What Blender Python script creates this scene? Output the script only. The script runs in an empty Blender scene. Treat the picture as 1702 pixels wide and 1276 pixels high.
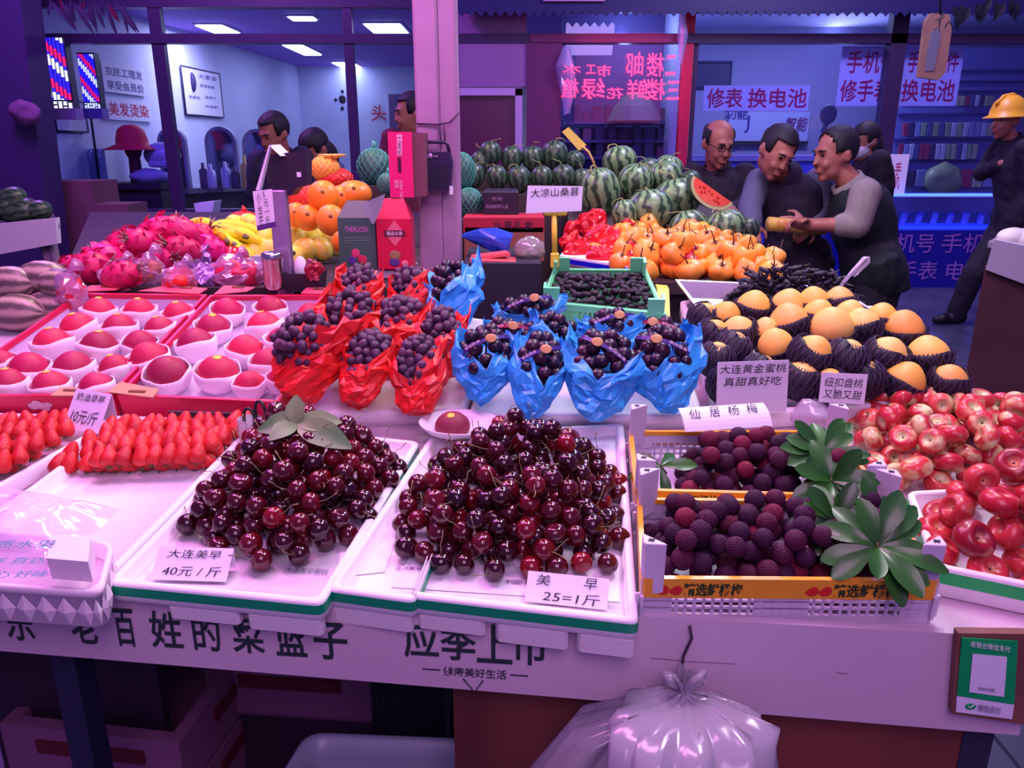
import bpy, bmesh, math, random
import numpy as np
from mathutils import Vector, Matrix, noise, Euler
R = math.radians
random.seed(7)
SC = bpy.context.scene
COL = SC.collection
V3 = Vector

# ------------------------------------------------------------ camera
CAM_H, PITCH, FPX = 1.4, R(17), 1280.0
cam_d = bpy.data.cameras.new('camera'); cam_d.sensor_width = 36; cam_d.lens = FPX / 1702 * 36
cam_d.clip_start = .02; cam_d.clip_end = 100
cam = bpy.data.objects.new('camera', cam_d); COL.objects.link(cam)
cam.location = (0, 0, CAM_H); cam.rotation_euler = (R(90) - PITCH, 0, 0)
SC.camera = cam
SC.view_settings.view_transform = 'Standard'; SC.view_settings.look = 'None'
SC.view_settings.exposure = 0.0; SC.view_settings.gamma = 1
SC.cycles.use_denoising = True
SC.cycles.max_bounces = 6; SC.cycles.transparent_max_bounces = 12
SC.cycles.sample_clamp_indirect = 4

# ------------------------------------------------------------ world and lights
W = bpy.data.worlds.new('world'); SC.world = W; W.use_nodes = True
W.node_tree.nodes['Background'].inputs[0].default_value = (.27, .14, .62, 1)
W.node_tree.nodes['Background'].inputs[1].default_value = .54

def area(name, loc, target, size, power, color, size_y=None, spread=None):
    l = bpy.data.lights.new(name, 'AREA'); l.energy = power; l.color = color; l.size = size
    if size_y: l.shape = 'RECTANGLE'; l.size_y = size_y
    if spread: l.spread = R(spread)
    o = bpy.data.objects.new(name, l); COL.objects.link(o); o.location = loc
    d = V3(target) - V3(loc); o.rotation_euler = d.to_track_quat('-Z', 'Y').to_euler()
    return o
# pink grow-lamps over the left and middle of the counter, a whiter lamp over its right end
area('pink_stall_lamp', (-.95, 1.55, 2.5), (-.75, 1.45, .9), .35, 22, (1, .25, .80), .9)
area('rose_stall_lamp', (-.15, 1.25, 2.5), (-.1, 1.2, .9), .25, 11, (1, .39, .90), .7)
area('white_stall_lamp', (.62, 1.35, 2.4), (.62, 1.25, .9), .3, 15, (.96, .84, .97), .6)
area('melon_stall_lamp', (.75, 2.9, 2.75), (.75, 2.7, 1.1), .35, 26, (.82, .84, 1), .5)
area('fruit_stall_lamp', (-.75, 2.6, 2.75), (-.75, 2.4, 1.1), .4, 21, (1, .84, .58), .7)
# coloured hall lighting: violet to the left, blue to the right
area('violet_hall_lamp', (-3.2, 5.2, 4.4), (-2.6, 6.8, .8), 1.3, 210, (.52, .16, 1))
area('blue_hall_lamp', (2.6, 5.4, 4.4), (2.2, 6.6, .6), 1.3, 85, (.36, .32, 1))
area('aisle_hall_lamp', (1.3, 2.4, 3.2), (1.2, 4.2, 1.2), .8, 24, (.72, .46, 1))
area('sign_fill_light', (2.9, 5.8, 4.2), (2.9, 8.3, 1.9), .7, 62, (1, .74, .98))  # unseen light added to brighten the phone shop signs
area('front_fill_light', (.2, -.7, 2.5), (.0, .9, .75), 1.2, 27, (.88, .45, .86))  # unseen fill light added behind the camera to lift the apron

# ------------------------------------------------------------ pixel rays onto real planes
CAMP = V3((0, 0, CAM_H))
def ray(px, py):
    a = (px - 851) / FPX; b = -(py - 638) / FPX
    return V3((a, math.cos(PITCH) + b * math.sin(PITCH), -math.sin(PITCH) + b * math.cos(PITCH)))
def hit(px, py, p0, n):
    d = ray(px, py); return CAMP + d * ((V3(p0) - CAMP).dot(n) / d.dot(n))
def atY(px, py, Y): return hit(px, py, (0, Y, 0), V3((0, 1, 0)))
def atZ(px, py, z): return hit(px, py, (0, 0, z), V3((0, 0, 1)))
class Fr:
    def __init__(s, o, ex, ey, ez): s.o, s.ex, s.ey, s.ez = V3(o), V3(ex).normalized(), V3(ey).normalized(), V3(ez).normalized()
    def P(s, u, v, w=0): return s.o + s.ex * u + s.ey * v + s.ez * w
    def px(s, px, py, w=0): return hit(px, py, s.o + s.ez * w, s.ez)
    def loc(s, p): d = p - s.o; return V3((d.dot(s.ex), d.dot(s.ey), d.dot(s.ez)))
    def uv(s, px, py, w=0): l = s.loc(s.px(px, py, w)); return (l.x, l.y)
    def rot(s): return Matrix((s.ex, s.ey, s.ez)).transposed()
    def mpp(s, px, py, w=0):
        p = s.px(px, py, w) - CAMP
        return (p.y * math.cos(PITCH) - p.z * math.sin(PITCH)) / FPX
YAW = R(5.5)
U = V3((math.cos(YAW), -math.sin(YAW), 0)); Vd = V3((math.sin(YAW), math.cos(YAW), 0)); Z = V3((0, 0, 1))
def tilted(o, deg):
    t = R(deg); ey = Vd * math.cos(t) + Z * math.sin(t); ez = Z * math.cos(t) - Vd * math.sin(t)
    return Fr(o, U, ey, ez)
APZ = .845
A0 = atZ(1300, 1037, APZ)                       # top edge of the apron
FAP = Fr(A0, U, Z, -Vd)                          # apron plane (ey up, ez towards the viewer)
FA = tilted(hit(851, 1007, A0 - Vd * .02, Vd), 5)        # rim plane of the front trays
FB = tilted(FA.px(300, 692) + Z * .035, 16.6)            # rim plane of the second row
ZC = 1.07
FC = Fr((0, 1.9, ZC), U, Vd, Z)                          # flat platform further back
FLR = Fr((0, 0, 0), (1, 0, 0), (0, 1, 0), (0, 0, 1))

# ------------------------------------------------------------ materials
def srgb(c):
    return tuple((x / 255 / 12.92 if x / 255 <= .04045 else ((x / 255 + .055) / 1.055) ** 2.4) for x in c) + (1,)
MATS = {}
def M(name, col=(128, 128, 128), rough=.5, metal=0, col2=None, ns=8, nd=2, lo=.35, hi=.65, rnd=None, bump=0, bs=40, emit=None,
      es=0, coat=0, alpha=1, sss=0, spec=.5, coord='Object', stretch=None, trans=0):
    if name in MATS: return MATS[name]
    m = bpy.data.materials.new(name); m.use_nodes = True; MATS[name] = m
    nt = m.node_tree; N = nt.nodes; L = nt.links; b = N['Principled BSDF']
    b.inputs['Base Color'].default_value = srgb(col); b.inputs['Roughness'].default_value = rough
    b.inputs['Metallic'].default_value = metal; b.inputs['Alpha'].default_value = alpha
    b.inputs['Coat Weight'].default_value = coat; b.inputs['Coat Roughness'].default_value = .08
    b.inputs['Specular IOR Level'].default_value = spec
    b.inputs['Transmission Weight'].default_value = trans
    if sss: b.inputs['Subsurface Weight'].default_value = sss; b.inputs['Subsurface Radius'].default_value = (.01, .005, .004)
    if emit: b.inputs['Emission Color'].default_value = srgb(emit); b.inputs['Emission Strength'].default_value = es
    src = None
    tc = N.new('ShaderNodeTexCoord')
    def vec():
        if stretch:
            mp = N.new('ShaderNodeMapping'); mp.inputs['Scale'].default_value = stretch
            L.new(tc.outputs[coord], mp.inputs['Vector']); return mp.outputs[0]
        return tc.outputs[coord]
    if rnd:
        oi = N.new('ShaderNodeObjectInfo'); rp = N.new('ShaderNodeValToRGB'); cr = rp.color_ramp
        while len(cr.elements) < len(rnd): cr.elements.new(.5)
        for i, c in enumerate(rnd): cr.elements[i].position = i / max(1, len(rnd) - 1); cr.elements[i].color = srgb(c)
        L.new(oi.outputs['Random'], rp.inputs[0]); src = rp.outputs[0]
    if col2:
        nz = N.new('ShaderNodeTexNoise'); nz.inputs['Scale'].default_value = ns; nz.inputs['Detail'].default_value = nd
        nz.noise_dimensions = '4D'
        oi2 = N.new('ShaderNodeObjectInfo'); mu = N.new('ShaderNodeMath'); mu.operation = 'MULTIPLY'; mu.inputs[1].default_value = 37
        L.new(oi2.outputs['Random'], mu.inputs[0]); L.new(mu.outputs[0], nz.inputs['W'])
        L.new(vec(), nz.inputs['Vector'])
        mr = N.new('ShaderNodeMapRange'); mr.inputs[1].default_value = lo; mr.inputs[2].default_value = hi
        L.new(nz.outputs[0], mr.inputs[0])
        mx = N.new('ShaderNodeMix'); mx.data_type = 'RGBA'
        L.new(mr.outputs[0], mx.inputs[0])
        if src: L.new(src, mx.inputs[6])
        else: mx.inputs[6].default_value = srgb(col)
        mx.inputs[7].default_value = srgb(col2); src = mx.outputs[2]
    if src: L.new(src, b.inputs['Base Color'])
    if bump:
        nz = N.new('ShaderNodeTexNoise'); nz.inputs['Scale'].default_value = bs; nz.inputs['Detail'].default_value = 3
        L.new(vec(), nz.inputs['Vector'])
        bp = N.new('ShaderNodeBump'); bp.inputs['Strength'].default_value = bump; bp.inputs['Distance'].default_value = .01
        L.new(nz.outputs[0], bp.inputs['Height']); L.new(bp.outputs[0], b.inputs['Normal'])
    return m
def emis(name, col, s):
    if name in MATS: return MATS[name]
    m = bpy.data.materials.new(name); m.use_nodes = True; MATS[name] = m
    b = m.node_tree.nodes['Principled BSDF']; b.inputs['Base Color'].default_value = srgb(col)
    b.inputs['Emission Color'].default_value = srgb(col); b.inputs['Emission Strength'].default_value = s
    return m
def film(name, tint=(255, 255, 255), gloss=.12, rough=.05, body=0, bodycol=(255, 255, 255)):
    """thin clear sheet: see-through with a share of mirror gloss and of milky body"""
    if name in MATS: return MATS[name]
    m = bpy.data.materials.new(name); m.use_nodes = True; MATS[name] = m
    nt = m.node_tree; N = nt.nodes; L = nt.links; N.remove(N['Principled BSDF'])
    tr = N.new('ShaderNodeBsdfTransparent'); tr.inputs[0].default_value = srgb(tint)
    gl = N.new('ShaderNodeBsdfGlossy'); gl.inputs[1].default_value = rough
    mx = N.new('ShaderNodeMixShader'); mx.inputs[0].default_value = gloss
    L.new(tr.outputs[0], mx.inputs[1]); L.new(gl.outputs[0], mx.inputs[2]); out = mx.outputs[0]
    if body:
        df = N.new('ShaderNodeBsdfDiffuse'); df.inputs[0].default_value = srgb(bodycol)
        m2 = N.new('ShaderNodeMixShader'); m2.inputs[0].default_value = body
        L.new(out, m2.inputs[1]); L.new(df.outputs[0], m2.inputs[2]); out = m2.outputs[0]
    L.new(out, N['Material Output'].inputs[0]); return m

# ------------------------------------------------------------ mesh builder
class MB:
    def __init__(s): s.v, s.f, s.sm = [], [], []
    def add(s, vs, fs, smooth=True):
        b = len(s.v); s.v += [V3(p) for p in vs]; s.f += [tuple(i + b for i in f) for f in fs]; s.sm += [smooth] * len(fs); return s
    def box(s, c, size, rot=None):
        x, y, z = [k / 2 for k in size]; c = V3(c)
        ps = [V3(p) for p in ((-x, -y, -z), (x, -y, -z), (x, y, -z), (-x, y, -z), (-x, -y, z), (x, -y, z), (x, y, z), (-x, y, z))]
        if rot is not None: ps = [rot @ p for p in ps]
        return s.add([p + c for p in ps], [(0, 3, 2, 1), (4, 5, 6, 7), (0, 1, 5, 4), (1, 2, 6, 5), (2, 3, 7, 6), (3, 0, 4, 7)], False)
    def bbox(s, c, size, rot=None, bev=.003):       # box with chamfered edges
        x, y, z = [k / 2 for k in size]; b = min(bev, x * .9, y * .9, z * .9); loops = []
        for zz, i in ((-z, b), (-z + b, 0), (z - b, 0), (z, b)):
            xx, yy = x - i, y - i
            lp = [(-xx + b, -yy), (xx - b, -yy), (xx, -yy + b), (xx, yy - b), (xx - b, yy), (-xx + b, yy), (-xx, yy - b), (-xx, -yy + b)]
            loops.append([V3((p[0], p[1], zz)) for p in lp])
        if rot is not None: loops = [[rot @ p for p in l] for l in loops]
        return s.loft([[p + V3(c) for p in l] for l in loops], smooth=False)
    def loft(s, loops, cap0=True, cap1=True, smooth=True, closed=True):
        n = len(loops[0]); vs = [p for l in loops for p in l]; fs = []
        for k in range(len(loops) - 1):
            for i in range(n if closed else n - 1):
                j = (i + 1) % n; fs.append((k * n + i, k * n + j, (k + 1) * n + j, (k + 1) * n + i))
        if cap0: fs.append(tuple(range(n - 1, -1, -1)))
        if cap1: fs.append(tuple((len(loops) - 1) * n + i for i in range(n)))
        return s.add(vs, fs, smooth)
    def rev(s, prof, n=16, mat=None, smooth=True):  # prof (r, z) bottom to top; r=0 ends become poles
        vs, fs, rows = [], [], []
        for r, z in prof:
            if r < 1e-6: rows.append([len(vs)]); vs.append(V3((0, 0, z)))
            else:
                rows.append(list(range(len(vs), len(vs) + n)))
                vs += [V3((r * math.cos(2 * math.pi * i / n), r * math.sin(2 * math.pi * i / n), z)) for i in range(n)]
        for a, b in zip(rows, rows[1:]):
            for i in range(n):
                j = (i + 1) % n
                if len(a) == 1 and len(b) == 1: continue
                if len(a) == 1: fs.append((a[0], b[j], b[i]))
                elif len(b) == 1: fs.append((a[i], a[j], b[0]))
                else: fs.append((a[i], a[j], b[j], b[i]))
        if mat is not None: vs = [mat @ p for p in vs]
        return s.add(vs, fs, smooth)
    def ell(s, c, r, rot=None, n=16, m=10):
        prof = [(max(0, math.sin(math.pi * k / m)) if 0 < k < m else 0, -math.cos(math.pi * k / m)) for k in range(m + 1)]
        b = MB().rev(prof, n); rr = r if hasattr(r, '__len__') else (r, r, r)
        vs = [V3((p.x * rr[0], p.y * rr[1], p.z * rr[2])) for p in b.v]
        if rot is not None: vs = [rot @ p for p in vs]
        return s.add([p + V3(c) for p in vs], b.f)
    def tube(s, pts, rads, n=8, cap=True, smooth=True):
        pts = [V3(p) for p in pts]
        if not hasattr(rads, '__len__'): rads = [rads] * len(pts)
        loops = []; nrm = None
        for i, p in enumerate(pts):
            t = (pts[min(i + 1, len(pts) - 1)] - pts[max(i - 1, 0)]).normalized()
            if nrm is None:
                a = Z if abs(t.z) < .9 else V3((1, 0, 0)); nrm = t.cross(a).normalized()
            else: nrm = (nrm - t * nrm.dot(t)).normalized()
            bi = t.cross(nrm)
            loops.append([p + (nrm * math.cos(2 * math.pi * k / n) + bi * math.sin(2 * math.pi * k / n)) * rads[i] for k in range(n)])
        return s.loft(loops, cap, cap, smooth)
    def quad(s, a, b, c, d, t=0):                   # flat quad, with thickness t behind it
        a, b, c, d = map(V3, (a, b, c, d))
        if not t: return s.add([a, b, c, d], [(0, 1, 2, 3)], False)
        n = (b - a).cross(d - a).normalized() * -t
        return s.loft([[a + n, b + n, c + n, d + n], [a, b, c, d]], smooth=False)
    def poly(s, pts, off):                          # polygon extruded by vector off
        pts = [V3(p) for p in pts]; return s.loft([[p + V3(off) for p in pts], pts], smooth=False)
    def mesh(s, name, origin=(0, 0, 0)):
        o = V3(origin); me = bpy.data.meshes.new(name)
        me.from_pydata([tuple(p - o) for p in s.v], [], s.f)
        me.polygons.foreach_set('use_smooth', s.sm); me.update()
        bm = bmesh.new(); bm.from_mesh(me); bmesh.ops.recalc_face_normals(bm, faces=bm.faces); bm.to_mesh(me); bm.free()
        return me
    def base(s):
        a = np.array([tuple(p) for p in s.v]); return V3(((a[:, 0].min() + a[:, 0].max()) / 2, (a[:, 1].min() + a[:, 1].max()) / 2, a[:, 2].min()))

def set_props(o, label=None, cat=None, group=None, kind=None):
    if label: o['label'] = label
    if cat: o['category'] = cat
    if group: o['group'] = group
    if kind: o['kind'] = kind
    return o
def link(name, me, mat=None, parent=None, loc=None):
    o = bpy.data.objects.new(name, me); COL.objects.link(o)
    if mat is not None and me is not None and not me.materials: me.materials.append(mat)
    if parent is not None: o.parent = parent
    if loc is not None: o.location = loc
    return o
def thing(name, loc, label, cat, group=None):
    o = bpy.data.objects.new(name, None); COL.objects.link(o); o.location = loc; o.empty_display_size = .05
    return set_props(o, label, cat, group)
def worldloc(o):
    return o.location + (worldloc(o.parent) if o.parent else V3((0, 0, 0)))
def part(name, mb, mat, parent, label=None):        # mb in world coordinates, parent not rotated
    w = worldloc(parent); o = link(name, mb.mesh(name, w), mat, parent)
    if label: o['label'] = label
    return o
def solo(name, mb, mat, label, cat, group=None, kind=None):
    b = mb.base(); o = link(name, mb.mesh(name, b), mat, None, b); return set_props(o, label, cat, group, kind)
def struct(name, mb, mat):
    b = mb.base(); o = link(name, mb.mesh(name, b), mat, None, b); o['kind'] = 'structure'; return o
def spawn(kind, mtx, label, cat, group=None, name=None, mats=None):
    """kind: (name, [(part_name, mesh), ...]); the first mesh is the thing itself, the others its parts"""
    nm, parts = kind; root = link(name or nm, parts[0][1]); root.matrix_world = mtx
    set_props(root, label, cat, group)
    for pn, me in parts[1:]:
        c = link(pn, me, None, root)
    return root
def rotm(ax=0, ay=0, az=0): return Euler((ax, ay, az)).to_matrix()
def mtx(loc, rot=None, s=1):
    m = Matrix.Translation(V3(loc))
    if rot is not None: m = m @ rot.to_4x4()
    return m @ (Matrix.Diagonal((*s, 1)) if hasattr(s, '__len__') else Matrix.Scale(s, 4))
def crumple(me_v, amp, freq, seed=0):
    o = V3((seed * 3.1, seed * 1.7, seed * 5.3))
    return [p + noise.noise_vector(p * freq + o) * amp for p in me_v]

# writing --------------------------------------------------------------
def text_mb(body, ex, ey, center, w, h, bold=0.0, extrude=.0006, keep=False, shear=0, mirror=False):
    cu = bpy.data.curves.new('lettering', 'FONT'); cu.body = body; cu.size = 1; cu.offset = bold; cu.shear = shear; cu.resolution_u = 2
    ob = bpy.data.objects.new('lettering', cu); COL.objects.link(ob)
    dg = bpy.context.evaluated_depsgraph_get(); me = bpy.data.meshes.new_from_object(ob.evaluated_get(dg))
    bpy.data.objects.remove(ob)
    vs = np.array([v.co[:] for v in me.vertices]) if len(me.vertices) else np.zeros((1, 3))
    fs = [tuple(p.vertices) for p in me.polygons]; bpy.data.meshes.remove(me)
    lo, hi = vs.min(0), vs.max(0); mid = (lo + hi) / 2; sx, sy = w / max(1e-6, hi[0] - lo[0]), h / max(1e-6, hi[1] - lo[1])
    if keep: sx = sy = min(sx, sy)
    ex, ey = V3(ex).normalized(), V3(ey).normalized(); ez = ex.cross(ey); mi = -1 if mirror else 1
    out = MB(); out.add([V3(center) + ex * ((p[0] - mid[0]) * sx * mi) + ey * ((p[1] - mid[1]) * sy) + ez * extrude for p in vs], fs, False)
    return out
def roundquad(q, r, n=4):
    out = []; k = len(q)
    for i in range(k):
        p0, p, p1 = V3((*q[i - 1], 0)), V3((*q[i], 0)), V3((*q[(i + 1) % k], 0))
        a = p + (p0 - p).normalized() * r; b = p + (p1 - p).normalized() * r
        for j in range(n + 1):
            t = j / n; c = a * (1 - t) ** 2 + p * 2 * t * (1 - t) + b * t * t; out.append((c.x, c.y))
    return out
def inset(q, d):
    k = len(q); ds = d if hasattr(d, '__len__') else [d] * k; lines = []
    for i in range(k):
        a, b = V3((*q[i], 0)), V3((*q[(i + 1) % k], 0)); t = (b - a).normalized(); n = V3((-t.y, t.x, 0)); lines.append((a + n * ds[i], t))
    out = []
    for i in range(k):
        (a, t), (b, s) = lines[i - 1], lines[i]; den = t.x * s.y - t.y * s.x; d_ = b - a
        k_ = (d_.x * s.y - d_.y * s.x) / den; p = a + t * k_; out.append((p.x, p.y))
    return out
def inpoly(p, q):
    c = False; j = len(q) - 1
    for i in range(len(q)):
        if (q[i][1] > p[1]) != (q[j][1] > p[1]) and p[0] < (q[j][0] - q[i][0]) * (p[1] - q[i][1]) / (q[j][1] - q[i][1]) + q[i][0]: c = not c
        j = i
    return c
def edist(p, q):
    best = 9
    for i in range(len(q)):
        a, b = np.array(q[i - 1]), np.array(q[i]); d = b - a; t = np.clip(np.dot(np.array(p) - a, d) / np.dot(d, d), 0, 1)
        best = min(best, np.linalg.norm(np.array(p) - a - d * t))
    return best
def pile(poly, r, n, height, seed=1, K=5, pack=.93, w0=0, flat=1.0, avoid=None, power=1.0, edge=.13):
    """drop n balls of radius r inside poly (plane coords); they rest on one another under a mound of the given height"""
    rg = random.Random(seed); xs = [p[0] for p in poly]; ys = [p[1] for p in poly]; P = np.zeros((0, 3)); D = 2 * r * pack; tries = 0
    while len(P) < n and tries < n * 60:
        best = None
        for _ in range(K):
            tries += 1
            x, y = rg.uniform(min(xs), max(xs)), rg.uniform(min(ys), max(ys))
            if not inpoly((x, y), poly): continue
            e = edist((x, y), poly); cap = height * min(1, e / edge) ** power if height else 0
            w = r * flat
            if len(P):
                d2 = (P[:, 0] - x) ** 2 + (P[:, 1] - y) ** 2; k = d2 < D * D
                if k.any(): w = max(w, float((P[k, 2] + np.sqrt(D * D - d2[k]) * flat).max()))
            if w > r * flat + cap: continue
            if best is None or w < best[2]: best = (x, y, w)
        if best: P = np.vstack([P, best])
    return [(p[0], p[1], p[2] + w0) for p in P]
def rrot(rg, amt=math.pi): return Euler((rg.uniform(-amt, amt), rg.uniform(-amt, amt), rg.uniform(-math.pi, math.pi))).to_matrix()

def shown(pts, r):
    """indices of the balls (world centres) of which something can be seen from the counter front or a step to either side"""
    P = np.array([tuple(p) for p in pts]); keep = np.zeros(len(P), bool); n = 26
    k = np.arange(n) + .5; ph = np.arccos(1 - 2 * k / n); th = math.pi * (1 + 5 ** .5) * k
    S = np.stack([np.cos(th) * np.sin(ph), np.sin(th) * np.sin(ph), np.cos(ph)], 1)
    for cx in (-.35, 0, .35):
        C = np.array([cx, 0, CAM_H])
        for i in range(len(P)):
            if keep[i]: continue
            for q in P[i] + S * r:
                d = C - q
                if np.dot(q - P[i], d) <= 0: continue
                L = np.linalg.norm(d); d = d / L; w = P - q; t = w @ d; dist2 = (w ** 2).sum(1) - t ** 2
                bl = (t > 0) & (dist2 < (r * .97) ** 2); bl[i] = False
                if not bl.any(): keep[i] = True; break
    return [i for i in range(len(P)) if keep[i]]
# ============================================================ materials used on the stall
FOAM = M('white_foam', (236, 232, 238), .75, bump=.08, bs=220)
FOAMD = M('foam_underside', (225, 218, 222), .8, bump=.1, bs=200)
GREEN_TAPE = M('green_tape', (8, 158, 108), .3)
CARD = M('card_paper', (226, 224, 240), .8)
INK = M('black_ink', (26, 20, 34), .6)
BLACKP = M('black_plastic', (16, 14, 18), .35)
WOODP = M('red_brown_laminate', (124, 62, 54), .45, col2=(92, 42, 38), ns=6, stretch=(1, 1, .08), bump=.05)
WHITEB = M('white_board', (214, 196, 208), .45, col2=(204, 182, 198), ns=3)
STEEL = M('brushed_steel', (190, 190, 196), .25, 1)
CHAR = M('dark_lettering', (38, 54, 58), .5)

# ============================================================ structure: floor
FLOOR = M('grey_tile_floor', (92, 96, 112), .28, col2=(70, 74, 92), ns=1.2)
def tile_floor():
    nt = FLOOR.node_tree; N = nt.nodes; L = nt.links; b = N['Principled BSDF']; src = b.inputs['Base Color'].links[0].from_socket
    br = N.new('ShaderNodeTexBrick'); br.offset = 0; br.inputs['Scale'].default_value = 1.0
    br.inputs['Brick Width'].default_value = .6; br.inputs['Row Height'].default_value = .6; br.inputs['Mortar Size'].default_value = .006
    br.inputs['Mortar'].default_value = srgb((40, 40, 52)); tc = N.new('ShaderNodeTexCoord'); L.new(tc.outputs['Object'], br.inputs['Vector'])
    L.new(src, br.inputs['Color1']); L.new(src, br.inputs['Color2']); L.new(br.outputs[0], b.inputs['Base Color'])
tile_floor()
struct('floor', MB().box((0, 8, -.05), (24, 20, .1)), FLOOR)

# ============================================================ the counter
ctr = thing('market_counter', (0, 1.2, 0), 'long white fronted market counter carrying the fruit display', 'counter')
def slab(poly_uvw, t):                       # world points, thickness downwards
    return MB().poly(poly_uvw, (0, 0, -t))
uR = FB.uv(1600, 655)[0]; uL = -2.3
SLA, SLB = -.031, -.056
def jrow(u):                                   # line where the two tilted boards meet
    return FB.P(u, FB.loc(FA.px(300, 692) + Z * .035).y, SLB)
vB0 = FB.loc(FA.px(300, 692) + Z * .035).y
def sa(u, v): return FA.P(u, v, SLA)
va1 = FA.loc(jrow(0)).y
vend = FB.uv(1010, 500)[1]; vendR = FB.uv(1640, 652)[1]
fa_front = -.0
top = MB()
top.add([sa(uL, .03), sa(uR + .55, .03), sa(uR + .55, va1), sa(uL, va1)], [(0, 1, 2, 3)], False)
t2 = MB()
for a, b, ve in ((uL, FB.uv(800, 530)[0], FB.uv(300, 490)[1]), (FB.uv(800, 530)[0], FB.uv(905, 530)[0], FB.uv(800, 532)[1]), (FB.uv(905, 530)[0], uR, vend), (uR, uR + .55, vendR)):
    t2.poly([FB.P(a, vB0, SLB), FB.P(b, vB0, SLB), FB.P(b, ve, SLB), FB.P(a, ve, SLB)], (0, 0, -.02))
tm = MB().poly([sa(uL, .025), sa(uR + .55, .025), sa(uR + .55, va1 + .01), sa(uL, va1 + .01)], (0, 0, -.02))
part('top_board', tm, WHITEB, ctr); part('sloped_board', t2, WHITEB, ctr)
rs = MB().poly([sa(uL, va1), sa(uR + .55, va1), jrow(uR + .55), jrow(uL)], Vd * .01); part('step_board', rs, WHITEB, ctr)
ap_h = .118
def apx(px, py): return FAP.uv(px, py)
ap = MB().poly([FAP.P(*apx(-260, 1060)), FAP.P(*apx(1694, 1222)), FAP.P(apx(1694, 1222)[0], .0), FAP.P(apx(-260, 1000)[0], .0)], Vd * .012)
apron = part('apron', ap, WHITEB, ctr)
def aptext(body, x0, y0, x1, y1, bold=.01, **k):
    if len(body) == 1: y0 -= 9; x0 -= 2; x1 += 2
    (u0, v1), (u1, v0) = apx(x0, y0), apx(x1, y1)
    return text_mb(body, U, Z, FAP.P((u0 + u1) / 2, (v0 + v1) / 2, .0008), abs(u1 - u0), abs(v1 - v0), bold, **k)
for bd, x0, y0, x1, y1 in (('乐', 5, 1012, 60, 1065), ('老', 113, 1014, 165, 1070), ('百', 187, 1018, 228, 1074), ('姓', 247, 1022, 305, 1078), ('的', 318, 1026, 368, 1082),
                           ('菜', 384, 1030, 440, 1086), ('篮', 455, 1034, 510, 1091), ('子', 521, 1040, 578, 1097), ('应', 672, 1036, 728, 1094), ('季', 733, 1040, 790, 1098),
                           ('上', 794, 1044, 850, 1103), ('市', 854, 1046, 908, 1106)):
    part('lettering', aptext(bd, x0, y0, x1, y1, .016), CHAR, apron)
part('lettering', aptext('健康美好生活', 737, 1106, 842, 1128, .01), CHAR, apron)
rl = MB()
for x0, y0, x1, y1 in ((702, 1111, 732, 1112), (848, 1121, 878, 1122)):
    a, b = apx(x0, y0), apx(x1, y1); rl.box(FAP.P((a[0] + b[0]) / 2, (a[1] + b[1]) / 2, .001), (abs(b[0] - a[0]), .0012, .001), FAP.rot())
a, b, c = [FAP.P(*apx(*q), .001) for q in ((770, 1127), (789, 1149), (803, 1130))]
rl.tube([a, b, c], .0012, 4); part('printed_lines', rl, CHAR, apron)
for x0, y0, x1, y1 in ((1082, 1093, 1222, 1103), (1390, 1116, 1408, 1119)):
    sc = MB().tube([FAP.P(*apx(x0, y0), .0006), FAP.P(*apx((x0 + x1) / 2, (y0 + y1) / 2 + 1), .0006), FAP.P(*apx(x1, y1), .0004)], .0005, 4); part('scratch', sc, M('scratch_grey', (120, 96, 120), .7), apron)
# laminate front panels below the apron, set back a little
pl = MB()
def below(x0, x1, set_back, z0=0, z1=.72):
    u0, u1 = apx(x0, 1150)[0], apx(x1, 1150)[0]
    o = A0 + Vd * set_back; q = [o + U * u0, o + U * u1]
    return [V3((p.x, p.y, z)) for p, z in ((q[0], z0), (q[1], z0), (q[1], z1), (q[0], z1))]
part('front_panel', MB().poly(below(746, 1640, .03, 0, .735), Vd * .02), WOODP, ctr)
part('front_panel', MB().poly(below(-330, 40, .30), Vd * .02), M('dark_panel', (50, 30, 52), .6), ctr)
part('leg', MB().poly(below(48, 88, .05, 0, .75), Vd * .04), M('dark_blue_steel', (34, 36, 66), .45), ctr)
part('leg', MB().poly(below(1640, 1694, .028, 0, .735), Vd * .04), M('navy_post', (42, 44, 66), .5), ctr)
part('back_panel', MB().poly(below(-330, 760, .62, 0, .8), Vd * .02), M('dark_panel'), ctr)

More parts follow.
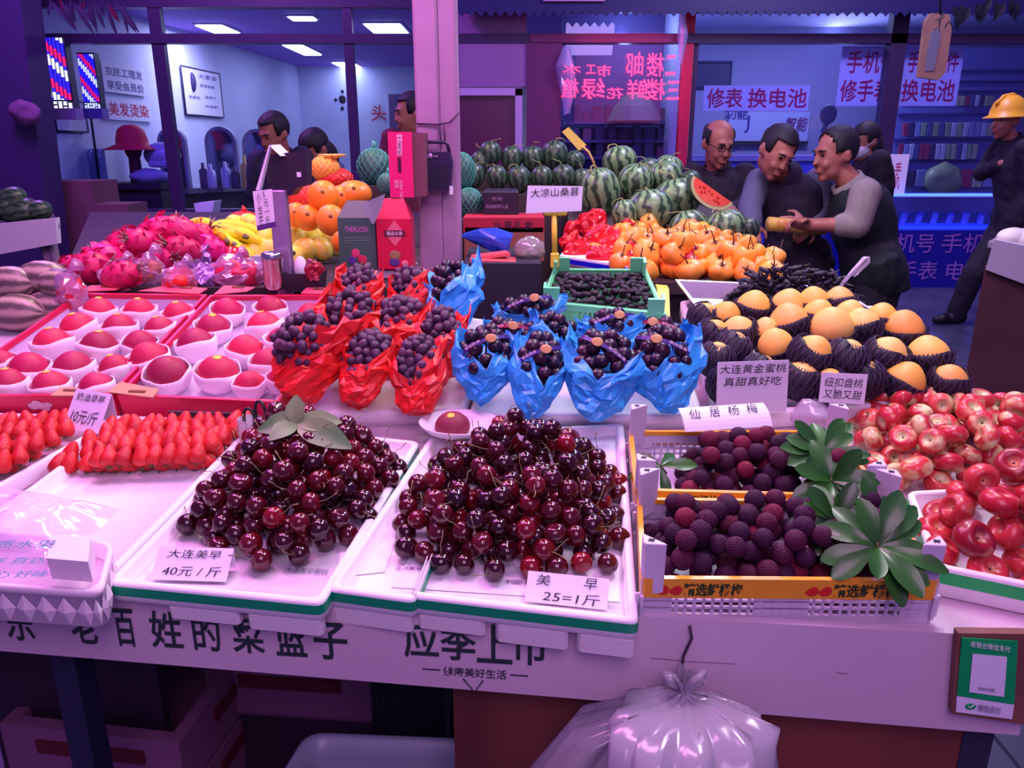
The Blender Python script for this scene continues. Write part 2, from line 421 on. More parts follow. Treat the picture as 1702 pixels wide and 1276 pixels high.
# ============================================================ foam trays
def lp(fr, q, w): return [fr.P(x, y, w) for x, y in q]
def tray_meshes(fr, q, depth, inner, rim, rad=.012, rims=(1, 1, 1, 1)):
    k = lambda d: roundquad(inset(q, d), rad, 3)
    rm = [rim if r else .0012 for r in rims]
    b = MB().loft([lp(fr, k(.004), -depth), lp(fr, k(.0), -depth + .004), lp(fr, k(0), -.003), lp(fr, k(.0025), 0),
                   lp(fr, roundquad(inset(q, [max(.001, x - .0025) for x in rm]), rad * .7, 3), 0), lp(fr, roundquad(inset(q, rm), rad * .7, 3), -.003),
                   lp(fr, roundquad(inset(q, [x + .002 for x in rm]), rad * .6, 3), -inner)])
    return b
def uvq(fr, pxs, w=0): return [fr.uv(x, y, w) for x, y in pxs]
def foam_tray(label, fr, q, depth=.03, inner=.022, rim=.012, stripe=(-.004, -.018), rims=(1, 1, 1, 1), feet=(), tape=GREEN_TAPE, name='foam_tray', cat='tray', group=None):
    mb = tray_meshes(fr, q, depth, inner, rim, rims=rims)
    base = fr.P(sum(p[0] for p in q) / 4, sum(p[1] for p in q) / 4, -depth)
    t = thing(name, base, label, cat, group)
    part('foam_body', mb, FOAM, t)
    if stripe:
        k = roundquad(inset(q, -.0008), .0125, 3)
        part('green_tape', MB().loft([lp(fr, k, stripe[1]), lp(fr, k, stripe[0])], False, False, smooth=True), tape, t, 'green tape band')
    a, b = V3((*q[0], 0)), V3((*q[1], 0))
    for f0, f1, h in feet:
        p0, p1 = a.lerp(b, f0), a.lerp(b, f1); d = (b - a).normalized(); n = V3((-d.y, d.x, 0))
        c = (p0 + p1) / 2 + n * .011; Ln = (p1 - p0).length
        m = MB().bbox((0, 0, 0), (Ln, .017, h), bev=.004); ang = math.atan2(d.y, d.x)
        rr = Matrix.Rotation(ang, 3, 'Z')
        m.v = [fr.P(*((rr @ p) + V3((c.x, c.y, -depth - h / 2 + .003)))) for p in m.v]
        part('foot', m, FOAMD, t)
    return t
Q1 = uvq(FA, [(175, 968), (535, 1003), (698, 733), (434, 704)])
foam_tray('green taped white foam tray under the left cherry heap', FA, Q1, feet=((.27, .60, .026), (.64, .98, .03)))
QM = uvq(FA, [(542, 978), (690, 998), (800, 716), (716, 722)])
foam_tray('green taped white foam tray wedged between the two cherry trays', FA, QM, rims=(1, 0, 1, 1), feet=((.03, .93, .03),))
Q2 = uvq(FA, [(683, 990), (1062, 1034), (1037, 702), (789, 716)])
foam_tray('green taped white foam tray under the right cherry heap', FA, Q2, rims=(1, 1, 1, 0), feet=((.02, .33, .028), (.38, .70, .034), (.74, .985, .034)))
Q0 = uvq(FA, [(-120, 930), (172, 966), (431, 700), (212, 690)])
foam_tray('white foam tray half filled with rows of strawberries', FA, Q0, stripe=None)
QS = uvq(FA, [(-420, 850), (-80, 852), (208, 690), (-60, 684)])
foam_tray('white foam tray of strawberries cut by the frame edge', FA, QS, stripe=None)
# printed newspaper like liners in the cherry trays
def liner(pxs, fr, w, label, words):
    q = [fr.px(x, y, w) for x, y in pxs]
    b = V3((sum(p.x for p in q) / 4, sum(p.y for p in q) / 4, min(p.z for p in q)))
    t = thing('paper_liner', b, label, 'paper sheet')
    part('sheet', MB().poly(q, -fr.ez * .0008), M('liner_paper', (226, 222, 232), .7), t)
    for body, x, y, ww, h, mir in words:
        part('lettering', text_mb(body, fr.ex, fr.ey, fr.px(x, y, w + .0006), ww, h, 0, mirror=mir), M('grey_print', (110, 100, 125), .7), t)
liner([(560, 958), (640, 950), (700, 762), (590, 740)], FA, -.0205, 'white printed paper lining the left cherry tray', [('大连美早樱桃', 510, 948, .06, .012, False), ('新鲜水果', 640, 757, .05, .008, False)])
liner([(650, 975), (1030, 1000), (1024, 722), (800, 738)], FA, -.0205, 'white printed paper lining the right cherry tray', [('大连海体验', 925, 750, .08, .010, False), ('新鲜水果礼盒', 690, 945, .055, .008, True), ('樱桃', 870, 968, .05, .010, False)])

# ============================================================ cherries
CH_MAT = M('cherry_skin', (60, 4, 14), .12, rnd=[(36, 3, 14), (52, 4, 18), (44, 3, 16), (78, 6, 20), (60, 4, 18), (108, 8, 22), (48, 4, 18), (128, 10, 24)], coat=.25, spec=.6)
STEM = M('cherry_stem', (150, 128, 92), .6, col2=(110, 122, 70), ns=3)
def cherry_mesh(seed):
    rg = random.Random(seed); pr = []
    for k in range(11):
        a = math.pi * k / 10; r = math.sin(a); z = -math.cos(a)
        if z > .55: z -= .34 * max(0, (.62 - r)) ** 1.2
        pr.append((max(0, r) if 0 < k < 10 else 0, z * .93))
    b = MB().rev(pr, 14); b.v = [V3((p.x * (1.02 + .05 * math.sin(seed)), p.y * .97, p.z)) for p in b.v]
    me = b.mesh('cherry'); me.materials.append(CH_MAT)
    pts = [V3((0, 0, .66))]; d = V3((rg.uniform(-.4, .4), rg.uniform(-.4, .4), 1))
    for i in range(5):
        d = (d + V3((rg.uniform(-.4, .4), rg.uniform(-.4, .4), 0))).normalized(); pts.append(pts[-1] + d * .42)
    s = MB().tube(pts, [.05, .04, .035, .035, .045, .075], 5).mesh('stem'); s.materials.append(STEM)
    return me, s
CH = [cherry_mesh(i) for i in range(6)]
def heap_cherries(poly, n, h, seed, label, group, r=.0160, K=8):
    rg = random.Random(seed)
    pts = pile(poly, r, n, h, seed, K=K, pack=.865, w0=-.021, edge=.095, power=.8)
    vis = set(shown([FA.P(*p) for p in pts], r))
    for i, (x, y, w) in enumerate(pts):
        if i not in vis: continue
        me, st = CH[rg.randrange(6)]
        parts = [('cherry', me)] + ([('stem', st)] if rg.random() < .45 else [])
        spawn(('cherry', parts), mtx(FA.P(x, y, w), FA.rot() @ rrot(rg, 1.5), r * rg.uniform(.93, 1.06)), label, 'cherry', group)
P1 = uvq(FA, [(296, 895), (330, 850), (420, 740), (560, 728), (668, 778), (655, 835), (590, 905), (500, 950), (420, 948)], -.02)
P2 = uvq(FA, [(656, 915), (655, 860), (712, 800), (780, 745), (900, 738), (1028, 790), (1033, 880), (1030, 950), (920, 970), (740, 962)], -.02)
heap_cherries(P1, 225, .10, 3, 'glossy dark cherry in the left heap behind the 40 yuan card', 'cherries in the left heap')
heap_cherries(P2, 240, .09, 5, 'glossy dark red cherry in the right heap behind the 25 yuan card', 'cherries in the right heap')

# leaves on top of the left heap
LEAF = M('cherry_leaf', (56, 112, 60), .45, col2=(130, 150, 100), ns=14)
def leaf_mb(base, d, up, L, Wd, curl=.25, n=7, fold=.18, obov=False):
    n = 10 if obov else n
    d = d.normalized(); s = d.cross(up).normalized(); up = s.cross(d); b = MB(); rows = []
    for k in range(n + 1):
        t = k / n; w = Wd * (max(.06, min(1, t / .62) ** .85) * (math.sqrt(max(.0, 1 - ((t - .62) / .385) ** 2)) if t > .62 else 1) if obov else (math.sin(math.pi * min(1, t * .96 + .02)) ** .8) * (1 - .25 * t)); p = base + d * (L * t) - up * (curl * L * t * t)
        rows.append([p - s * w + up * fold * w, p - s * w * .5 + up * fold * .3 * w, p, p + s * w * .5 + up * fold * .3 * w, p + s * w + up * fold * w])
    fs = []
    vs = [q for r_ in rows for q in r_]
    for k in range(n):
        for i in range(4): fs.append((k * 5 + i, k * 5 + i + 1, k * 5 + i + 6, k * 5 + i + 5))
    b.add(vs, fs); b.add([q - up * .0006 for q in vs], [f[::-1] for f in fs]); return b
tp = FA.px(478, 768, .06)
lf = thing('cherry_leaves', FA.px(490, 745, .035), 'dull green cherry leaves laid on top of the left cherry heap', 'leaf')
tpl = FA.px(492, 704, .108)
for dx, dy, dz, L_, W_ in ((-.5, -.25, .05, .05, .017), (-.3, -.6, .0, .045, .016), (-.75, .15, .2, .045, .014), (.6, .1, .1, .06, .018), (1, -.35, -.12, .085, .021), (-.1, .3, .9, .04, .014), (.5, .6, .05, .05, .014)):
    part('leaf', leaf_mb(tpl, U * dx + Vd * dy + Z * dz, Z * .8 - Vd * .6, L_ * 1.12, W_ * 1.25), LEAF, lf)
lf2 = thing('cherry_leaf', FA.px(770, 752, .0), 'single pale green leaf behind the right cherry heap', 'leaf')
part('leaf', leaf_mb(FA.px(748, 722, .01), U * .9 - Vd * .5, Z, .07, .02), M('pale_leaf', (150, 175, 130), .5), lf2)

# ============================================================ price cards
def card(label, fr, bl, br, h_px, lean, words, w=0, name='price_card', tent=0, mat=None, curl=0, stand=None):
    """bl, br: pixels where the lower corners rest at height w over the board; lean in degrees from the board"""
    a, b = fr.px(*bl, w), fr.px(*br, w); ex = (b - a).normalized(); up = (fr.ez - ex * ex.dot(fr.ez)).normalized(); bk = up.cross(ex).normalized()
    if bk.dot(fr.ey) < 0: bk = -bk
    d = bk * math.cos(R(lean)) + up * math.sin(R(lean)); n = ex.cross(d).normalized(); Wd = (b - a).length
    mid = hit((bl[0] + br[0]) / 2, (bl[1] + br[1]) / 2 - h_px, a, n); H = (mid - (a + b) / 2).dot(d)
    t = thing(name, (a + b) / 2, label, 'price card')
    rows = []
    for k in range(7):
        f = k / 6; rows.append([a + d * H * f + n * curl * math.sin(f * 3.1), b + d * H * f + n * curl * math.sin(f * 3.1)])
    m = MB(); m.loft([[r_[0] - n * .0004, r_[1] - n * .0004, r_[1] + n * .0004, r_[0] + n * .0004] for r_ in rows], smooth=False)
    if tent:
        c = a + d * H; e = b + d * H; g = bk * tent - d * H * .95
        m.poly([c, e, e + g, c + g], -n * .0006)
    cd = part('sheet', m, mat or CARD, t)
    for body, fx, fy, fw, fh in words:
        part('lettering', text_mb(body, ex, d, a + ex * Wd * fx + d * H * fy + n * (.0012 + curl * math.sin(fy * 3.1)), Wd * fw, H * fh, 0, shear=.12), INK, cd)
    return t, a, b, d, n, H
card('handwritten white card at the left corner of the left cherry heap', FA, (250, 963), (376, 967), 56, 38, [('大连美早', .5, .78, .72, .26), ('40元 / 斤', .52, .27, .78, .30)], w=-.018, tent=.03)
card('handwritten white card in front of the right cherry heap', FA, (872, 999), (1009, 1014), 52, 40, [('美', .2, .74, .18, .36), ('早', .78, .76, .16, .36), ('25=1斤', .56, .24, .7, .36)], w=-.018, tent=.02)
card('handwritten folded white card for strawberries at 10 yuan', FA, (104, 710), (163, 721), 69, 52, [('奶油草莓', .5, .82, .8, .2), ('10元/斤', .5, .33, .74, .34)], w=.004, tent=.045)

# ============================================================ strawberries
SB = M('strawberry_skin', (214, 30, 30), .35, rnd=[(186, 14, 24), (204, 24, 28), (214, 40, 34), (176, 10, 24)], bump=.25, bs=9)
def seeds(m):
    nt = m.node_tree; N = nt.nodes; L = nt.links; b = N['Principled BSDF']; src = b.inputs['Base Color'].links[0].from_socket
    vo = N.new('ShaderNodeTexVoronoi'); vo.inputs['Scale'].default_value = 5.5; tc = N.new('ShaderNodeTexCoord'); L.new(tc.outputs['Object'], vo.inputs['Vector'])
    mr = N.new('ShaderNodeMapRange'); mr.inputs[1].default_value = .12; mr.inputs[2].default_value = .2; mr.inputs[3].default_value = 1; mr.inputs[4].default_value = 0
    L.new(vo.outputs['Distance'], mr.inputs[0]); mx = N.new('ShaderNodeMix'); mx.data_type = 'RGBA'; L.new(mr.outputs[0], mx.inputs[0]); L.new(src, mx.inputs[6])
    mx.inputs[7].default_value = srgb((240, 150, 90)); L.new(mx.outputs[2], b.inputs['Base Color'])
seeds(SB)
CALYX = M('strawberry_calyx', (70, 110, 50), .6)
def strawberry(seed):
    prof = [(0, -1.36), (.2, -1.3), (.42, -1.05), (.64, -.65), (.82, -.15), (.9, .28), (.78, .62), (.56, .84), (.28, .9), (0, .84)]
    b = MB().rev(prof, 14); b.v = [p + noise.noise_vector(p * 1.3 + V3((seed * 3, 0, 0))) * .09 for p in b.v]; me = b.mesh('strawberry'); me.materials.append(SB)
    c = MB()
    for k in range(7):
        a = k * .9; c.add([V3((.1 * math.cos(a + .9), .1 * math.sin(a + .9), .9)), V3((.1 * math.cos(a - .9), .1 * math.sin(a - .9), .9)), V3((.8 * math.cos(a), .8 * math.sin(a), 1.0))], [(0, 1, 2)], False)
    c.tube([(0, 0, .85), (.1, 0, 1.2)], .06, 5); cm = c.mesh('calyx'); cm.materials.append(CALYX); return me, cm
SBS = [strawberry(i) for i in range(4)]
def strawberries(rows, label, group, seed):
    rg = random.Random(seed)
    for (x0, y0), (x1, y1), n, w in rows:
        for k in range(n):
            f = (k + rg.uniform(-.2, .2)) / max(1, n - 1); p = FA.px(x0 + (x1 - x0) * f, y0 + (y1 - y0) * f, w); me, cm = SBS[rg.randrange(4)]
            rt = FA.rot() @ Euler((math.pi - .62 + rg.uniform(-.22, .22), rg.uniform(-.3, .3), rg.uniform(-3, 3) * .1)).to_matrix() @ Matrix.Rotation(rg.uniform(0, 6), 3, 'Z')
            spawn(('strawberry', [('strawberry', me), ('calyx', cm)]), mtx(p, rt, .0164 * rg.uniform(.94, 1.1)), label, 'strawberry', group)
strawberries([((93, 772), (345, 764), 11, -.004), ((122, 752), (362, 745), 11, .006), ((152, 733), (375, 727), 11, .010), ((178, 722), (392, 713), 11, .012), ((185, 708), (408, 700), 12, .010),
              ((160, 762), (330, 756), 8, .016), ((190, 742), (350, 736), 8, .022)],
             'red strawberry standing in the half filled white tray', 'strawberries in the half filled tray', 2)
strawberries([((-60, 790), (15, 772), 4, -.002), ((-50, 766), (52, 750), 5, .004), ((-40, 744), (82, 731), 6, .008), ((-30, 722), (106, 713), 7, .012), ((-20, 705), (108, 698), 7, .012), ((-20, 778), (30, 760), 3, .02), ((-20, 750), (60, 738), 4, .024)],
             'red strawberry in the tray cut by the frame edge', 'strawberries in the tray at the frame edge', 4)

# ============================================================ bayberry crates
CRATE = M('lilac_white_plastic', (206, 196, 214), .4)
TAPE = M('yellow_printed_tape', (236, 168, 44), .25, col2=(220, 120, 40), ns=5, lo=.55, hi=.8)
BB = M('bayberry_skin', (50, 10, 34), .62, rnd=[(50, 14, 48), (60, 15, 54), (80, 17, 52), (46, 14, 48), (118, 20, 54)], spec=.3)
def crate(label, fr, q, h, posts, tape_txt, wt=.027, post=.05, slots=True):
    """open plastic fruit crate: q rim corners (FL FR BR BL), walls with slots, corner posts, printed yellow tape round the rim"""
    t = thing('fruit_crate', fr.P(sum(p[0] for p in q) / 4, sum(p[1] for p in q) / 4, -h), label, 'crate')
    body = MB(); th = .004
    body.loft([lp(fr, q, -h), lp(fr, inset(q, th), -h)], False, False, smooth=False)
    body.loft([lp(fr, q, -h), lp(fr, q, -h + .004), lp(fr, inset(q, .004), -h + .004)], smooth=False)
    rim0, low = -.022, -h + .010
    k = lambda w0, w1, o=0: body.loft([lp(fr, inset(q, o), w0), lp(fr, inset(q, o), w1), lp(fr, inset(q, o + th), w1), lp(fr, inset(q, o + th), w0)] , False, False, smooth=False)
    k(rim0, 0); k(low - .006, low)
    for i in range(4):
        a, b = V3((*q[i], 0)), V3((*q[(i + 1) % 4], 0)); L_ = (b - a).length; d = (b - a) / L_; n = V3((-d.y, d.x, 0)); ns = max(6, int(L_ / .011))
        ang = math.atan2(d.y, d.x); rr = Matrix.Rotation(ang, 3, 'Z')
        def bar(c, size):
            m = MB().box((0, 0, 0), size); m.v = [fr.P(*((rr @ p) + c)) for p in m.v]; body.add(m.v, m.f, False)
        for s in range(ns + 1):
            f = s / ns; solid = f < .1 or f > .9 or .38 < f < .58
            bar(a.lerp(b, f) + n * th / 2 + V3((0, 0, (rim0 + low) / 2)), ((L_ / ns * 1.05) if solid else .0035, th, rim0 - low))
        for z_ in ((rim0 * 2 + low) / 3, (rim0 + low * 2) / 3):
            bar((a + b) / 2 + n * th / 2 + V3((0, 0, z_)), (L_, th, .003))
    part('crate_body', body, CRATE, t)
    k2 = roundquad(inset(q, -.001), .006, 2); k3 = roundquad(inset(q, .006), .006, 2)
    tp_ = part('printed_tape', MB().loft([lp(fr, k2, -wt), lp(fr, k2, .0012), lp(fr, k3, .0012), lp(fr, k3, -.006)], False, False, smooth=False), TAPE, t, 'yellow printed tape')
    a, b = V3((*q[0], 0)), V3((*q[1], 0)); d = (b - a).normalized(); L_ = (b - a).length; n = V3((d.y, -d.x, 0))
    exw = fr.ex * d.x + fr.ey * d.y; nw = fr.ex * n.x + fr.ey * n.y
    for fx, fw in ((.245, .20), (.76, .22)):
        c = a.lerp(b, fx); part('lettering', text_mb(tape_txt, exw, fr.ez, fr.P(c.x, c.y, -wt * .52) + nw * .0014, L_ * fw, wt * .72, .03, extrude=.0004), M('dark_green_print', (40, 60, 20), .5), tp_)
        c = a.lerp(b, fx - fw / 2 - .05)
        for e in (-.008, .008): part('cherry_print', MB().ell(fr.P(c.x, c.y, -wt * .55) + nw * .0012 + exw * e, (.0085, .0004, .0075), FAP.rot() @ rotm(R(90)), 12, 6), M('red_print', (206, 40, 34), .4), tp_)
    s = post
    for i, (sx, sy) in enumerate(((1, 1), (-1, 1), (-1, -1), (1, -1))):
        x, y = q[i]; tri = [(x, y), (x + sx * .030, y), (x, y + sy * .024)]
        if sx * sy < 0: tri = [tri[0], tri[2], tri[1]]
        tri = roundquad(tri, .003, 1)
        m = MB().loft([lp(fr, tri, -.02), lp(fr, tri, s), lp(fr, inset(tri, .001), s + .001)], smooth=False)
        pp = part('corner_post', m, CRATE, t)
        cx, cy = sum(p[0] for p in tri) / len(tri), sum(p[1] for p in tri) / len(tri)
        part('post_mark', MB().box(fr.P(cx, cy, s + .0012), (.009, .003, .001), fr.rot() @ rotm(0, 0, .5)).box(fr.P(cx, cy, s + .0012), (.003, .008, .001), fr.rot() @ rotm(0, 0, .5)), INK, pp)
    return t
WF = .032
def qpx(fr, pxs, w): f2 = Fr(fr.P(0, 0, w), fr.ex, fr.ey, fr.ez); return f2, [f2.uv(x, y) for x, y in pxs]
FC1, qc1 = qpx(FA, [(1066, 962), (1562, 966), (1480, 832), (1060, 828)], WF)
crate('front bayberry crate with yellow printed tape, nearest the apron', FC1, qc1, .0625, None, '精选鲜杨梅')
FC2, qc2 = qpx(FA, [(1056, 815), (1466, 826), (1398, 716), (1046, 716)], WF)
crate('rear bayberry crate under the folded white card', FC2, qc2, .062, None, '精选鲜杨梅')
def berry(seed, lv=5):
    bm = bmesh.new(); bmesh.ops.create_icosphere(bm, subdivisions=lv, radius=1)
    rg = random.Random(seed); pts = []
    for i in range(240):
        z = 1 - 2 * (i + .5) / 240; a = i * 2.399963; r = math.sqrt(1 - z * z); pts.append((r * math.cos(a), r * math.sin(a), z))
    P = np.array(pts)
    for v in bm.verts:
        c = v.co.normalized(); d = (P @ np.array(c[:])).max(); v.co = c * (1 - .15 * min(1, (math.acos(min(1, d)) / .125)) ** 2)
    me = bpy.data.meshes.new('bayberry'); bm.to_mesh(me); bm.free(); me.polygons.foreach_set('use_smooth', [True] * len(me.polygons)); me.materials.append(BB); return me
BBM = [berry(i) for i in range(2)]
def bayberries(fr, poly, n, h, seed, label, group, r=.0142, w0=-.057, edge=.06):
    rg = random.Random(seed)
    pts = pile(poly, r, n, h, seed, K=7, pack=.88, w0=w0, edge=edge); vis = shown([fr.P(*p) for p in pts], r)
    for x, y, w in [pts[i] for i in vis]:
        spawn(('bayberry', [('bayberry', BBM[rg.randrange(2)])]), mtx(fr.P(x, y, w), rrot(rg), r * rg.uniform(.94, 1.07)), label, 'bayberry', group)
bayberries(FC1, inset(qc1, .0185), 300, .075, 11, 'dark purple bayberry heaped in the front yellow taped crate', 'bayberries in the front crate', edge=.03)
qb2 = uvq(FC2, [(1125, 808), (1450, 815), (1395, 728), (1140, 728)])
bayberries(FC2, qb2, 160, .075, 12, 'dark purple bayberry heaped in the rear yellow taped crate', 'bayberries in the rear crate', edge=.04)
# leafy sprigs
BLEAF = M('bayberry_leaf', (22, 78, 22), .33, col2=(48, 112, 34), ns=5, coat=.15)
def sprig(label, root, n, L_, seed, spread=1.0, bias=V3((0, 0, 0)), name='leafy_sprig'):
    rg = random.Random(seed); t = thing(name, root, label, 'leaf sprig')
    part('twig', MB().tube([root - Z * .012 + U * .01, root, root + Z * .006], [.002, .0022, .0012], 6), M('twig_brown', (96, 92, 60), .7), t)
    for k in range(n):
        a = k * 2.4 + rg.uniform(-.2, .2); e = -.05 + .75 * rg.random()
        axv = (Z * .72 - Vd * .70).normalized(); e2 = axv.cross(U).normalized(); d = U * math.cos(a) + e2 * math.sin(a) + axv * (e * 1.1) + bias
        part('leaf', leaf_mb(root, d, axv, L_ * rg.uniform(.75, 1.1), L_ * .195 * rg.uniform(.85, 1.15), .55 * rg.random() + .05, obov=True), BLEAF, t)
    return t
sprig('large leafy sprig lying on the rear bayberry crate', FC2.px(1368, 752, .034), 17, .062, 1)
sprig('dark glossy leaf sprig draped from the rear crate to the front crate', FC2.px(1382, 800, .024), 9, .066, 2, bias=-Vd * .5 - Z * .15)
sprig('broad leafy sprig lying across the front bayberry crate', FC1.px(1458, 908, .034), 15, .066, 3)
sprig('curled leafy sprig beside the broad one on the front bayberry crate', FC1.px(1388, 866, .026), 12, .055, 4)
sprig('small dark leaf sprig in the empty corner of the rear crate', FC2.px(1098, 775, -.004), 5, .05, 5)
sprig('pale leafy sprig hanging over the side of the front crate', FC1.px(1452, 848, .02), 6, .055, 8, bias=U * .4)
# plastic liner scrap along the front rim
card('folded handwritten white card for bayberries lying over the rear crate', FA, (1139, 718), (1284, 708), 40, 30, [('仙', .15, .62, .12, .42), ('居', .38, .66, .12, .42), ('杨', .6, .68, .13, .42), ('梅', .82, .7, .13, .42)], w=.062, curl=.006)

# ============================================================ nectarines and flat peaches
NECT = M('nectarine_skin', (200, 44, 56), .28, rnd=[(186, 36, 50), (204, 58, 62), (176, 30, 46), (216, 90, 80)], col2=(214, 214, 150), ns=.85, lo=.49, hi=.68, coat=.15)
def cavity(m, col, r0, r1):
    nt = m.node_tree; N = nt.nodes; L = nt.links; b = N['Principled BSDF']; src = b.inputs['Base Color'].links[0].from_socket; tc = N.new('ShaderNodeTexCoord')
    ml = N.new('ShaderNodeVectorMath'); ml.operation = 'MULTIPLY'; ml.inputs[1].default_value = (1, 1, 0); L.new(tc.outputs['Object'], ml.inputs[0]); ln = N.new('ShaderNodeVectorMath'); ln.operation = 'LENGTH'; L.new(ml.outputs[0], ln.inputs[0])
    mr = N.new('ShaderNodeMapRange'); mr.inputs[1].default_value = r0; mr.inputs[2].default_value = r1; mr.inputs[3].default_value = 1; mr.inputs[4].default_value = 0; L.new(ln.outputs['Value'], mr.inputs[0])
    mx = N.new('ShaderNodeMix'); mx.data_type = 'RGBA'; L.new(mr.outputs[0], mx.inputs[0]); L.new(src, mx.inputs[6]); mx.inputs[7].default_value = srgb(col); L.new(mx.outputs[2], b.inputs['Base Color'])
cavity(NECT, (206, 212, 150), .2, .55)
FLATP = M('flat_peach_skin', (190, 34, 50), .3, rnd=[(162, 22, 42), (182, 34, 50), (196, 58, 58), (136, 16, 38)], col2=(228, 190, 140), ns=.7, lo=.6, hi=.85, coat=.15)
cavity(FLATP, (214, 150, 110), .1, .35)
def flat_fruit(dip, squash, seed, mat, nm):
    pr = []
    for k in range(15):
        a = math.pi * k / 14; r = math.sin(a); z = -math.cos(a)
        s = squash + (1 - squash) * .3 * r
        z = z * s - (dip if z > 0 else -dip * .8) * max(0, 1 - r / .62) ** 1.3 * (1 if abs(z) > .3 else 0)
        pr.append((r if 0 < k < 14 else 0, z))
    b = MB().rev(pr, 20)
    for i, p in enumerate(b.v):
        a = math.atan2(p.y, p.x); g = 1 - .07 * math.exp(-(a / .22) ** 2); b.v[i] = V3((p.x * g, p.y * (1 + .04 * math.sin(seed)), p.z)) + noise.noise_vector(p * .9 + V3((seed * 4, 0, 0))) * .05
    me = b.mesh(nm); me.materials.append(mat)
    s = MB().ell((0, 0, squash - dip * 1.0 + .03), (.12, .12, .06), n=8, m=5).mesh('stem_end'); s.materials.append(M('stem_end_brown', (62, 44, 36), .8)); return me, s
NE = [flat_fruit(.55, .72, i, NECT, 'nectarine') for i in range(5)]
FP = [flat_fruit(.58, .72, i, FLATP, 'flat_peach') for i in range(4)]
def fruit_pile(kinds, fr, poly, r, n, h, seed, label, cat, group, name, w0=0, edge=.1, K=5, flat=.85, tilt=1.1, pack=.94):
    rg = random.Random(seed)
    for x, y, w in pile(poly, r, n, h, seed, K=K, pack=pack, w0=w0, edge=edge, flat=flat):
        me, st = kinds[rg.randrange(len(kinds))]
        rt = fr.rot() @ Euler((rg.uniform(-.1, tilt * 1.2), rg.uniform(-tilt, tilt) * .6, rg.uniform(-3, 3))).to_matrix()
        spawn((name, [(name, me), ('stem_end', st)]), mtx(fr.P(x, y, w), rt, r * rg.uniform(.9, 1.08)), label, cat, group)
# foam tray of flat peaches in the right front corner
FF, qf = qpx(FA, [(1556, 940), (1850, 1000), (1800, 800), (1508, 815)], .016)
foam_tray('green taped foam box of flat peaches beside the front crate', FF, qf, depth=.046, inner=.03, rim=.01, stripe=(-.006, -.024), tape=M('bright_green_tape', (24, 196, 96), .35), name='foam_box', cat='box')
fruit_pile(FP, FF, inset(qf, .018), .0245, 130, .085, 21, 'deep red flat peach in the green taped foam box', 'peach', 'flat peaches in the foam box', 'flat_peach', w0=-.029, edge=.05)
FN = Fr(FA.P(0, 0, SLA), FA.ex, FA.ey, FA.ez)
pn = [FN.loc(FA.px(x, y, SLA))[:2] for x, y in ((1412, 745), (1478, 842), (1515, 838), (1790, 826), (1790, 700), (1420, 700))]
fruit_pile(NE, FN, pn, .0232, 165, .065, 22, 'red and cream nectarine in the heap below the golden peaches', 'nectarine', 'nectarines in the heap', 'nectarine', w0=.001, edge=.05)
FN2 = Fr(FB.P(0, 0, SLB), FB.ex, FB.ey, FB.ez)
pn = [FN2.loc(FB.px(x, y, SLB))[:2] for x, y in ((1425, 722), (1800, 742), (1760, 690), (1450, 684))]
fruit_pile(NE, FN2, pn, .0232, 85, .05, 23, 'red and cream nectarine in the heap below the golden peaches', 'nectarine', 'nectarines in the heap', 'nectarine', w0=.001, edge=.05)
# ============================================================ peach boxes
REDCARD = M('red_cardboard', (214, 24, 76), .45)
LINERW = M('pale_box_lining', (214, 196, 222), .8)
TAN = M('tan_cardboard', (196, 150, 112), .8)
def peach_box(label, q, h=.05):
    t = thing('peach_box', FB.P(sum(p[0] for p in q) / 4, sum(p[1] for p in q) / 4, -h), label, 'box')
    o = inset(q, 0)
    part('box_body', MB().loft([lp(FB, o, -h), lp(FB, o, 0), lp(FB, inset(q, .007), 0), lp(FB, inset(q, .007), -.012), lp(FB, inset(q, .0035), -.014), lp(FB, inset(q, .0035), -h + .003)], True, False, smooth=False), REDCARD, t)
    part('box_lining', MB().loft([lp(FB, inset(q, .0045), -.013), lp(FB, inset(q, .0045), -h + .006), lp(FB, inset(q, .01), -h + .006)], False, True, smooth=False), LINERW, t, 'pale box lining')
    return t
qb1 = uvq(FB, [(-118, 660), (186, 655), (344, 489), (132, 486)])
qbx2 = uvq(FB, [(194, 656), (464, 668), (560, 489), (349, 490)])
box1 = peach_box('open red cardboard peach box, the left one of the two', qb1)
box2 = peach_box('open red cardboard peach box beside the red grape bags', qbx2)
def flap(parent, pxs, w, mat, slot=None):
    q = [FB.px(x, y, w) for x, y in pxs]
    f = part('flap', MB().poly(q, -FB.ez * .002), mat, parent)
    if slot: part('hand_hole', MB().box(FB.px(slot[0], slot[1], w + .001), (slot[2], .006, .002), FB.rot()), M('hole_shadow_brown', (120, 76, 52), .9), f)
flap(box1, [(84, 657), (142, 657), (140, 644), (100, 643)], .002, TAN, (118, 648, .03))
flap(box2, [(180, 651), (254, 660), (264, 646), (200, 634)], .004, TAN, (228, 650, .034))
PINKC = M('pink_cardboard', (222, 90, 110), .7)
flap(box1, [(135, 484), (190, 482), (210, 473), (150, 474)], .003, PINKC, (178, 476, .03))
flap(box1, [(230, 483), (330, 488), (345, 479), (285, 473)], .003, PINKC, (310, 478, .03))
flap(box2, [(355, 489), (410, 484), (424, 477), (372, 474)], .003, PINKC, (396, 477, .03))
flap(box2, [(500, 487), (562, 489), (548, 478), (510, 477)], .003, PINKC, (530, 480, .025))
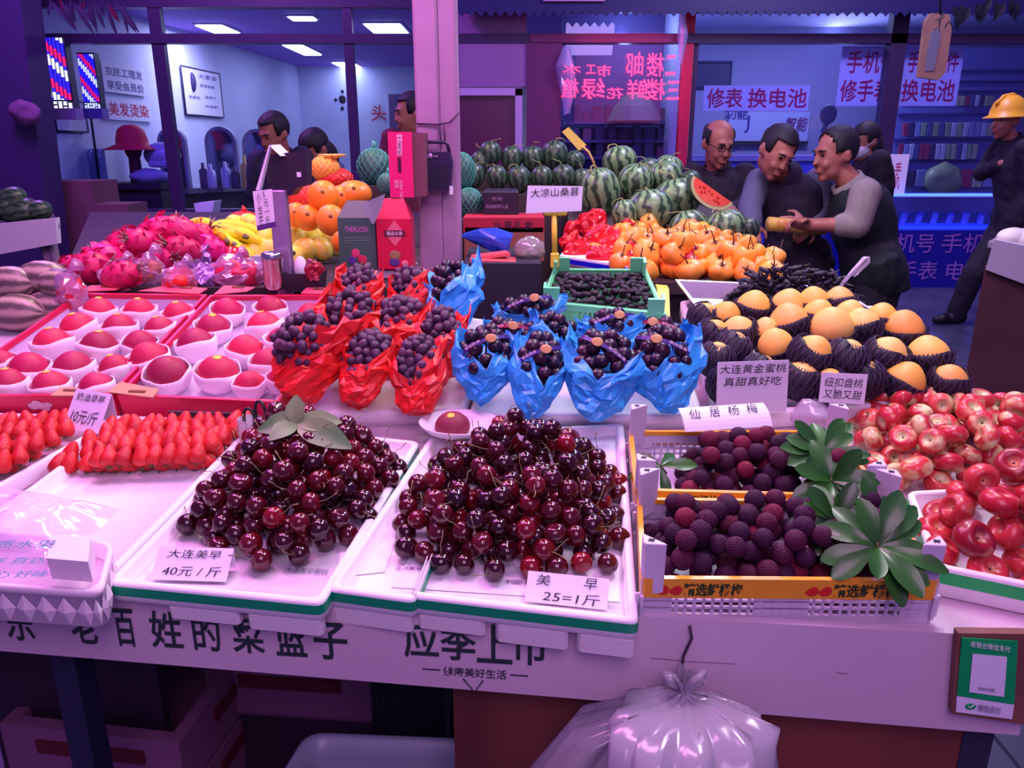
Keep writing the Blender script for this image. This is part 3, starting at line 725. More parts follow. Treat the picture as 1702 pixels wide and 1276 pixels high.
# printed tree on the front of the left box
fr_ = Fr(FB.P(*qb1[0], 0), FB.P(*qb1[1], 0) - FB.P(*qb1[0], 0), FB.ez, -FB.ey)
pr = MB()
for dx, dz, r_ in ((.55, -.025, .012), (.57, -.018, .010), (.59, -.024, .012), (.63, -.022, .009), (.61, -.03, .010)):
    Lb = (FB.P(*qb1[1], 0) - FB.P(*qb1[0], 0)).length; pr.ell(fr_.P(Lb * dx, dz, .001), (r_, .0008, r_ * .7), fr_.rot() @ rotm(R(90)), 10, 6)
part('printed_blossom', pr, M('white_print', (224, 190, 200), .6), box1)

PE = M('red_peach_skin', (198, 20, 58), .55, rnd=[(190, 18, 84), (158, 12, 72), (206, 34, 78), (138, 12, 64)], col2=(232, 110, 90), ns=.9, lo=.62, hi=.9, sss=0)
NETW = M('white_foam_net', (240, 226, 236), .7)
def net_bump(m, sc):
    nt = m.node_tree; N = nt.nodes; L = nt.links; b = N['Principled BSDF']; wv = N.new('ShaderNodeTexWave'); wv.inputs['Scale'].default_value = sc; wv.inputs['Distortion'].default_value = 2
    tc = N.new('ShaderNodeTexCoord'); L.new(tc.outputs['Object'], wv.inputs['Vector']); bp = N.new('ShaderNodeBump'); bp.inputs['Strength'].default_value = .4; bp.inputs['Distance'].default_value = .08
    L.new(wv.outputs[0], bp.inputs['Height']); L.new(bp.outputs[0], b.inputs['Normal'])
net_bump(NETW, 9); NETW.node_tree.nodes['Bump'].inputs['Strength'].default_value = .08
STICK = M('yellow_sticker', (240, 196, 60), .4)
def peach_meshes(seed, mat=PE, net=NETW, nm='peach', top=.34, flare=1.20, ragged=.05, pointy=.1):
    pr = []
    for k in range(15):
        a = math.pi * k / 14; r = math.sin(a); z = -math.cos(a); z = z * .95 + (pointy * max(0, z) ** 6 if z > 0 else 0)
        pr.append((r if 0 < k < 14 else 0, z))
    b = MB().rev(pr, 22)
    for i, p in enumerate(b.v):
        a = math.atan2(p.y, p.x); g = 1 - .06 * math.exp(-((a - .6) / .25) ** 2) * (1 - p.z * p.z); b.v[i] = V3((p.x * g, p.y * g, p.z))
    me = b.mesh(nm); me.materials.append(mat)
    rg = random.Random(seed); prof = []
    for k in range(9):
        a = -math.pi / 2 + (math.pi / 2 + math.asin(max(-.9, min(.9, top)))) * k / 8; rr = 1.06 + (flare - 1.06) * (k / 8) ** 2; prof.append((max(.02, math.cos(a)) * rr if k else 0, math.sin(a) * 1.08))
    pin = [(r - .05, z) for r, z in prof[::-1] if r > .1]
    n = MB().rev(prof + pin, 24)
    for i, p in enumerate(n.v):
        a = math.atan2(p.y, p.x); f = max(0, (p.z + .3)); k = 1 + ragged * math.sin(a * 7 + seed) * f
        n.v[i] = V3((p.x * k, p.y * k, p.z + ragged * 2.0 * math.sin(a * 3 + seed * 2) * f + ragged * .8 * math.sin(a * 12) * f))
    nm_ = n.mesh('foam_net'); nm_.materials.append(net)
    st = MB().rev([(0, .995 + .05), (.14, .985 + .05), (.22, .955 + .05), (.225, .945 + .05)], 14); st.v = [p - Z * .0 for p in st.v]
    s = st.mesh('sticker'); s.materials.append(STICK); return me, n_clean(nm_), s
def n_clean(m): return m
PEM = [peach_meshes(i, pointy=.06) for i in range(4)]
def place_peaches(pxs, label, group, seed, w=-.012, r=.030):
    rg = random.Random(seed)
    for i, (x, y, s, lean) in enumerate(pxs):
        me, net, st = PEM[i % 4]; p = FB.px(x, y, w); sr = FB.mpp(x, y, w) * s / 2
        rt = FB.rot() @ Euler((R(-10 + lean) + rg.uniform(-.12, .12), rg.uniform(-.2, .2), rg.uniform(-.2, .2))).to_matrix()
        rr = rt @ Matrix.Rotation(rg.uniform(0, 6), 3, 'Z')
        parts = [('peach', me), ('foam_net', net)] + ([('sticker', st)] if rg.random() < .5 else [])
        spawn(('peach', parts), mtx(p, rr, sr), label, 'peach', group)
place_peaches([(165, 520, 52, 0), (232, 520, 50, 0), (297, 524, 48, 0), (130, 547, 56, 0), (199, 548, 54, 0), (266, 550, 50, 0), (88, 574, 60, 0), (165, 579, 60, 0), (233, 574, 52, 0),
               (48, 614, 60, 0), (122, 614, 62, 0), (192, 614, 52, 0), (14, 640, 58, 0), (84, 644, 58, 0), (160, 645, 54, 0), (2, 606, 50, 0)],
              'red peach in a white foam net in the left peach box', 'peaches in the left box', 1)
place_peaches([(378, 519, 50, 0), (450, 516, 50, 0), (516, 526, 46, 0), (354, 547, 54, 0), (440, 546, 58, 0), (500, 549, 44, 0), (326, 574, 60, 0), (470, 571, 56, 0), (408, 584, 58, 0), (445, 606, 56, 5), (505, 590, 50, 0), (470, 632, 50, 0), (415, 640, 50, 0), (362, 622, 66, 10), (278, 624, 68, 10), (248, 598, 62, 5)],
              'red peach in a white foam net in the right peach box', 'peaches in the right box', 2)

# loose peach behind the right cherry heap, in a foam dish, and foam boards under the grapes
mb = MB(); c = FA.px(765, 722, .0); sx = .075
mb.loft([[c + FA.ex * (math.cos(a) * sx * k) + FA.ey * (math.sin(a) * .055 * k) + FA.ez * h for a in [2 * math.pi * i / 28 for i in range(28)]] for k, h in ((.55, .004), (.85, .012), (1, .026), (.97, .0265), (.82, .015), (.5, .008))])
solo('foam_dish', mb, M('clear_white_dish', (230, 222, 236), .3), 'pale oval dish behind the right cherry heap', 'dish')
pl_ = spawn(('peach', [('peach', peach_meshes(9, M('dusky_peach_skin', (128, 36, 62), .6), pointy=.05)[0]), ('sticker', PEM[0][2])]), mtx(FA.px(752, 708, .022), FA.rot() @ rotm(.3, -.1, .2), (.032, .030, .026)), 'single dusky peach with a yellow sticker in the pale dish', 'peach')
def board(label, q, w, h, name='foam_board'):
    k = roundquad(q, .012, 3); k2 = roundquad(inset(q, .004), .010, 3)
    mb = MB().loft([lp(FB, k, w - h), lp(FB, k, w - .002), lp(FB, k2, w), lp(FB, roundquad(inset(q, .012), .008, 3), w), lp(FB, roundquad(inset(q, .016), .008, 3), w - .006)], smooth=True)
    return solo(name, mb, FOAM, label, 'tray')
board('white foam box lid under the red grape bags', uvq(FB, [(440, 690), (772, 680), (824, 532), (560, 500)], -.022), -.022, .033)
board('white foam box lid under the blue grape bags', uvq(FB, [(778, 690), (1170, 690), (1120, 540), (830, 540)], -.024), -.024, .031)
# scissors and a white holder standing between the trays
sp = FA.px(425, 716, .02)
hold = thing('scissors_holder', FA.px(418, 738, -.004), 'white plastic holder behind the left cherry heap', 'holder')
part('cup', MB().loft([[FA.px(418, 738, -.004) + U * (math.cos(a) * .020) + Vd * (math.sin(a) * .02) + Z * h for a in [2 * math.pi * i / 16 for i in range(16)]] for h in (0, .05)], True, False), FOAM, hold)
sc = thing('scissors', sp, 'black handled scissors standing in the white holder', 'scissors')
def loop_tube(c, ex, ey, rx, ry, r, n=18):
    pts = [c + ex * (rx * math.cos(2 * math.pi * k / n)) + ey * (ry * math.sin(2 * math.pi * k / n)) for k in range(n + 1)]; return MB().tube(pts, r, 7, cap=False)
e1 = (Z * .95 + Vd * .2 - U * .12).normalized()
part('handle', loop_tube(sp + U * -.009 + e1 * .022, U, e1, .010, .018, .003), BLACKP, sc)
part('handle', loop_tube(sp + U * .013 + e1 * .034, U, e1, .009, .020, .003), BLACKP, sc)
part('blade', MB().tube([sp + e1 * .02, sp - e1 * .05], [.005, .002], 6), STEEL, sc)
# black and white tape strip at the back of the strawberry tray
solo('ruler_strip', MB().box(FA.px(353, 689, .012), (.17, .006, .01), FA.rot()), M('dark_strip', (52, 36, 60), .5), 'dark narrow strip lying behind the strawberry tray', 'strip')

# ============================================================ grape bags
RBAG = M('red_wrapping_paper', (226, 34, 28), .38, col2=(206, 24, 26), ns=9, bump=.25, bs=35)
BBAG = M('blue_wrapping_paper', (62, 178, 238), .34, col2=(42, 148, 228), ns=9, bump=.25, bs=35)
GR1 = M('dusty_grape_skin', (64, 30, 62), .55, rnd=[(60, 28, 58), (74, 34, 66), (48, 22, 54), (88, 44, 74)], col2=(120, 84, 122), ns=1.2, lo=.5, hi=.9)
GR2 = M('dark_grape_skin', (30, 14, 40), .32, rnd=[(26, 14, 40), (38, 18, 48), (32, 14, 36), (56, 20, 48)], col2=(90, 66, 110), ns=1.0, lo=.6, hi=1.0)
RIB = M('purple_ribbon', (60, 36, 120), .35); GOLD = M('gold_seal', (176, 136, 84), .4, .2); RIBR = M('red_ribbon', (150, 30, 60), .35)
def gmesh(mat, k): 
    b = MB().ell((0, 0, 0), (1, 1, k), n=12, m=8); me = b.mesh('grape'); me.materials.append(mat); return me
G1, G2 = gmesh(GR1, 1.32), gmesh(GR2, 1.05)
def grape_bag(colour, bpx, tpx, wpx, seed, where, lean=32, side=0, ribbon=0, ng=30, vopen=.34, fr=FB, w=-.022, gs=(0, 0)):
    red = colour == 'red'; r0 = .5 if red else .2; ng = int(ng * 1.5); rg = random.Random(seed); mat = RBAG if red else BBAG
    ex, ey, ez = fr.ex, fr.ey, fr.ez; b0 = fr.px(*bpx, w + .006); n = ez * math.cos(R(lean)) - ey * math.sin(R(lean))
    tp = hit(tpx[0], tpx[1], b0 + n * .012, n); A = tp - b0; L_ = A.length; A = A / L_
    S = (ex - A * ex.dot(A)).normalized(); N_ = S.cross(A).normalized()
    Wd = fr.mpp((bpx[0] + tpx[0]) / 2, (bpx[1] + tpx[1]) / 2, w) * wpx / 2; c0 = N_ * Wd * .45
    nt_, nk = 26, 11; rows = []
    for k in range(nk + 1):
        row = []
        for i in range(nt_):
            th = 2 * math.pi * i / nt_ + math.pi / nt_; a = abs((th + math.pi - side * .8) % (2 * math.pi) - math.pi) / math.pi
            tm = vopen + (1.06 - vopen) * min(1, a * 1.75) ** .85 + .10 * math.sin(i * 2.3 + seed) * (a > .3)
            t = tm * k / nk; r = Wd * (r0 + (1.02 - r0) * min(1, t / .5) ** .7) * (1 + .10 * max(0, t - .5))
            p = b0 + c0 + A * (t * L_) + S * (math.sin(th) * r) + N_ * (math.cos(th) * r * .62)
            p += noise.noise_vector(p * 30 + V3((seed, 0, 0))) * Wd * .26 * (.35 + t) + noise.noise_vector(p * 85 + V3((seed, 5, 0))) * Wd * .13
            lw = fr.loc(p).z
            if lw < w + .001: p += ez * (w + .001 - lw)
            row.append(p)
        rows.append(row)
    m = MB().loft(rows, True, False, smooth=False)
    bag = solo('paper_bag', m, mat, '%s paper bag of grapes %s' % (colour, where), 'paper bag')
    # the bunch
    r = (.0098 if red else .0138); cen = b0 + c0 + A * L_ * .66 + N_ * Wd * (.02 + gs[1]) + S * Wd * gs[0]; ra, rs, rn = L_ * .36, Wd * .76, Wd * .52
    bt = thing('grape_bunch', b0 + A * L_ * .4 + c0, '%s grapes in the %s bag %s' % ('dusty oval' if red else 'dark round', colour, where), 'grapes')
    bt.location = cen; pts = []; tries = 0
    while len(pts) < ng and tries < 9000:
        tries += 1
        d = V3((rg.gauss(0, 1), rg.gauss(0, 1), rg.gauss(0, 1))).normalized(); k = rg.uniform(.78, 1.0)
        if d.z < -.25: continue
        p = S * d.x * rs * k + A * d.y * ra * k + N_ * d.z * rn * k
        if all((p - q).length > r * 1.42 for q in pts): pts.append(p)
    for p in pts:
        g = link('grape', G1 if red else G2, None, bt); rt = Euler((rg.uniform(-1, 1) * 1.2, rg.uniform(-1, 1) * 1.2, 0)).to_matrix(); g.matrix_local = mtx(p, rt, r * rg.uniform(.9, 1.12))
    part('stalk', MB().tube([cen, cen + A * ra * .6, cen + A * ra * 1.15 + N_ * .005], [.002, .0018, .0014], 5), M('grape_stalk', (90, 70, 40), .8), bt)
    if ribbon:
        sgn = 1 if ribbon > 0 else -1; pts = []
        for k in range(9):
            f = k / 8; an = math.pi * (.12 + .76 * f); pts.append(cen - S * math.cos(an) * rs * 1.12 * sgn * .9 + A * (ra * (.15 - .35 + .8 * f)) + N_ * (math.sin(an) * (rn + r * .9) + .001))
        rb = thing('ribbon_label', pts[0], 'gold sealed ribbon on the bag %s' % where, 'label')
        m2 = MB(); hw = .0042; e = A * .85 - S * .35 * sgn
        m2.loft([[p - e * hw, p + e * hw, p + e * hw + N_ * .0006, p - e * hw + N_ * .0006] for p in pts], smooth=False); part('band', m2, RIB if abs(ribbon) == 1 else RIBR, rb)
        mid = pts[5]; part('seal', MB().ell(mid + N_ * .002, (.011, .009, .0008), Matrix((S, A, N_)).transposed(), 14, 6), GOLD, rb, 'oval gold seal')
        dirv = (pts[4] - pts[1]).normalized(); ny = N_.cross(dirv).normalized(); part('lettering', text_mb('葡萄鲜果', dirv, ny, (pts[2] + pts[3]) / 2 + N_ * .0022, (pts[4] - pts[1]).length * .8, .006), M('pale_print', (225, 200, 215), .5), rb)
    return bag
grape_bag('red', (500, 668), (545, 545), 112, 1, 'next to the right peach box, opening left', side=-.9, vopen=.22, gs=(-.26, .22))
grape_bag('red', (597, 678), (628, 560), 86, 2, 'second in the red front row')
grape_bag('red', (700, 692), (700, 572), 86, 3, 'at the right end of the red front row', side=-.3)
grape_bag('red', (738, 632), (738, 525), 74, 4, 'beside the bare white lid, second row', gs=(0, .1))
grape_bag('red', (640, 610), (682, 505), 86, 5, 'in the middle of the second red row', side=-.5)
grape_bag('red', (545, 610), (605, 498), 96, 6, 'behind the one next to the peach box')
grape_bag('red', (592, 535), (606, 452), 72, 7, 'in the back row before the green carton')
grape_bag('red', (680, 530), (688, 455), 70, 8, 'in the back row before the red carton', side=-.4)
grape_bag('blue', (765, 560), (752, 452), 84, 9, 'at the foot of the pillar', side=-.8, ribbon=0)
grape_bag('blue', (806, 678), (812, 560), 100, 10, 'at the left end of the blue front row', ribbon=1)
grape_bag('blue', (880, 706), (905, 570), 86, 11, 'second in the blue front row', ribbon=1, side=.5)
grape_bag('blue', (985, 705), (1010, 568), 116, 12, 'third in the blue front row', ribbon=-1, ng=36)
grape_bag('blue', (1108, 694), (1095, 560), 112, 13, 'at right end of the blue front row', ribbon=-1, side=-.6, ng=36)
grape_bag('blue', (838, 600), (850, 545), 88, 14, 'behind the left end', ribbon=2)
grape_bag('blue', (905, 598), (925, 535), 86, 15, 'with a tall pointed flap in the second row', side=.6)
grape_bag('blue', (1018, 592), (1014, 532), 100, 16, 'before the green crate', ribbon=1, ng=36)
grape_bag('blue', (1092, 592), (1090, 540), 84, 17, 'with a red ribbon, second row', ribbon=-2)
grape_bag('blue', (884, 552), (878, 508), 108, 18, 'at the left corner of the green crate', ribbon=1, ng=38, vopen=.2)

# ============================================================ golden peaches in black nets
GPE = M('golden_peach_skin', (240, 168, 64), .5, rnd=[(242, 190, 88), (238, 176, 70), (244, 198, 104), (238, 160, 72)], col2=(236, 134, 66), ns=.9, lo=.6, hi=.95)
NETB = M('black_net', (22, 12, 30), .6); NETS = M('net_strand', (66, 48, 84), .4)
def black_net(seed, top):
    """a dense black diamond net sleeve: strands over a thin dark shell"""
    me, shell, st = peach_meshes(seed, GPE, NETB, 'golden_peach', top=top, flare=1.10, ragged=.05, pointy=.12)
    m = MB(); base = [v.co.copy() for v in shell.vertices]; m.add(base, [tuple(p.vertices) for p in shell.polygons])
    nA = 20; ms = MB(); tmax = math.asin(max(-.95, min(.95, top)))
    for sgn in (1, -1):
        for i in range(nA):
            pts = []
            for k in range(9):
                a = -1.25 + (tmax + 1.25) * k / 8; az = 2 * math.pi * i / nA + sgn * k * .09; rr = 1.115 + .05 * (k / 8) ** 2
                pts.append((math.cos(a) * rr * math.cos(az), math.cos(a) * rr * math.sin(az), math.sin(a) * 1.12 + .02))
            ms.tube(pts, .026, 4, cap=False)
    mm = m.mesh('foam_net'); mm.materials.append(NETB); m3 = ms.mesh('net_strands'); m3.materials.append(NETS); return me, mm, m3
GP = [black_net(1, .22), black_net(2, .62), black_net(3, -.02), black_net(5, .86)]
gt = uvq(FB, [(1196, 692), (1612, 668), (1478, 505), (1136, 492)], -.012)
FG, qg = qpx(FB, [(1196, 690), (1610, 664), (1470, 508), (1130, 498)], -.015)
foam_tray('deep white foam tray holding the golden peaches', FG, qg, depth=.04, inner=.03, rim=.014, stripe=None)
place = [(1252, 512, 62, 0), (1205, 527, 56, 2), (1310, 508, 60, 0), (1352, 503, 56, 0), (1395, 503, 56, 0), (1228, 556, 66, 1), (1273, 550, 48, 2), (1312, 538, 72, 0), (1360, 524, 56, 2), (1412, 524, 54, 2),
         (1382, 546, 76, 2), (1432, 544, 66, 0), (1465, 530, 56, 2), (1500, 549, 72, 0), (1289, 574, 62, 2), (1185, 560, 62, 3), (1190, 598, 62, 3), (1218, 580, 60, 3), (1348, 592, 76, 1), (1406, 598, 72, 3), (1472, 594, 74, 1), (1542, 594, 76, 0),
         (1330, 632, 70, 1), (1438, 630, 66, 3), (1502, 634, 72, 0), (1576, 636, 66, 1), (1206, 640, 64, 3), (1262, 620, 64, 3), (1380, 640, 60, 3), (1170, 530, 56, 3)]
rg = random.Random(5)
for x, y, s, k in place:
    hgt = .01 + .045 * max(0, 1 - abs(x - 1370) / 240) * (1 if y < 600 else .3); p = FB.px(x, y, hgt); me, net, nst = GP[k]
    rt = FB.rot() @ Euler((R(-14) + rg.uniform(-.3, .25), rg.uniform(-.35, .35), rg.uniform(-.3, .3))).to_matrix() @ Matrix.Rotation(rg.uniform(0, 6), 3, 'Z')
    lab = {0: 'golden peach standing half bare in its black net', 1: 'golden peach with its tip showing from a black net', 2: 'bare golden peach above its low black net', 3: 'golden peach almost wholly wrapped in black net'}[k]
    spawn(('golden_peach', [('golden_peach', me), ('foam_net', net), ('net_strands', nst)]), mtx(p, rt, FB.mpp(x, y, hgt) * s / 2 * .93), lab, 'peach', {0: 'half bare golden peaches', 1: 'golden peaches with tips showing', 2: 'bare golden peaches', 3: 'wholly wrapped golden peaches'}[k])
card('tall handwritten white card leaning on the golden peaches', FB, (1190, 688), (1307, 684), 86, 70, [('大连黄金蜜桃', .5, .86, .94, .17), ('真甜真好吃', .5, .62, .82, .17)], w=.005)
card('small handwritten white card between golden peaches and nectarines', FB, (1360, 668), (1436, 672), 50, 70, [('纽扣盘桃', .5, .70, .84, .30), ('又脆又甜', .5, .30, .84, .30)], w=.012)
pb = MB().ell(FB.px(1350, 690, -.02), (.035, .03, .03), n=16, m=10); pb.v = crumple(pb.v, .012, 40, 3)
solo('plastic_bag', pb, film('clear_plastic', (245, 240, 255), .25, .15, .45, (225, 215, 235)), 'crumpled white plastic bag under the small card', 'bag')

# ============================================================ green crate of mulberries
MUL = M('mulberry_skin', (22, 14, 28), .6, rnd=[(18, 12, 26), (28, 14, 30), (24, 16, 34), (40, 16, 34)])
GCR = M('mint_green_plastic', (112, 226, 156), .4)
FM_, qm = qpx(FB, [(903, 500), (1104, 520), (1072, 448), (922, 447)], .02)
def green_crate():
    h = .05; t = thing('fruit_crate', FM_.P(sum(p[0] for p in qm) / 4, sum(p[1] for p in qm) / 4, -h), 'mint green plastic crate of mulberries', 'crate')
    b = MB(); th = .006
    b.loft([lp(FM_, qm, -h), lp(FM_, qm, -h + .004), lp(FM_, inset(qm, .004), -h + .004)], smooth=False)
    for w0, w1 in ((-.018, 0), (-h, -h + .014)):
        b.loft([lp(FM_, qm, w0), lp(FM_, qm, w1), lp(FM_, inset(qm, th), w1), lp(FM_, inset(qm, th), w0)], False, False, smooth=False)
    b.loft([lp(FM_, inset(qm, -.004), -.005), lp(FM_, inset(qm, -.004), 0), lp(FM_, inset(qm, th), 0), lp(FM_, inset(qm, th), -.005)], False, False, smooth=False)
    for i in range(4):
        a, c = V3((*qm[i], 0)), V3((*qm[(i + 1) % 4], 0)); L_ = (c - a).length; d = (c - a) / L_; n = V3((-d.y, d.x, 0)); rr = Matrix.Rotation(math.atan2(d.y, d.x), 3, 'Z'); ns = int(L_ / .011)
        for s in range(ns + 1):
            f = s / ns; sz = .013 if (f < .2 or f > .8 or .47 < f < .53) else .004; m = MB().box((0, 0, 0), (sz, th, .022)); cc = a.lerp(c, f) + n * th / 2 + V3((0, 0, -.027)); m.v = [FM_.P(*((rr @ p) + cc)) for p in m.v]; b.add(m.v, m.f, False)
    part('crate_body', b, GCR, t)
    for i, (sx, sy) in enumerate(((1, 1), (-1, 1), (-1, -1), (1, -1))):
        x, y = qm[i]; q = [(x, y), (x + sx * .036, y), (x + sx * .036, y + sy * .007), (x + sx * .007, y + sy * .007), (x + sx * .007, y + sy * .03), (x, y + sy * .03)]
        part('corner_post', MB().loft([lp(FM_, q, -.002), lp(FM_, q, .032)], smooth=False), GCR, t)
green_crate()
def mulberry(seed):
    b = MB().ell((0, 0, 0), (.62, .62, 1.2), n=12, m=10)
    b.v = [p * (1 + .16 * math.sin(p.z * 9 + seed) * math.sin(math.atan2(p.y, p.x) * 5 + (1.5 if int(p.z * 3) % 2 else 0))) for p in b.v]
    me = b.mesh('mulberry'); me.materials.append(MUL); s = MB().tube([(0, 0, 1.1), (.15, 0, 1.6), (.5, .1, 2.0)], .06, 5).mesh('stem'); s.materials.append(M('mulberry_stem', (120, 116, 70), .7)); return me, s
MB_ = [mulberry(i) for i in range(3)]
rg = random.Random(31)
for x, y, w in pile(inset(qm, .016), .0098, 260, .016, 31, K=7, pack=.86, w0=-.016, edge=.05):
    me, st = MB_[rg.randrange(3)]
    spawn(('mulberry', [('mulberry', me)] + ([('stem', st)] if rg.random() < .4 else [])), mtx(FM_.P(x, y, w), Euler((R(90) + rg.uniform(-.5, .5), rg.uniform(-.4, .4), rg.uniform(-3, 3))).to_matrix(), .0115 * rg.uniform(.9, 1.1)), 'dark mulberry in the mint green crate', 'mulberry', 'mulberries in the green crate')
q = [FB.px(*p, .0) for p in ((1092, 478), (1112, 480), (1114, 534), (1096, 536))]
solo('yellow_carton', MB().poly(q, Vd * .05), M('yellow_card', (240, 214, 60), .5), 'yellow carton wedged beside the green crate', 'carton')
# sign clip on its yellow stand
cs = thing('sign_clip', FB.px(925, 450, .02), 'yellow plastic sign clip beside the green crate', 'sign clip')
b0 = FB.px(925, 452, .02); YC = M('yellow_clip_plastic', (232, 206, 62), .4)
vpl = lambda x, y: hit(x, y, b0, V3((0, 1, 0)))
part('base_clamp', MB().bbox((vpl(922, 420) + vpl(922, 445)) / 2, (.020, .02, .036)), YC, cs)
part('post', MB().tube([vpl(922, 425), vpl(921, 358)], .0065, 8), YC, cs)
part('jaw', MB().bbox(vpl(923, 354), (.056, .014, .012)), YC, cs)
tcd = thing('price_card', vpl(921, 352), 'handwritten white card held by the yellow clip', 'price card')
q = [vpl(*p) - V3((0, .009, 0)) for p in ((874, 354), (966, 350), (968, 309), (877, 308))]
sh_ = part('sheet', MB().poly(q, (0, -.0008, 0)), CARD, tcd)
part('lettering', text_mb('大凉山桑葚', q[1] - q[0], q[3] - q[0], (q[2] + q[3]) / 2 * .76 + (q[0] + q[1]) / 2 * .24 - V3((0, .0016, 0)), (q[1] - q[0]).length * .86, (q[3] - q[0]).length * .30), INK, sh_)

# ============================================================ steel tray of dark twisted fruit
FS, qs_ = qpx(FB, [(1160, 516), (1462, 524), (1392, 478), (1122, 466)], .02)
st_ = thing('steel_tray', FS.P(sum(p[0] for p in qs_) / 4, sum(p[1] for p in qs_) / 4, -.035), 'shallow steel tray of dark long mulberries behind the golden peaches', 'tray')
part('pan', MB().loft([lp(FS, inset(qs_, .022), -.034), lp(FS, inset(qs_, .004), -.004), lp(FS, qs_, 0), lp(FS, qs_, .003), lp(FS, inset(qs_, .006), .003), lp(FS, inset(qs_, .024), -.031)], smooth=False), STEEL, st_)
LM = M('long_mulberry_skin', (26, 18, 40), .6, rnd=[(22, 16, 38), (34, 22, 50), (20, 14, 30)])
def longm(seed):
    rg = random.Random(seed); pts = [V3((0, 0, -1.2))]; d = V3((rg.uniform(-.3, .3), 0, 1))
    for k in range(6): d = (d + V3((rg.uniform(-.35, .35), rg.uniform(-.35, .35), 0))).normalized(); pts.append(pts[-1] + d * .42)
    b = MB().tube(pts, [.18, .34, .4, .42, .38, .3, .12], 8); b.v = crumple(b.v, .22, 4.5, seed); me = b.mesh('long_mulberry'); me.materials.append(LM)
    s = MB().tube([pts[-1], pts[-1] + V3((.2, .1, .5)), pts[-1] + V3((.5, .1, .8))], .05, 5).mesh('stem'); s.materials.append(M('mulberry_stem')); return me, s
LG = [longm(i) for i in range(4)]
FS2 = Fr(FS.P(0, 0, -.03), FS.ex, FS.ey, FS.ez); rg = random.Random(41)
pq = [FS2.loc(FB.px(x, y, -.01))[:2] for x, y in ((1200, 514), (1440, 522), (1392, 486), (1225, 480))]
_lp = pile(pq, .0092, 330, .085, 41, K=5, pack=.8, edge=.06)
for x, y, w in [_lp[i] for i in shown([FS2.P(*p) for p in _lp], .0092)]:
    me, s = LG[rg.randrange(4)]
    spawn(('long_mulberry', [('long_mulberry', me)] + ([('stem', s)] if rg.random() < .5 else [])), mtx(FS2.P(x, y, w), Euler((R(90) + rg.uniform(-.7, .7), rg.uniform(-.5, .5), rg.uniform(-3, 3))).to_matrix(), .0128 * rg.uniform(.9, 1.15)), 'dark long mulberry heaped in the steel tray', 'mulberry', 'long mulberries in the steel tray')
sp0, sp1 = FB.px(1392, 482, .035), None
tg = thing('serving_tongs', sp0, 'clear plastic tongs sticking up from the dark fruit in the steel tray', 'tongs')
e = hit(1440, 432, sp0, Vd)
d = (e - sp0); sd = d.cross(Vd).normalized(); TP = film('tong_plastic', (235, 235, 250), .35, .1, .35, (230, 230, 245))
part('arm', MB().tube([sp0, sp0 + d * .5 + sd * .004, e + sd * .006, e + d * .06, e - sd * .006, sp0 + d * .5 - sd * .004], [.004, .0045, .005, .005, .005, .004], 7), TP, tg)
# ============================================================ platforms behind the second row
DARKW = M('dark_stall_wood', (58, 40, 48), .7, col2=(44, 30, 40), ns=8)
def flat(pxs, z, t, name, mat, label, cat):
    q = [atZ(x, y, z) for x, y in pxs]; m = MB().poly(q, (0, 0, -t)); return solo(name, m, mat, label, cat)
def stall(name, x0, x1, y_front, y_back, z, label, top=WHITEB):
    q = [atZ(*p, z) for p in ((x0[0], y_front), (x1[0], y_front), (x1[1], y_back), (x0[1], y_back))]
    t = thing(name, V3(((q[0].x + q[2].x) / 2, (q[0].y + q[2].y) / 2, 0)), label, 'stall')
    part('top_board', MB().poly(q, (0, 0, -.03)), top, t)
    c = sum(q, V3()) / 4
    part('cabinet', MB().poly([V3((p.x + (c.x - p.x) * .04, p.y + (c.y - p.y) * .04, z - .03)) for p in q], (0, 0, -(z - .03))), DARKW, t)
    return t
stall('rear_stall', (96, 150), (706, 704), 478, 352, ZC, 'rear fruit stall left of the pillar carrying dragon fruit and oranges', DARKW)
stall('rear_stall', (905, 990), (1345, 1225), 470, 378, ZC, 'rear fruit stall right of the pillar carrying orange fruit and watermelons', DARKW)

# ---- dragon fruit
DRG = M('dragon_fruit_skin', (226, 24, 110), .45, rnd=[(232, 14, 136), (212, 18, 106), (200, 24, 92)], col2=(178, 60, 84), ns=1.5, lo=.55, hi=.9)
def dragonfruit(seed):
    b = MB().ell((0, 0, 0), (.8, .8, 1.05), n=16, m=12); rg = random.Random(seed); me0 = b
    for k in range(24):
        z = -.8 + 1.7 * k / 23; a = k * 2.4; r = .78 * math.sqrt(max(.05, 1 - (z / 1.07) ** 2)); base = V3((r * math.cos(a), r * math.sin(a), z)); out = V3((math.cos(a), math.sin(a), 0))
        side = out.cross(Z); tip = base + out * .15 + Z * (.34 + .2 * rg.random()); mid = base + out * .12 + Z * .16
        me0.add([base - side * .24, base + side * .24, mid + side * .17, tip, mid - side * .17], [(0, 1, 2, 4), (4, 2, 3)], True)
    me = me0.mesh('dragon_fruit'); me.materials.append(DRG)
    s = MB()
    for k in range(6):
        a = k * 1.05; s.tube([(0.1 * math.cos(a), .1 * math.sin(a), 1.0), (.22 * math.cos(a), .22 * math.sin(a), 1.3), (.42 * math.cos(a), .42 * math.sin(a), 1.45)], [.06, .05, .02], 5)
    sm = s.mesh('crown'); sm.materials.append(M('dragon_crown', (150, 120, 110), .6)); return me, sm
DF = [dragonfruit(i) for i in range(3)]
rg = random.Random(3)
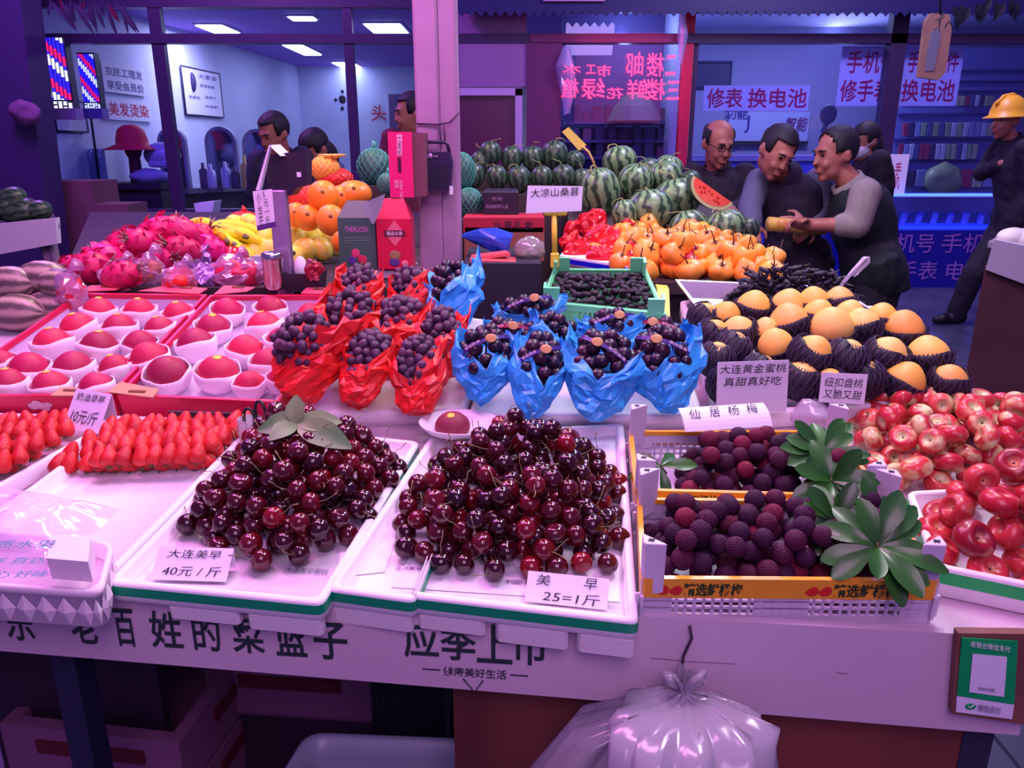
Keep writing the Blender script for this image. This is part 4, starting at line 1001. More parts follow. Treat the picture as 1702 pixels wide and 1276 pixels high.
# centre pixel, height above the platform
for x, y, s, w in ((148, 447, 72, .035), (176, 430, 60, .05), (205, 408, 62, .075), (236, 402, 58, .095), (262, 393, 74, .10), (300, 385, 58, .115), (330, 400, 62, .08), (228, 436, 66, .04), (270, 428, 66, .05), (200, 458, 60, .03), (352, 415, 56, .06), (305, 415, 60, .07), (118, 440, 40, .03)):
    p = atZ(x, y, ZC + w); me, c = DF[rg.randrange(3)]; k = s * (p.y * .956 + .1) / FPX / 2
    spawn(('dragon_fruit', [('dragon_fruit', me), ('crown', c)]), mtx(p, Euler((R(70) + rg.uniform(-.5, .5), rg.uniform(-.5, .5), rg.uniform(-2, 2))).to_matrix(), k), 'magenta dragon fruit in the heap behind the left peach box', 'dragon fruit', 'dragon fruit heap')
# ---- bagged fruit between dragon fruit and scale
CLR = film('clear_wrap', (240, 215, 245), .22, .14, .26, (226, 180, 230))
def lump(label, x, y, w, sx, sy, sz, mat, seed, name='fruit_bag', cat='bag', amp=.012, fq=38, Zc=None, wrap=None, facets=False):
    p = atZ(x, y, (ZC if Zc is None else Zc) + w); b = MB().ell(p, (sx, sy, sz), n=26, m=16); b.v = crumple(b.v, amp, fq, seed); b.v = crumple(b.v, amp * .5, fq * 2.3, seed + 3)
    b.sm = [not facets] * len(b.f); o = solo(name, b, mat, label, cat)
    if wrap:
        b2 = MB().ell(p, (sx * 1.10, sy * 1.10, sz * 1.12), n=26, m=16); b2.v = crumple(b2.v, amp * 1.3, fq * 1.2, seed + 7); b2.sm = [False] * len(b2.f)
        tw = [p + Z * sz * 1.0, p + Z * sz * 1.25 + U * .01, p + Z * sz * 1.5 + U * .03]; b2.tube(tw, [.012, .006, .018], 7)
        part('plastic_wrap', b2, wrap, o)
    return o
REDF = M('red_wrapped_fruit', (226, 24, 60), .35, rnd=[(232, 20, 60), (236, 40, 70)], col2=(190, 20, 50), ns=26)
lump('bright red bagged fruit behind the left peach box', 202, 462, .02, .048, .04, .035, REDF, 2, wrap=CLR)
lump('orange red bagged fruit between the silver bags', 300, 466, .018, .040, .035, .034, M('orange_red_fruit', (248, 60, 40), .35, col2=(230, 30, 40), ns=20), 3, wrap=CLR)
lump('broad bag of pink red fruit beside the steel cup', 392, 458, .02, .070, .04, .042, M('pink_red_fruit', (232, 40, 84), .4, col2=(180, 24, 60), ns=45), 4, wrap=CLR)
lump('brownish fruit in a clear bag in front of the dragon fruit', 248, 452, .03, .034, .03, .04, M('brown_pink_fruit', (150, 70, 80), .5, col2=(190, 120, 110), ns=30), 5, wrap=CLR)
SILV = M('violet_silver_bag', (190, 150, 220), .18, .5, bump=.5, bs=60)
lump('shiny violet plastic bag behind the red bagged fruit', 318, 428, .045, .055, .04, .036, SILV, 6, facets=True, amp=.02)
lump('small silver plastic bag beside the orange red fruit', 340, 460, .02, .030, .03, .032, SILV, 7, facets=True, amp=.018)
lump('red plastic package with a torn end behind the silver bags', 380, 425, .04, .05, .03, .02, M('red_package', (206, 20, 50), .2), 8, facets=True, amp=.016)
lump('red fruit in a clear bag hanging over the left peach box corner', 118, 486, .0, .034, .03, .045, REDF, 9, wrap=CLR)
q = [atZ(x, y, ZC) for x, y in ((402, 446), (446, 446), (450, 428), (410, 426))]
m = MB().poly([p + Z * .035 for p in q], (0, 0, -.034)); solo('clear_box', m, M('bluish_clear_box', (190, 205, 235), .15, alpha=.8), 'bluish clear plastic box beside the steel cup', 'box')
# ---- bananas
BAN = M('banana_skin', (236, 228, 24), .45, col2=(220, 200, 24), ns=10); BTIP = M('banana_tip', (110, 100, 70), .8)
def banana(p, yaw, L_, r, label, group=None, roll=0):
    pts = []
    for k in range(9):
        f = k / 8 - .5; pts.append(p + (Matrix.Rotation(yaw, 3, 'Z') @ V3((f * L_, -.28 * L_ * (f * f * 4 - .33) * math.cos(roll), .28 * L_ * (.33 - f * f * 4) * math.sin(roll) + .0))))
    t = thing('banana', p, label, 'banana', group); part('peel', MB().tube(pts, [r * k for k in (.45, .8, .97, 1, 1, 1, .95, .75, .4)], 7), BAN, t)
    part('tip', MB().tube([pts[-1], pts[-1] + (pts[-1] - pts[-2]) * .5], [r * .42, r * .3], 6), BTIP, t); part('stem', MB().tube([pts[0], pts[0] + (pts[0] - pts[1]) * .9], [r * .42, r * .35], 6), BTIP, t)
rg = random.Random(8)
for i, (x, y, w, a) in enumerate(((305, 384, .10, .1), (335, 381, .11, -.2), (360, 385, .10, .3), (320, 396, .085, .5), (350, 398, .08, 0), (380, 380, .10, .6), (392, 396, .08, .2), (372, 410, .06, -.3), (400, 410, .05, .1), (345, 412, .05, .3), (300, 400, .07, 0), (388, 420, .04, -.2))):
    banana(atZ(x, y, ZC + w), a, .15, .021, 'yellow banana in the heap behind the dragon fruit', 'bananas behind the dragon fruit', rg.uniform(.3, 1.4))
# ---- yellow fruit with dark tags
YF = M('yellow_fruit_skin', (240, 200, 60), .4, rnd=[(226, 222, 40), (222, 206, 34), (226, 228, 90)], col2=(236, 236, 116), ns=3)
yb = MB().ell((0, 0, 0), (1, 1, 1.15), n=14, m=10); yb.v = [p * (1 + .08 * max(0, p.z) ** 4) for p in yb.v]; YME = yb.mesh('yellow_fruit'); YME.materials.append(YF)
tg_ = MB().ell((.72, -.55, .35), (.30, .22, .25), n=8, m=6).mesh('dark_leaf_tag'); tg_.materials.append(M('dark_leaf_tag', (60, 70, 50), .6))
yf_px = [(398, 414, 46), (425, 418, 44), (448, 420, 40), (412, 394, 42), (380, 422, 36), (436, 398, 40), (495, 400, 42), (520, 398, 40), (548, 396, 36), (490, 380, 44), (520, 380, 42), (505, 418, 42), (535, 414, 36), (412, 376, 40), (438, 380, 38), (470, 410, 40), (558, 408, 32), (468, 386, 40), (488, 430, 34), (515, 372, 34), (395, 378, 36)]
for x, y, s in yf_px:
    w = .03 + .0012 * max(0, 425 - y); p = atZ(x, y, ZC + w); spawn(('yellow_fruit', [('yellow_fruit', YME), ('dark_leaf_tag', tg_)]), mtx(p, rrot(rg, .9), s * (p.y * .956 + .1) / FPX / 2), 'yellow fruit with a dark leaf tag beside the scale column', 'fruit', 'yellow fruit around the scale')
q = [atZ(x, y, ZC + .004) for x, y in ((474, 452), (560, 418), (545, 408), (462, 430))]
mb = MB().poly([p + Z * .030 for p in q], (0, 0, -.03)); fy = solo('foam_box', mb, FOAM, 'white foam box with a dark stripe under the yellow fruit', 'box')
e0, e1 = q[0] + Z * .028, q[1] + Z * .028; nn = (e1 - e0).cross(Z).normalized() * .0015; part('dark_stripe', MB().poly([e0 + nn, e1 + nn, e1 + nn - Z * .012, e0 + nn - Z * .012], -nn * .6), M('dark_purple_stripe', (46, 26, 70), .5), fy)
# ---- big oranges, melons in nets
ORG = M('orange_skin', (250, 140, 24), .4, col2=(252, 156, 50), ns=2, bump=.06, bs=90)
def ball(label, x, y, Y, dx, dy, mat, name, cat, stem=None, group=None, rot=None):
    p = atY(x, y, Y); k = (p.y * .956 + (1.4 - p.z) * .29) / FPX / 2; b = MB().ell(p, (dx * k, dx * k, dy * k), rot, n=28, m=18); o = solo(name, b, mat, label, cat, group)
    if stem: part('navel', MB().ell(p + V3((.2, -.9, .35)).normalized() * dx * k, (.006, .004, .006)), stem, o)
    return o
NAV = M('orange_navel', (150, 110, 40), .7)
ball('large orange on top of the orange heap', 537, 327, 2.32, 52, 54, ORG, 'orange', 'orange', NAV)
ball('large orange touching the green carton', 550, 366, 2.24, 48, 52, ORG, 'orange', 'orange', NAV)
ball('orange partly behind the lower large orange', 512, 362, 2.30, 44, 44, ORG, 'orange', 'orange', NAV)
ball('orange beside the scale column', 492, 358, 2.34, 40, 42, ORG, 'orange', 'orange', NAV)
ball('orange under a sheet above the green carton', 588, 322, 2.46, 60, 44, ORG, 'orange', 'orange', NAV)
ball('orange showing low beside the green carton', 566, 402, 2.16, 28, 36, ORG, 'orange', 'orange', NAV)
ball('orange half hidden behind the top large orange', 568, 330, 2.44, 44, 44, ORG, 'orange', 'orange', NAV)
def netted(label, x, y, Y, dx, dy, skin, netm, name='netted_melon', neck=True):
    p = atY(x, y, Y); k = (p.y * .956 + .05) / FPX / 2; rx, rz = dx * k, dy * k; o = solo(name, MB().ell(p, (rx, rx, rz), n=24, m=16), skin, label, 'melon'); m = MB()
    for sgn in (1, -1):
        for i in range(16):
            pts = []
            for j in range(11):
                a = -1.45 + 2.9 * j / 10; az = 2 * math.pi * i / 16 + sgn * j * .22; pts.append(p + V3((math.cos(a) * rx * 1.02 * math.cos(az), math.cos(a) * rx * 1.02 * math.sin(az), math.sin(a) * rz * 1.02)))
            m.tube(pts, rx * .022, 4, cap=False)
    if neck: m.tube([p + Z * rz * .98, p + Z * rz * 1.12, p + Z * rz * 1.3 + U * rx * .15], [rx * .2, rx * .08, rx * .25], 8)
    part('net', m, netm, o); return o
TEALN = M('teal_net', (70, 170, 150), .5); REDN = M('red_net', (226, 50, 50), .5); DGM = M('dark_green_melon', (34, 70, 62), .5, col2=(60, 110, 96), ns=12); YM = M('yellow_melon', (244, 190, 80), .45, col2=(236, 170, 60), ns=5)
netted('dark green melon in a teal net left of the pink carton', 622, 277, 2.75, 56, 58, DGM, TEALN)
netted('small teal netted melon at the foot of the pink carton', 645, 306, 2.55, 36, 36, DGM, TEALN)
netted('teal netted melon right of the pillar, upper', 768, 285, 2.75, 44, 60, DGM, TEALN, neck=False)
netted('teal netted melon right of the pillar, lower', 780, 338, 2.7, 46, 50, DGM, TEALN, neck=False)
netted('red netted melon behind the scale column', 500, 328, 2.5, 50, 56, M('red_melon', (230, 70, 50), .45), REDN)
netted('red netted fruit low behind the price clip', 405, 366, 2.7, 52, 30, M('red_melon'), REDN)
netted('red netted melon under the yellow crowned one', 556, 296, 2.62, 60, 34, M('red_melon'), REDN)
ym = netted('yellow melon with a dry crown on top of the heap', 540, 280, 2.6, 48, 40, YM, M('gold_net', (250, 200, 90), .5), neck=False)
pc = atY(552, 266, 2.6); cm = MB()
for k in range(9):
    a = k * .7; cm.tube([pc, pc + V3((math.cos(a) * .02, math.sin(a) * .02, .014)), pc + V3((math.cos(a) * .045, math.sin(a) * .04, .016))], [.008, .007, .002], 5)
part('dry_crown', cm, M('straw_crown', (222, 180, 90), .6), ym)
# ---- scale with column display, cards, cup, basket
PURPM = M('scale_metal', (176, 150, 190), .35, .6)
sb = FB.px(470, 484, .0); sc_b = V3((sb.x, sb.y + .06, ZC)); Ys = sc_b.y
def s_at(x, y, dY=0): return atY(x, y, Ys + dY)
scl = thing('scale', sc_b, 'market scale display on a metal column behind the peach boxes', 'scale')
a, b = s_at(469, 330), s_at(471, 482)
part('column', MB().bbox((a + b) / 2, (.040, .03, abs(a.z - b.z) + .04)), PURPM, scl)
hd = [s_at(*p) for p in ((441, 258), (508, 250), (508, 308), (494, 312), (484, 325), (458, 328), (444, 305))]
dsp = part('display_head', MB().poly(hd[::-1], (0, .06, 0)), M('dark_scale_plastic', (44, 28, 52), .4), scl)
part('label_patch', MB().box(s_at(497, 290) - V3((0, .001, 0)), (.010, .001, .011)), CARD, dsp)
a = s_at(447, 244, -.01); tp_ = thing('price_card', a, 'folded pink lit card on top of the scale display', 'price card')
q = [s_at(*p, dY) for p, dY in (((447, 241), -.02), ((466, 240), .02), ((484, 258), .02), ((466, 259), -.02))]
part('sheet', MB().poly(q, (0, .0, -.0006)), CARD, tp_); q = [s_at(*p, -.021) for p in ((447, 241), (466, 242), (448, 258), (428, 312))]
q = [s_at(*p, -.025) for p in ((447, 241), (449, 241), (431, 316), (425, 316))]; part('back_leaf', MB().poly(q, (0, .02, 0)), CARD, tp_)
q = [s_at(*p, -.05) for p in ((427, 380), (457, 374), (452, 314), (420, 318))]
hc = thing('price_card', (q[0] + q[1]) / 2, 'handwritten card in a clear sleeve clipped beside the scale', 'price card'); sh_ = part('sheet', MB().poly(q, (0, .001, 0)), CARD, hc)
n_ = (q[1] - q[0]).normalized(); u_ = (q[3] - q[0]).normalized()
for i, (bd, fx) in enumerate((('小台芒', .3), ('5元一斤', .66))): part('lettering', text_mb('\n'.join(bd), n_, u_, q[0].lerp(q[1], fx) + (q[3] - q[0]) * .5 - V3((0, .0016, 0)), .011, .075), INK, sh_)
part('clip_bar', MB().poly([s_at(*p, -.052) for p in ((428, 384), (458, 377), (457, 368), (427, 375))], (0, .004, 0)), M('purple_clip', (86, 50, 130), .4), hc)
cp = V3(tuple(s_at(457, 480, -.06))); r0_ = 16 * (Ys * .956 + .1) / FPX; ch = s_at(457, 418, -.06).z - cp.z
cup = MB().rev([(0, 0), (r0_ * .92, 0), (r0_, .006), (r0_, ch * .72), (r0_ * 1.02, ch * .74), (r0_ * 1.05, ch * .76), (r0_ * 1.05, ch * .92), (r0_ * .95, ch * .98), (r0_ * .7, ch), (0, ch * 1.0)], 24, Matrix.Translation(cp)); cp_o = solo('steel_tumbler', cup, STEEL, 'steel tumbler with a lid standing in front of the scale column', 'tumbler')
bk = s_at(508, 482, -.02); q4 = [bk + V3(p) for p in ((-.04, -.03, 0), (.04, -.03, 0), (.04, .04, 0), (-.04, .04, 0))]
bs_ = thing('basket', bk, 'dark basket of odds and ends beside the scale column', 'basket'); part('bowl', MB().loft([q4, [p + (p - bk) * .15 + Z * .045 for p in q4], [p + (p - bk) * .08 + Z * .045 for p in q4], [p + Z * .006 for p in q4]], smooth=False), M('dark_basket', (44, 30, 52), .6), bs_)
lump('crinkled red and silver packet in the dark basket', 520, 452, .05, .020, .015, .022, M('packet_foil', (190, 120, 150), .25, .4, col2=(150, 30, 50), ns=18, lo=.45, hi=.55), 12, name='packet', cat='packet', facets=True)
lump('white tissue roll standing in the dark basket', 500, 446, .05, .016, .016, .03, FOAM, 13, name='tissue_roll', cat='roll', amp=.001)
# ---- shelf with gift cartons
shz = atY(630, 449, 2.03).z
sh = solo('shelf_board', MB().box((atY(630, 452, 2.07).x, 2.10, shz - .010), (.185, .15, .02)).box((atY(600, 452, 2.07).x, 2.12, (shz - .02 + ZC) / 2), (.02, .1, abs(shz - .02 - ZC) + .01)), M('pale_shelf', (170, 140, 160), .6), 'pale shelf board under the green and red cartons', 'shelf')
def carton(label, x0, x1, yb, ysh, yt, Y, mat, depth=.07, taper=.22):
    bl, br, sl, tl_ = atY(x0, yb, Y), atY(x1, yb, Y), atY(x0, ysh, Y), atY(x0, yt, Y); w = br.x - bl.x; z0, z1, z2 = bl.z, sl.z, tl_.z
    t = thing('gift_carton', V3((bl.x + w / 2, Y + depth / 2, z0)), label, 'carton')
    q = lambda k, z, kd: [V3((bl.x + w * k, Y + depth * kd, z)), V3((br.x - w * k, Y + depth * kd, z)), V3((br.x - w * k, Y + depth * (1 - kd), z)), V3((bl.x + w * k, Y + depth * (1 - kd), z))]
    part('carton_body', MB().loft([q(0, z0, 0), q(0, z1, 0), q(taper, z2, .36)], smooth=False), mat, t); return t, V3((bl.x, Y - .0008, z0)), w, z1 - z0
t, o, w, h = carton('dark green gift carton with printed berries on the pale shelf', 566, 627, 448, 362, 335, 2.03, M('dark_green_carton', (66, 98, 86), .4))
X = V3((1, 0, 0))
part('lettering', text_mb('THERUOSN', X, Z, o + X * w * .5 + Z * h * .78, w * .62, h * .11, .02), M('mauve_print', (186, 110, 170), .5), t)
for f in (.62, .57, .52): part('printed_line', MB().box(o + X * w * (.5 if f > .55 else .3) + Z * h * f, (w * (.7 if f > .55 else .3), .0006, .0012)), M('pale_green_print', (130, 160, 130), .5), t)
for fx, fz, r_, c in ((.44, .32, .12, (214, 60, 110)), (.62, .2, .12, (206, 40, 80)), (.34, .18, .11, (80, 50, 140))): part('printed_fruit', MB().ell(o + X * w * fx + Z * h * fz, (w * r_, .0008, w * r_), n=16, m=8), M('print_%d_%d_%d' % c, c, .5), t)
t, o, w, h = carton('red gift carton with a diamond emblem on the pale shelf', 629, 686, 447, 364, 331, 2.02, M('red_carton', (206, 20, 66), .35))
c = o + X * w * .52 + Z * h * .72
part('printed_diamond', MB().poly([c + X * w * .30, c + Z * h * .26, c - X * w * .30, c - Z * h * .26], (0, .0004, 0)), M('pink_print', (226, 100, 120), .5), t)
part('printed_banner', MB().box(c - V3((0, .0008, 0)), (w * .6, .0006, h * .12)), M('maroon_print', (96, 10, 40), .5), t); part('lettering', text_mb('精品水果', X, Z, c - V3((0, .0016, 0)), w * .46, h * .085, .01), M('pale_print'), t)
for fx, fz, r_, c_ in ((.5, .28, .17, (150, 120, 80)), (.48, .14, .15, (86, 50, 130)), (.78, .12, .10, (232, 130, 150))): part('printed_fruit', MB().ell(o + X * w * fx + Z * h * fz, (w * r_, .0008, w * r_ * .8), n=16, m=8), M('print_%d_%d_%d' % c_, c_, .5), t)
# pink carton standing on the red one
Yk = 2.05; a, b = atY(649, 328, Yk), atY(684, 219, Yk); pk = thing('gift_carton', V3(((a.x + b.x) / 2, Yk + .04, a.z)), 'tall pink gift carton standing on top of the red carton', 'carton')
part('front', MB().box(((a.x + b.x) / 2, Yk + .004, (a.z + b.z) / 2), (b.x - a.x, .008, b.z - a.z)), M('pink_carton', (226, 30, 110), .35), pk)
part('side', MB().box(((a.x + b.x) / 2 + .016, Yk + .05, (a.z + b.z) / 2), (b.x - a.x + .03, .084, b.z - a.z - .004)), M('brown_carton_side', (112, 62, 78), .7), pk)
part('hand_hole', MB().bbox((atY(664, 274, Yk).x, Yk - .0008, atY(664, 274, Yk).z), (.0085, .001, .036)), M('hole_dark', (70, 8, 44), .9), pk)
for i, ch_ in enumerate('十里桃'):
    p = atY(664, 229 + 12 * i, Yk); part('printed_square', MB().box((p.x, Yk - .0006, p.z), (.013, .0006, .016)), M('pale_pink_print', (236, 180, 206), .5), pk); part('lettering', text_mb(ch_, X, Z, (p.x, Yk - .0016, p.z), .010, .012), M('maroon_print'), pk)
p = atY(663, 315, Yk); part('lettering', text_mb('XIAN TAO\n鲜桃', -Z, X, (p.x, Yk - .0016, p.z), .048, .022), M('pale_pink_print'), pk)
m = MB().poly([atY(*p, 2.0) for p in ((598, 340), (640, 322), (634, 345), (622, 372), (618, 372), (606, 348))], (0, .002, 0)); solo('clear_sheet', m, film('sheet_film', (230, 240, 240), .2, .2, .35, (190, 190, 200)), 'clear plastic sheet draped between the two cartons', 'plastic sheet')
# ---- pillar with radio
Yp = 2.16; a0, a1 = atY(700, 460, Yp), atY(766, 460, Yp); pw = a1.x - a0.x
PIL = M('pink_white_paint', (172, 134, 172), .5, col2=(152, 114, 150), ns=4, bump=.04)
m = MB().bbox((a0.x + pw * .28, Yp + .05, 1.55), (pw * .56, .1, 3.1), bev=.006).bbox((a0.x + pw * .76, Yp + .06, 1.55), (pw * .46, .1, 3.1), bev=.006)
struct('pillar', m, PIL)
m = MB()
for z_ in (1.17, 1.30, 1.42): m.tube([(a0.x + pw * .57, Yp - .001, z_), (a0.x + pw * .572, Yp - .001, z_ + .11)], .0018, 5)
for k in range(9): m.ell((a0.x + pw * (.2 + .08 * k), Yp - .0005, 1.10 + .045 * (k * 7 % 5)), (.0028, .0012, .006 + .003 * (k % 3)), n=8, m=5)
m2 = MB().tube([(a0.x - .002, Yp - .004, atY(700, 205, Yp).z), (a0.x + pw * .5, Yp - .006, atY(730, 207, Yp).z), (a0.x + pw * .8, Yp - .006, atY(745, 204, Yp).z), (a1.x + .004, Yp - .004, atY(766, 188, Yp).z)], .0025, 6)
m2.tube([(a0.x + pw * .55, Yp - .006, atY(736, 207, Yp).z), (a0.x + pw * .60, Yp - .008, atY(738, 240, Yp).z)], .0022, 6).tube([(a0.x + pw * .66, Yp - .006, atY(744, 205, Yp).z), (a0.x + pw * .70, Yp - .008, atY(746, 240, Yp).z)], .0022, 6)
solo('power_cord', m2, M('dark_cord', (60, 30, 70), .5), 'dark cord tied round the pink pillar above the radio', 'cord')
Yr = Yp - .035; ra = thing('radio', V3((atY(722, 318, Yr).x, Yr, atY(722, 318, Yr).z)), 'dark portable radio with a carrying handle hung on the pillar', 'radio')
q = [atY(*p, Yr) for p in ((697, 318), (749, 317), (752, 268), (748, 252), (700, 254), (693, 275))]
rb = part('case', MB().poly(q, (0, .034, 0)), M('dark_violet_plastic', (38, 18, 66), .4), ra); GRL = M('speaker_grille', (30, 14, 52), .8)
g = [atY(*p, Yr - .001) for p in ((701, 312), (744, 312), (746, 276), (699, 277))]; part('speaker_grille', MB().poly(g, (0, .002, 0)), GRL, ra)
part('handle', MB().tube([atY(*p, Yr + .015) for p in ((701, 256), (703, 238), (708, 236), (738, 236), (744, 239), (747, 254))], .0045, 8), M('dark_violet_plastic'), ra)
for x, y, r_ in ((715, 259, .007), (706, 260, .003), (711, 261, .0025), (722, 260, .003), (726, 260, .003)): part('knob', MB().ell(atY(x, y, Yr - .002), (r_, .004, r_), n=12, m=6), M('pale_knob', (190, 150, 200), .4, .4), ra)
part('tag', MB().box(atY(750, 316, Yr), (.009, .006, .022)), CARD, ra)

# ============================================================ things in the gap right of the pillar
Yg = 2.35
def gbox(label, x0, y0, x1, y1, Y, d, mat, name, cat):
    a, b = atY(x0, y1, Y), atY(x1, y0, Y); return solo(name, MB().bbox(((a.x + b.x) / 2, Y + d / 2, (a.z + b.z) / 2), (abs(b.x - a.x), d, abs(b.z - a.z)), bev=.004), mat, label, cat), a, b
flz = atY(820, 470, 2.0).z
solo('black_bin', MB().box((atY(835, 440, 2.0).x, 2.2, atY(835, 440, 2.0).z / 2), (.205, .36, atY(835, 440, 2.0).z)), M('dark_bin', (30, 22, 44), .7), 'dark bin full of wrapping things between pillar and green crate', 'bin')
o, a, b = gbox('brown cardboard box with a red printed top behind the blue bag', 772, 376, 905, 436, 2.5, .25, M('brown_cardboard', (150, 92, 76), .8), 'cardboard_box', 'box')
a2, b2 = atY(770, 386, 2.497), atY(905, 362, 2.497); rb_ = part('red_flap', MB().box(((a2.x + b2.x) / 2, 2.6, (a2.z + b2.z) / 2), (b2.x - a2.x, .2, b2.z - a2.z)), M('red_print_flap', (176, 24, 56), .6), o)
part('lettering', text_mb('水果礼盒', X, Z, ((a2.x + b2.x) / 2 + .03, 2.4985, (a2.z + b2.z) / 2), (b2.x - a2.x) * .5, (b2.z - a2.z) * .6), M('dark_print', (60, 20, 60), .6), rb_)
o, a, b = gbox('black printed carton under the dark melons', 803, 318, 862, 360, 2.62, .2, M('black_carton', (30, 16, 44), .5), 'black_carton', 'carton')
for y, t_ in ((330, '优选'), (343, '精选鲜果礼盒')): part('lettering', text_mb(t_, X, Z, (atY(826, y, 2.619).x, 2.6185, atY(830, y, 2.619).z), .035 if len(t_) < 3 else .075, .012), M('grey_white_print', (150, 130, 170), .6), o)
bp = atY(815, 400, 2.2)
m = MB().tube([atY(772, 388, 2.2), atY(795, 392, 2.2), atY(822, 398, 2.2), atY(845, 405, 2.2)], [.006, .022, .034, .036], 12); m.v = crumple(m.v, .012, 40, 4); m.sm = [False] * len(m.f)
solo('blue_bag', m, M('blue_plastic', (40, 80, 200), .25), 'crumpled blue plastic bag lying on the dark bin', 'bag')
m = MB().ell(atY(881, 414, 2.15), (.042, .04, .034), n=20, m=12); m.v = crumple(m.v, .008, 60, 9); solo('clear_bag', m, film('greenish_film', (230, 235, 220), .2, .15, .45, (190, 185, 180)), 'roll of clear plastic bags beside the yellow clip', 'bag')
m = MB().box(atY(825, 432, 2.1), (.14, .1, .008), rotm(0, .05, 0)).box(atY(815, 424, 2.12), (.10, .06, .008), rotm(0, -.1, .2)); solo('red_packages', m, M('salmon_pack', (214, 90, 90), .5), 'flat red packages lying under the blue bag', 'package')

# ============================================================ orange fruit and red bags
OF = M('orange_fruit_skin', (246, 140, 30), .38, rnd=[(250, 164, 40), (246, 142, 38), (252, 176, 66), (244, 124, 46)], col2=(240, 104, 44), ns=1.4, lo=.6, hi=.9)
def ofruit(seed):
    b = MB().rev([(0, -.85), (.5, -.78), (.86, -.45), (1, 0), (.95, .4), (.72, .72), (.36, .8), (0, .72)], 16)
    for i, p in enumerate(b.v): a = math.atan2(p.y, p.x); b.v[i] = V3((p.x * (1 + .07 * math.cos(4 * a + seed)), p.y * (1 + .07 * math.cos(4 * a + seed)), p.z)) + noise.noise_vector(p * 1.4 + V3((seed * 3, 0, 0))) * .22 + noise.noise_vector(p * 4 + V3((seed * 3, 0, 0))) * .07
    me = b.mesh('orange_fruit'); me.materials.append(OF); s = MB()
    for k in range(4):
        a = k * 1.57 + .3; s.add([V3((.1 * math.cos(a + 1.2), .1 * math.sin(a + 1.2), .76)), V3((.1 * math.cos(a - 1.2), .1 * math.sin(a - 1.2), .76)), V3((.42 * math.cos(a), .42 * math.sin(a), .9))], [(0, 1, 2)], False)
    s.tube([(0, 0, .7), (.06, .03, 1.15), (.22, .1, 1.5), (.3, .15, 1.75)], [.06, .05, .045, .05], 5); sm = s.mesh('stem'); sm.materials.append(M('brown_stem', (86, 60, 40), .8)); return me, sm
OFM = [ofruit(i) for i in range(4)]
FCp = Fr((0, 0, ZC + .002), U, Vd, Z); rg = random.Random(77)
pq = [tuple(FCp.loc(atZ(x, y, ZC))[:2]) for x, y in ((1050, 470), (1300, 472), (1290, 448), (1190, 412), (1040, 402), (975, 425))]
for x, y, w in pile(pq, .030, 120, .10, 77, K=5, pack=.86, w0=0, edge=.12, flat=.8):
    me, s = OFM[rg.randrange(4)]; spawn(('orange_fruit', [('orange_fruit', me), ('stem', s)]), mtx(FCp.P(x, y, w), rrot(rg, .8), (.033 * rg.uniform(.8, 1.15), .033 * rg.uniform(.8, 1.15), .033 * rg.uniform(.75, 1.1))), 'orange fruit with a dark twig stem heaped before the watermelons', 'fruit', 'orange fruit before the watermelons')
RB2 = M('red_fruit_bag', (224, 26, 40), .3, col2=(200, 16, 40), ns=30, bump=.2, bs=60)
for i, (x, y, w, sx, sz, lab) in enumerate(((962, 388, .03, .046, .048, 'red bag of fruit at the left end of the orange heap, lower'), (985, 372, .07, .05, .045, 'red bag of fruit topmost beside the large watermelon'), (1002, 402, .05, .048, .05, 'pinkish red bag of fruit in the middle of the red bags'), (1028, 412, .03, .04, .038, 'red bag of fruit touching the blue striped tray'), (1040, 384, .06, .036, .034, 'small red bag of fruit under the striped melons'), (1150, 438, .03, .045, .04, 'red bag of fruit lying among the orange fruit'), (1190, 446, .02, .034, .03, 'small pink red bag of fruit behind the steel tray'), (946, 402, .02, .032, .04, 'red bag of fruit standing beside the yellow clip'), (962, 416, .035, .036, .03, 'red bag of fruit lying over the blue striped tray, outer'), (1002, 424, .035, .04, .03, 'red bag of fruit lying over the blue striped tray, inner'), (1046, 424, .035, .036, .03, 'red bag of fruit at the far corner of the blue striped tray'))):
    o = lump(lab, x, y, w, sx * 1.12, sx * .85, sz * 1.1, RB2, 20 + i, facets=True, amp=.016, fq=30)
    p = worldloc(o) + Z * sz * 1.9; part('twist', MB().tube([p - Z * .01, p + Z * .008, p + Z * .022 + U * .008], [.012, .005, .012], 7), RB2, o)
q = [atZ(x, y, ZC) for x, y in ((930, 438), (1062, 460), (1064, 436), (945, 420))]; mb = MB().poly([p + Z * .024 for p in q], (0, 0, -.023)); wt_ = solo('foam_tray', mb, FOAM, 'white tray with a blue stripe under the red bags', 'tray')
e0, e1 = q[0] + Z * .018, q[1] + Z * .018; nn = (e1 - e0).cross(Z).normalized() * .0015; part('blue_stripe', MB().poly([e0 + nn, e1 + nn, e1 + nn - Z * .014, e0 + nn - Z * .014], -nn * .6), M('blue_stripe', (20, 20, 190), .4), wt_)

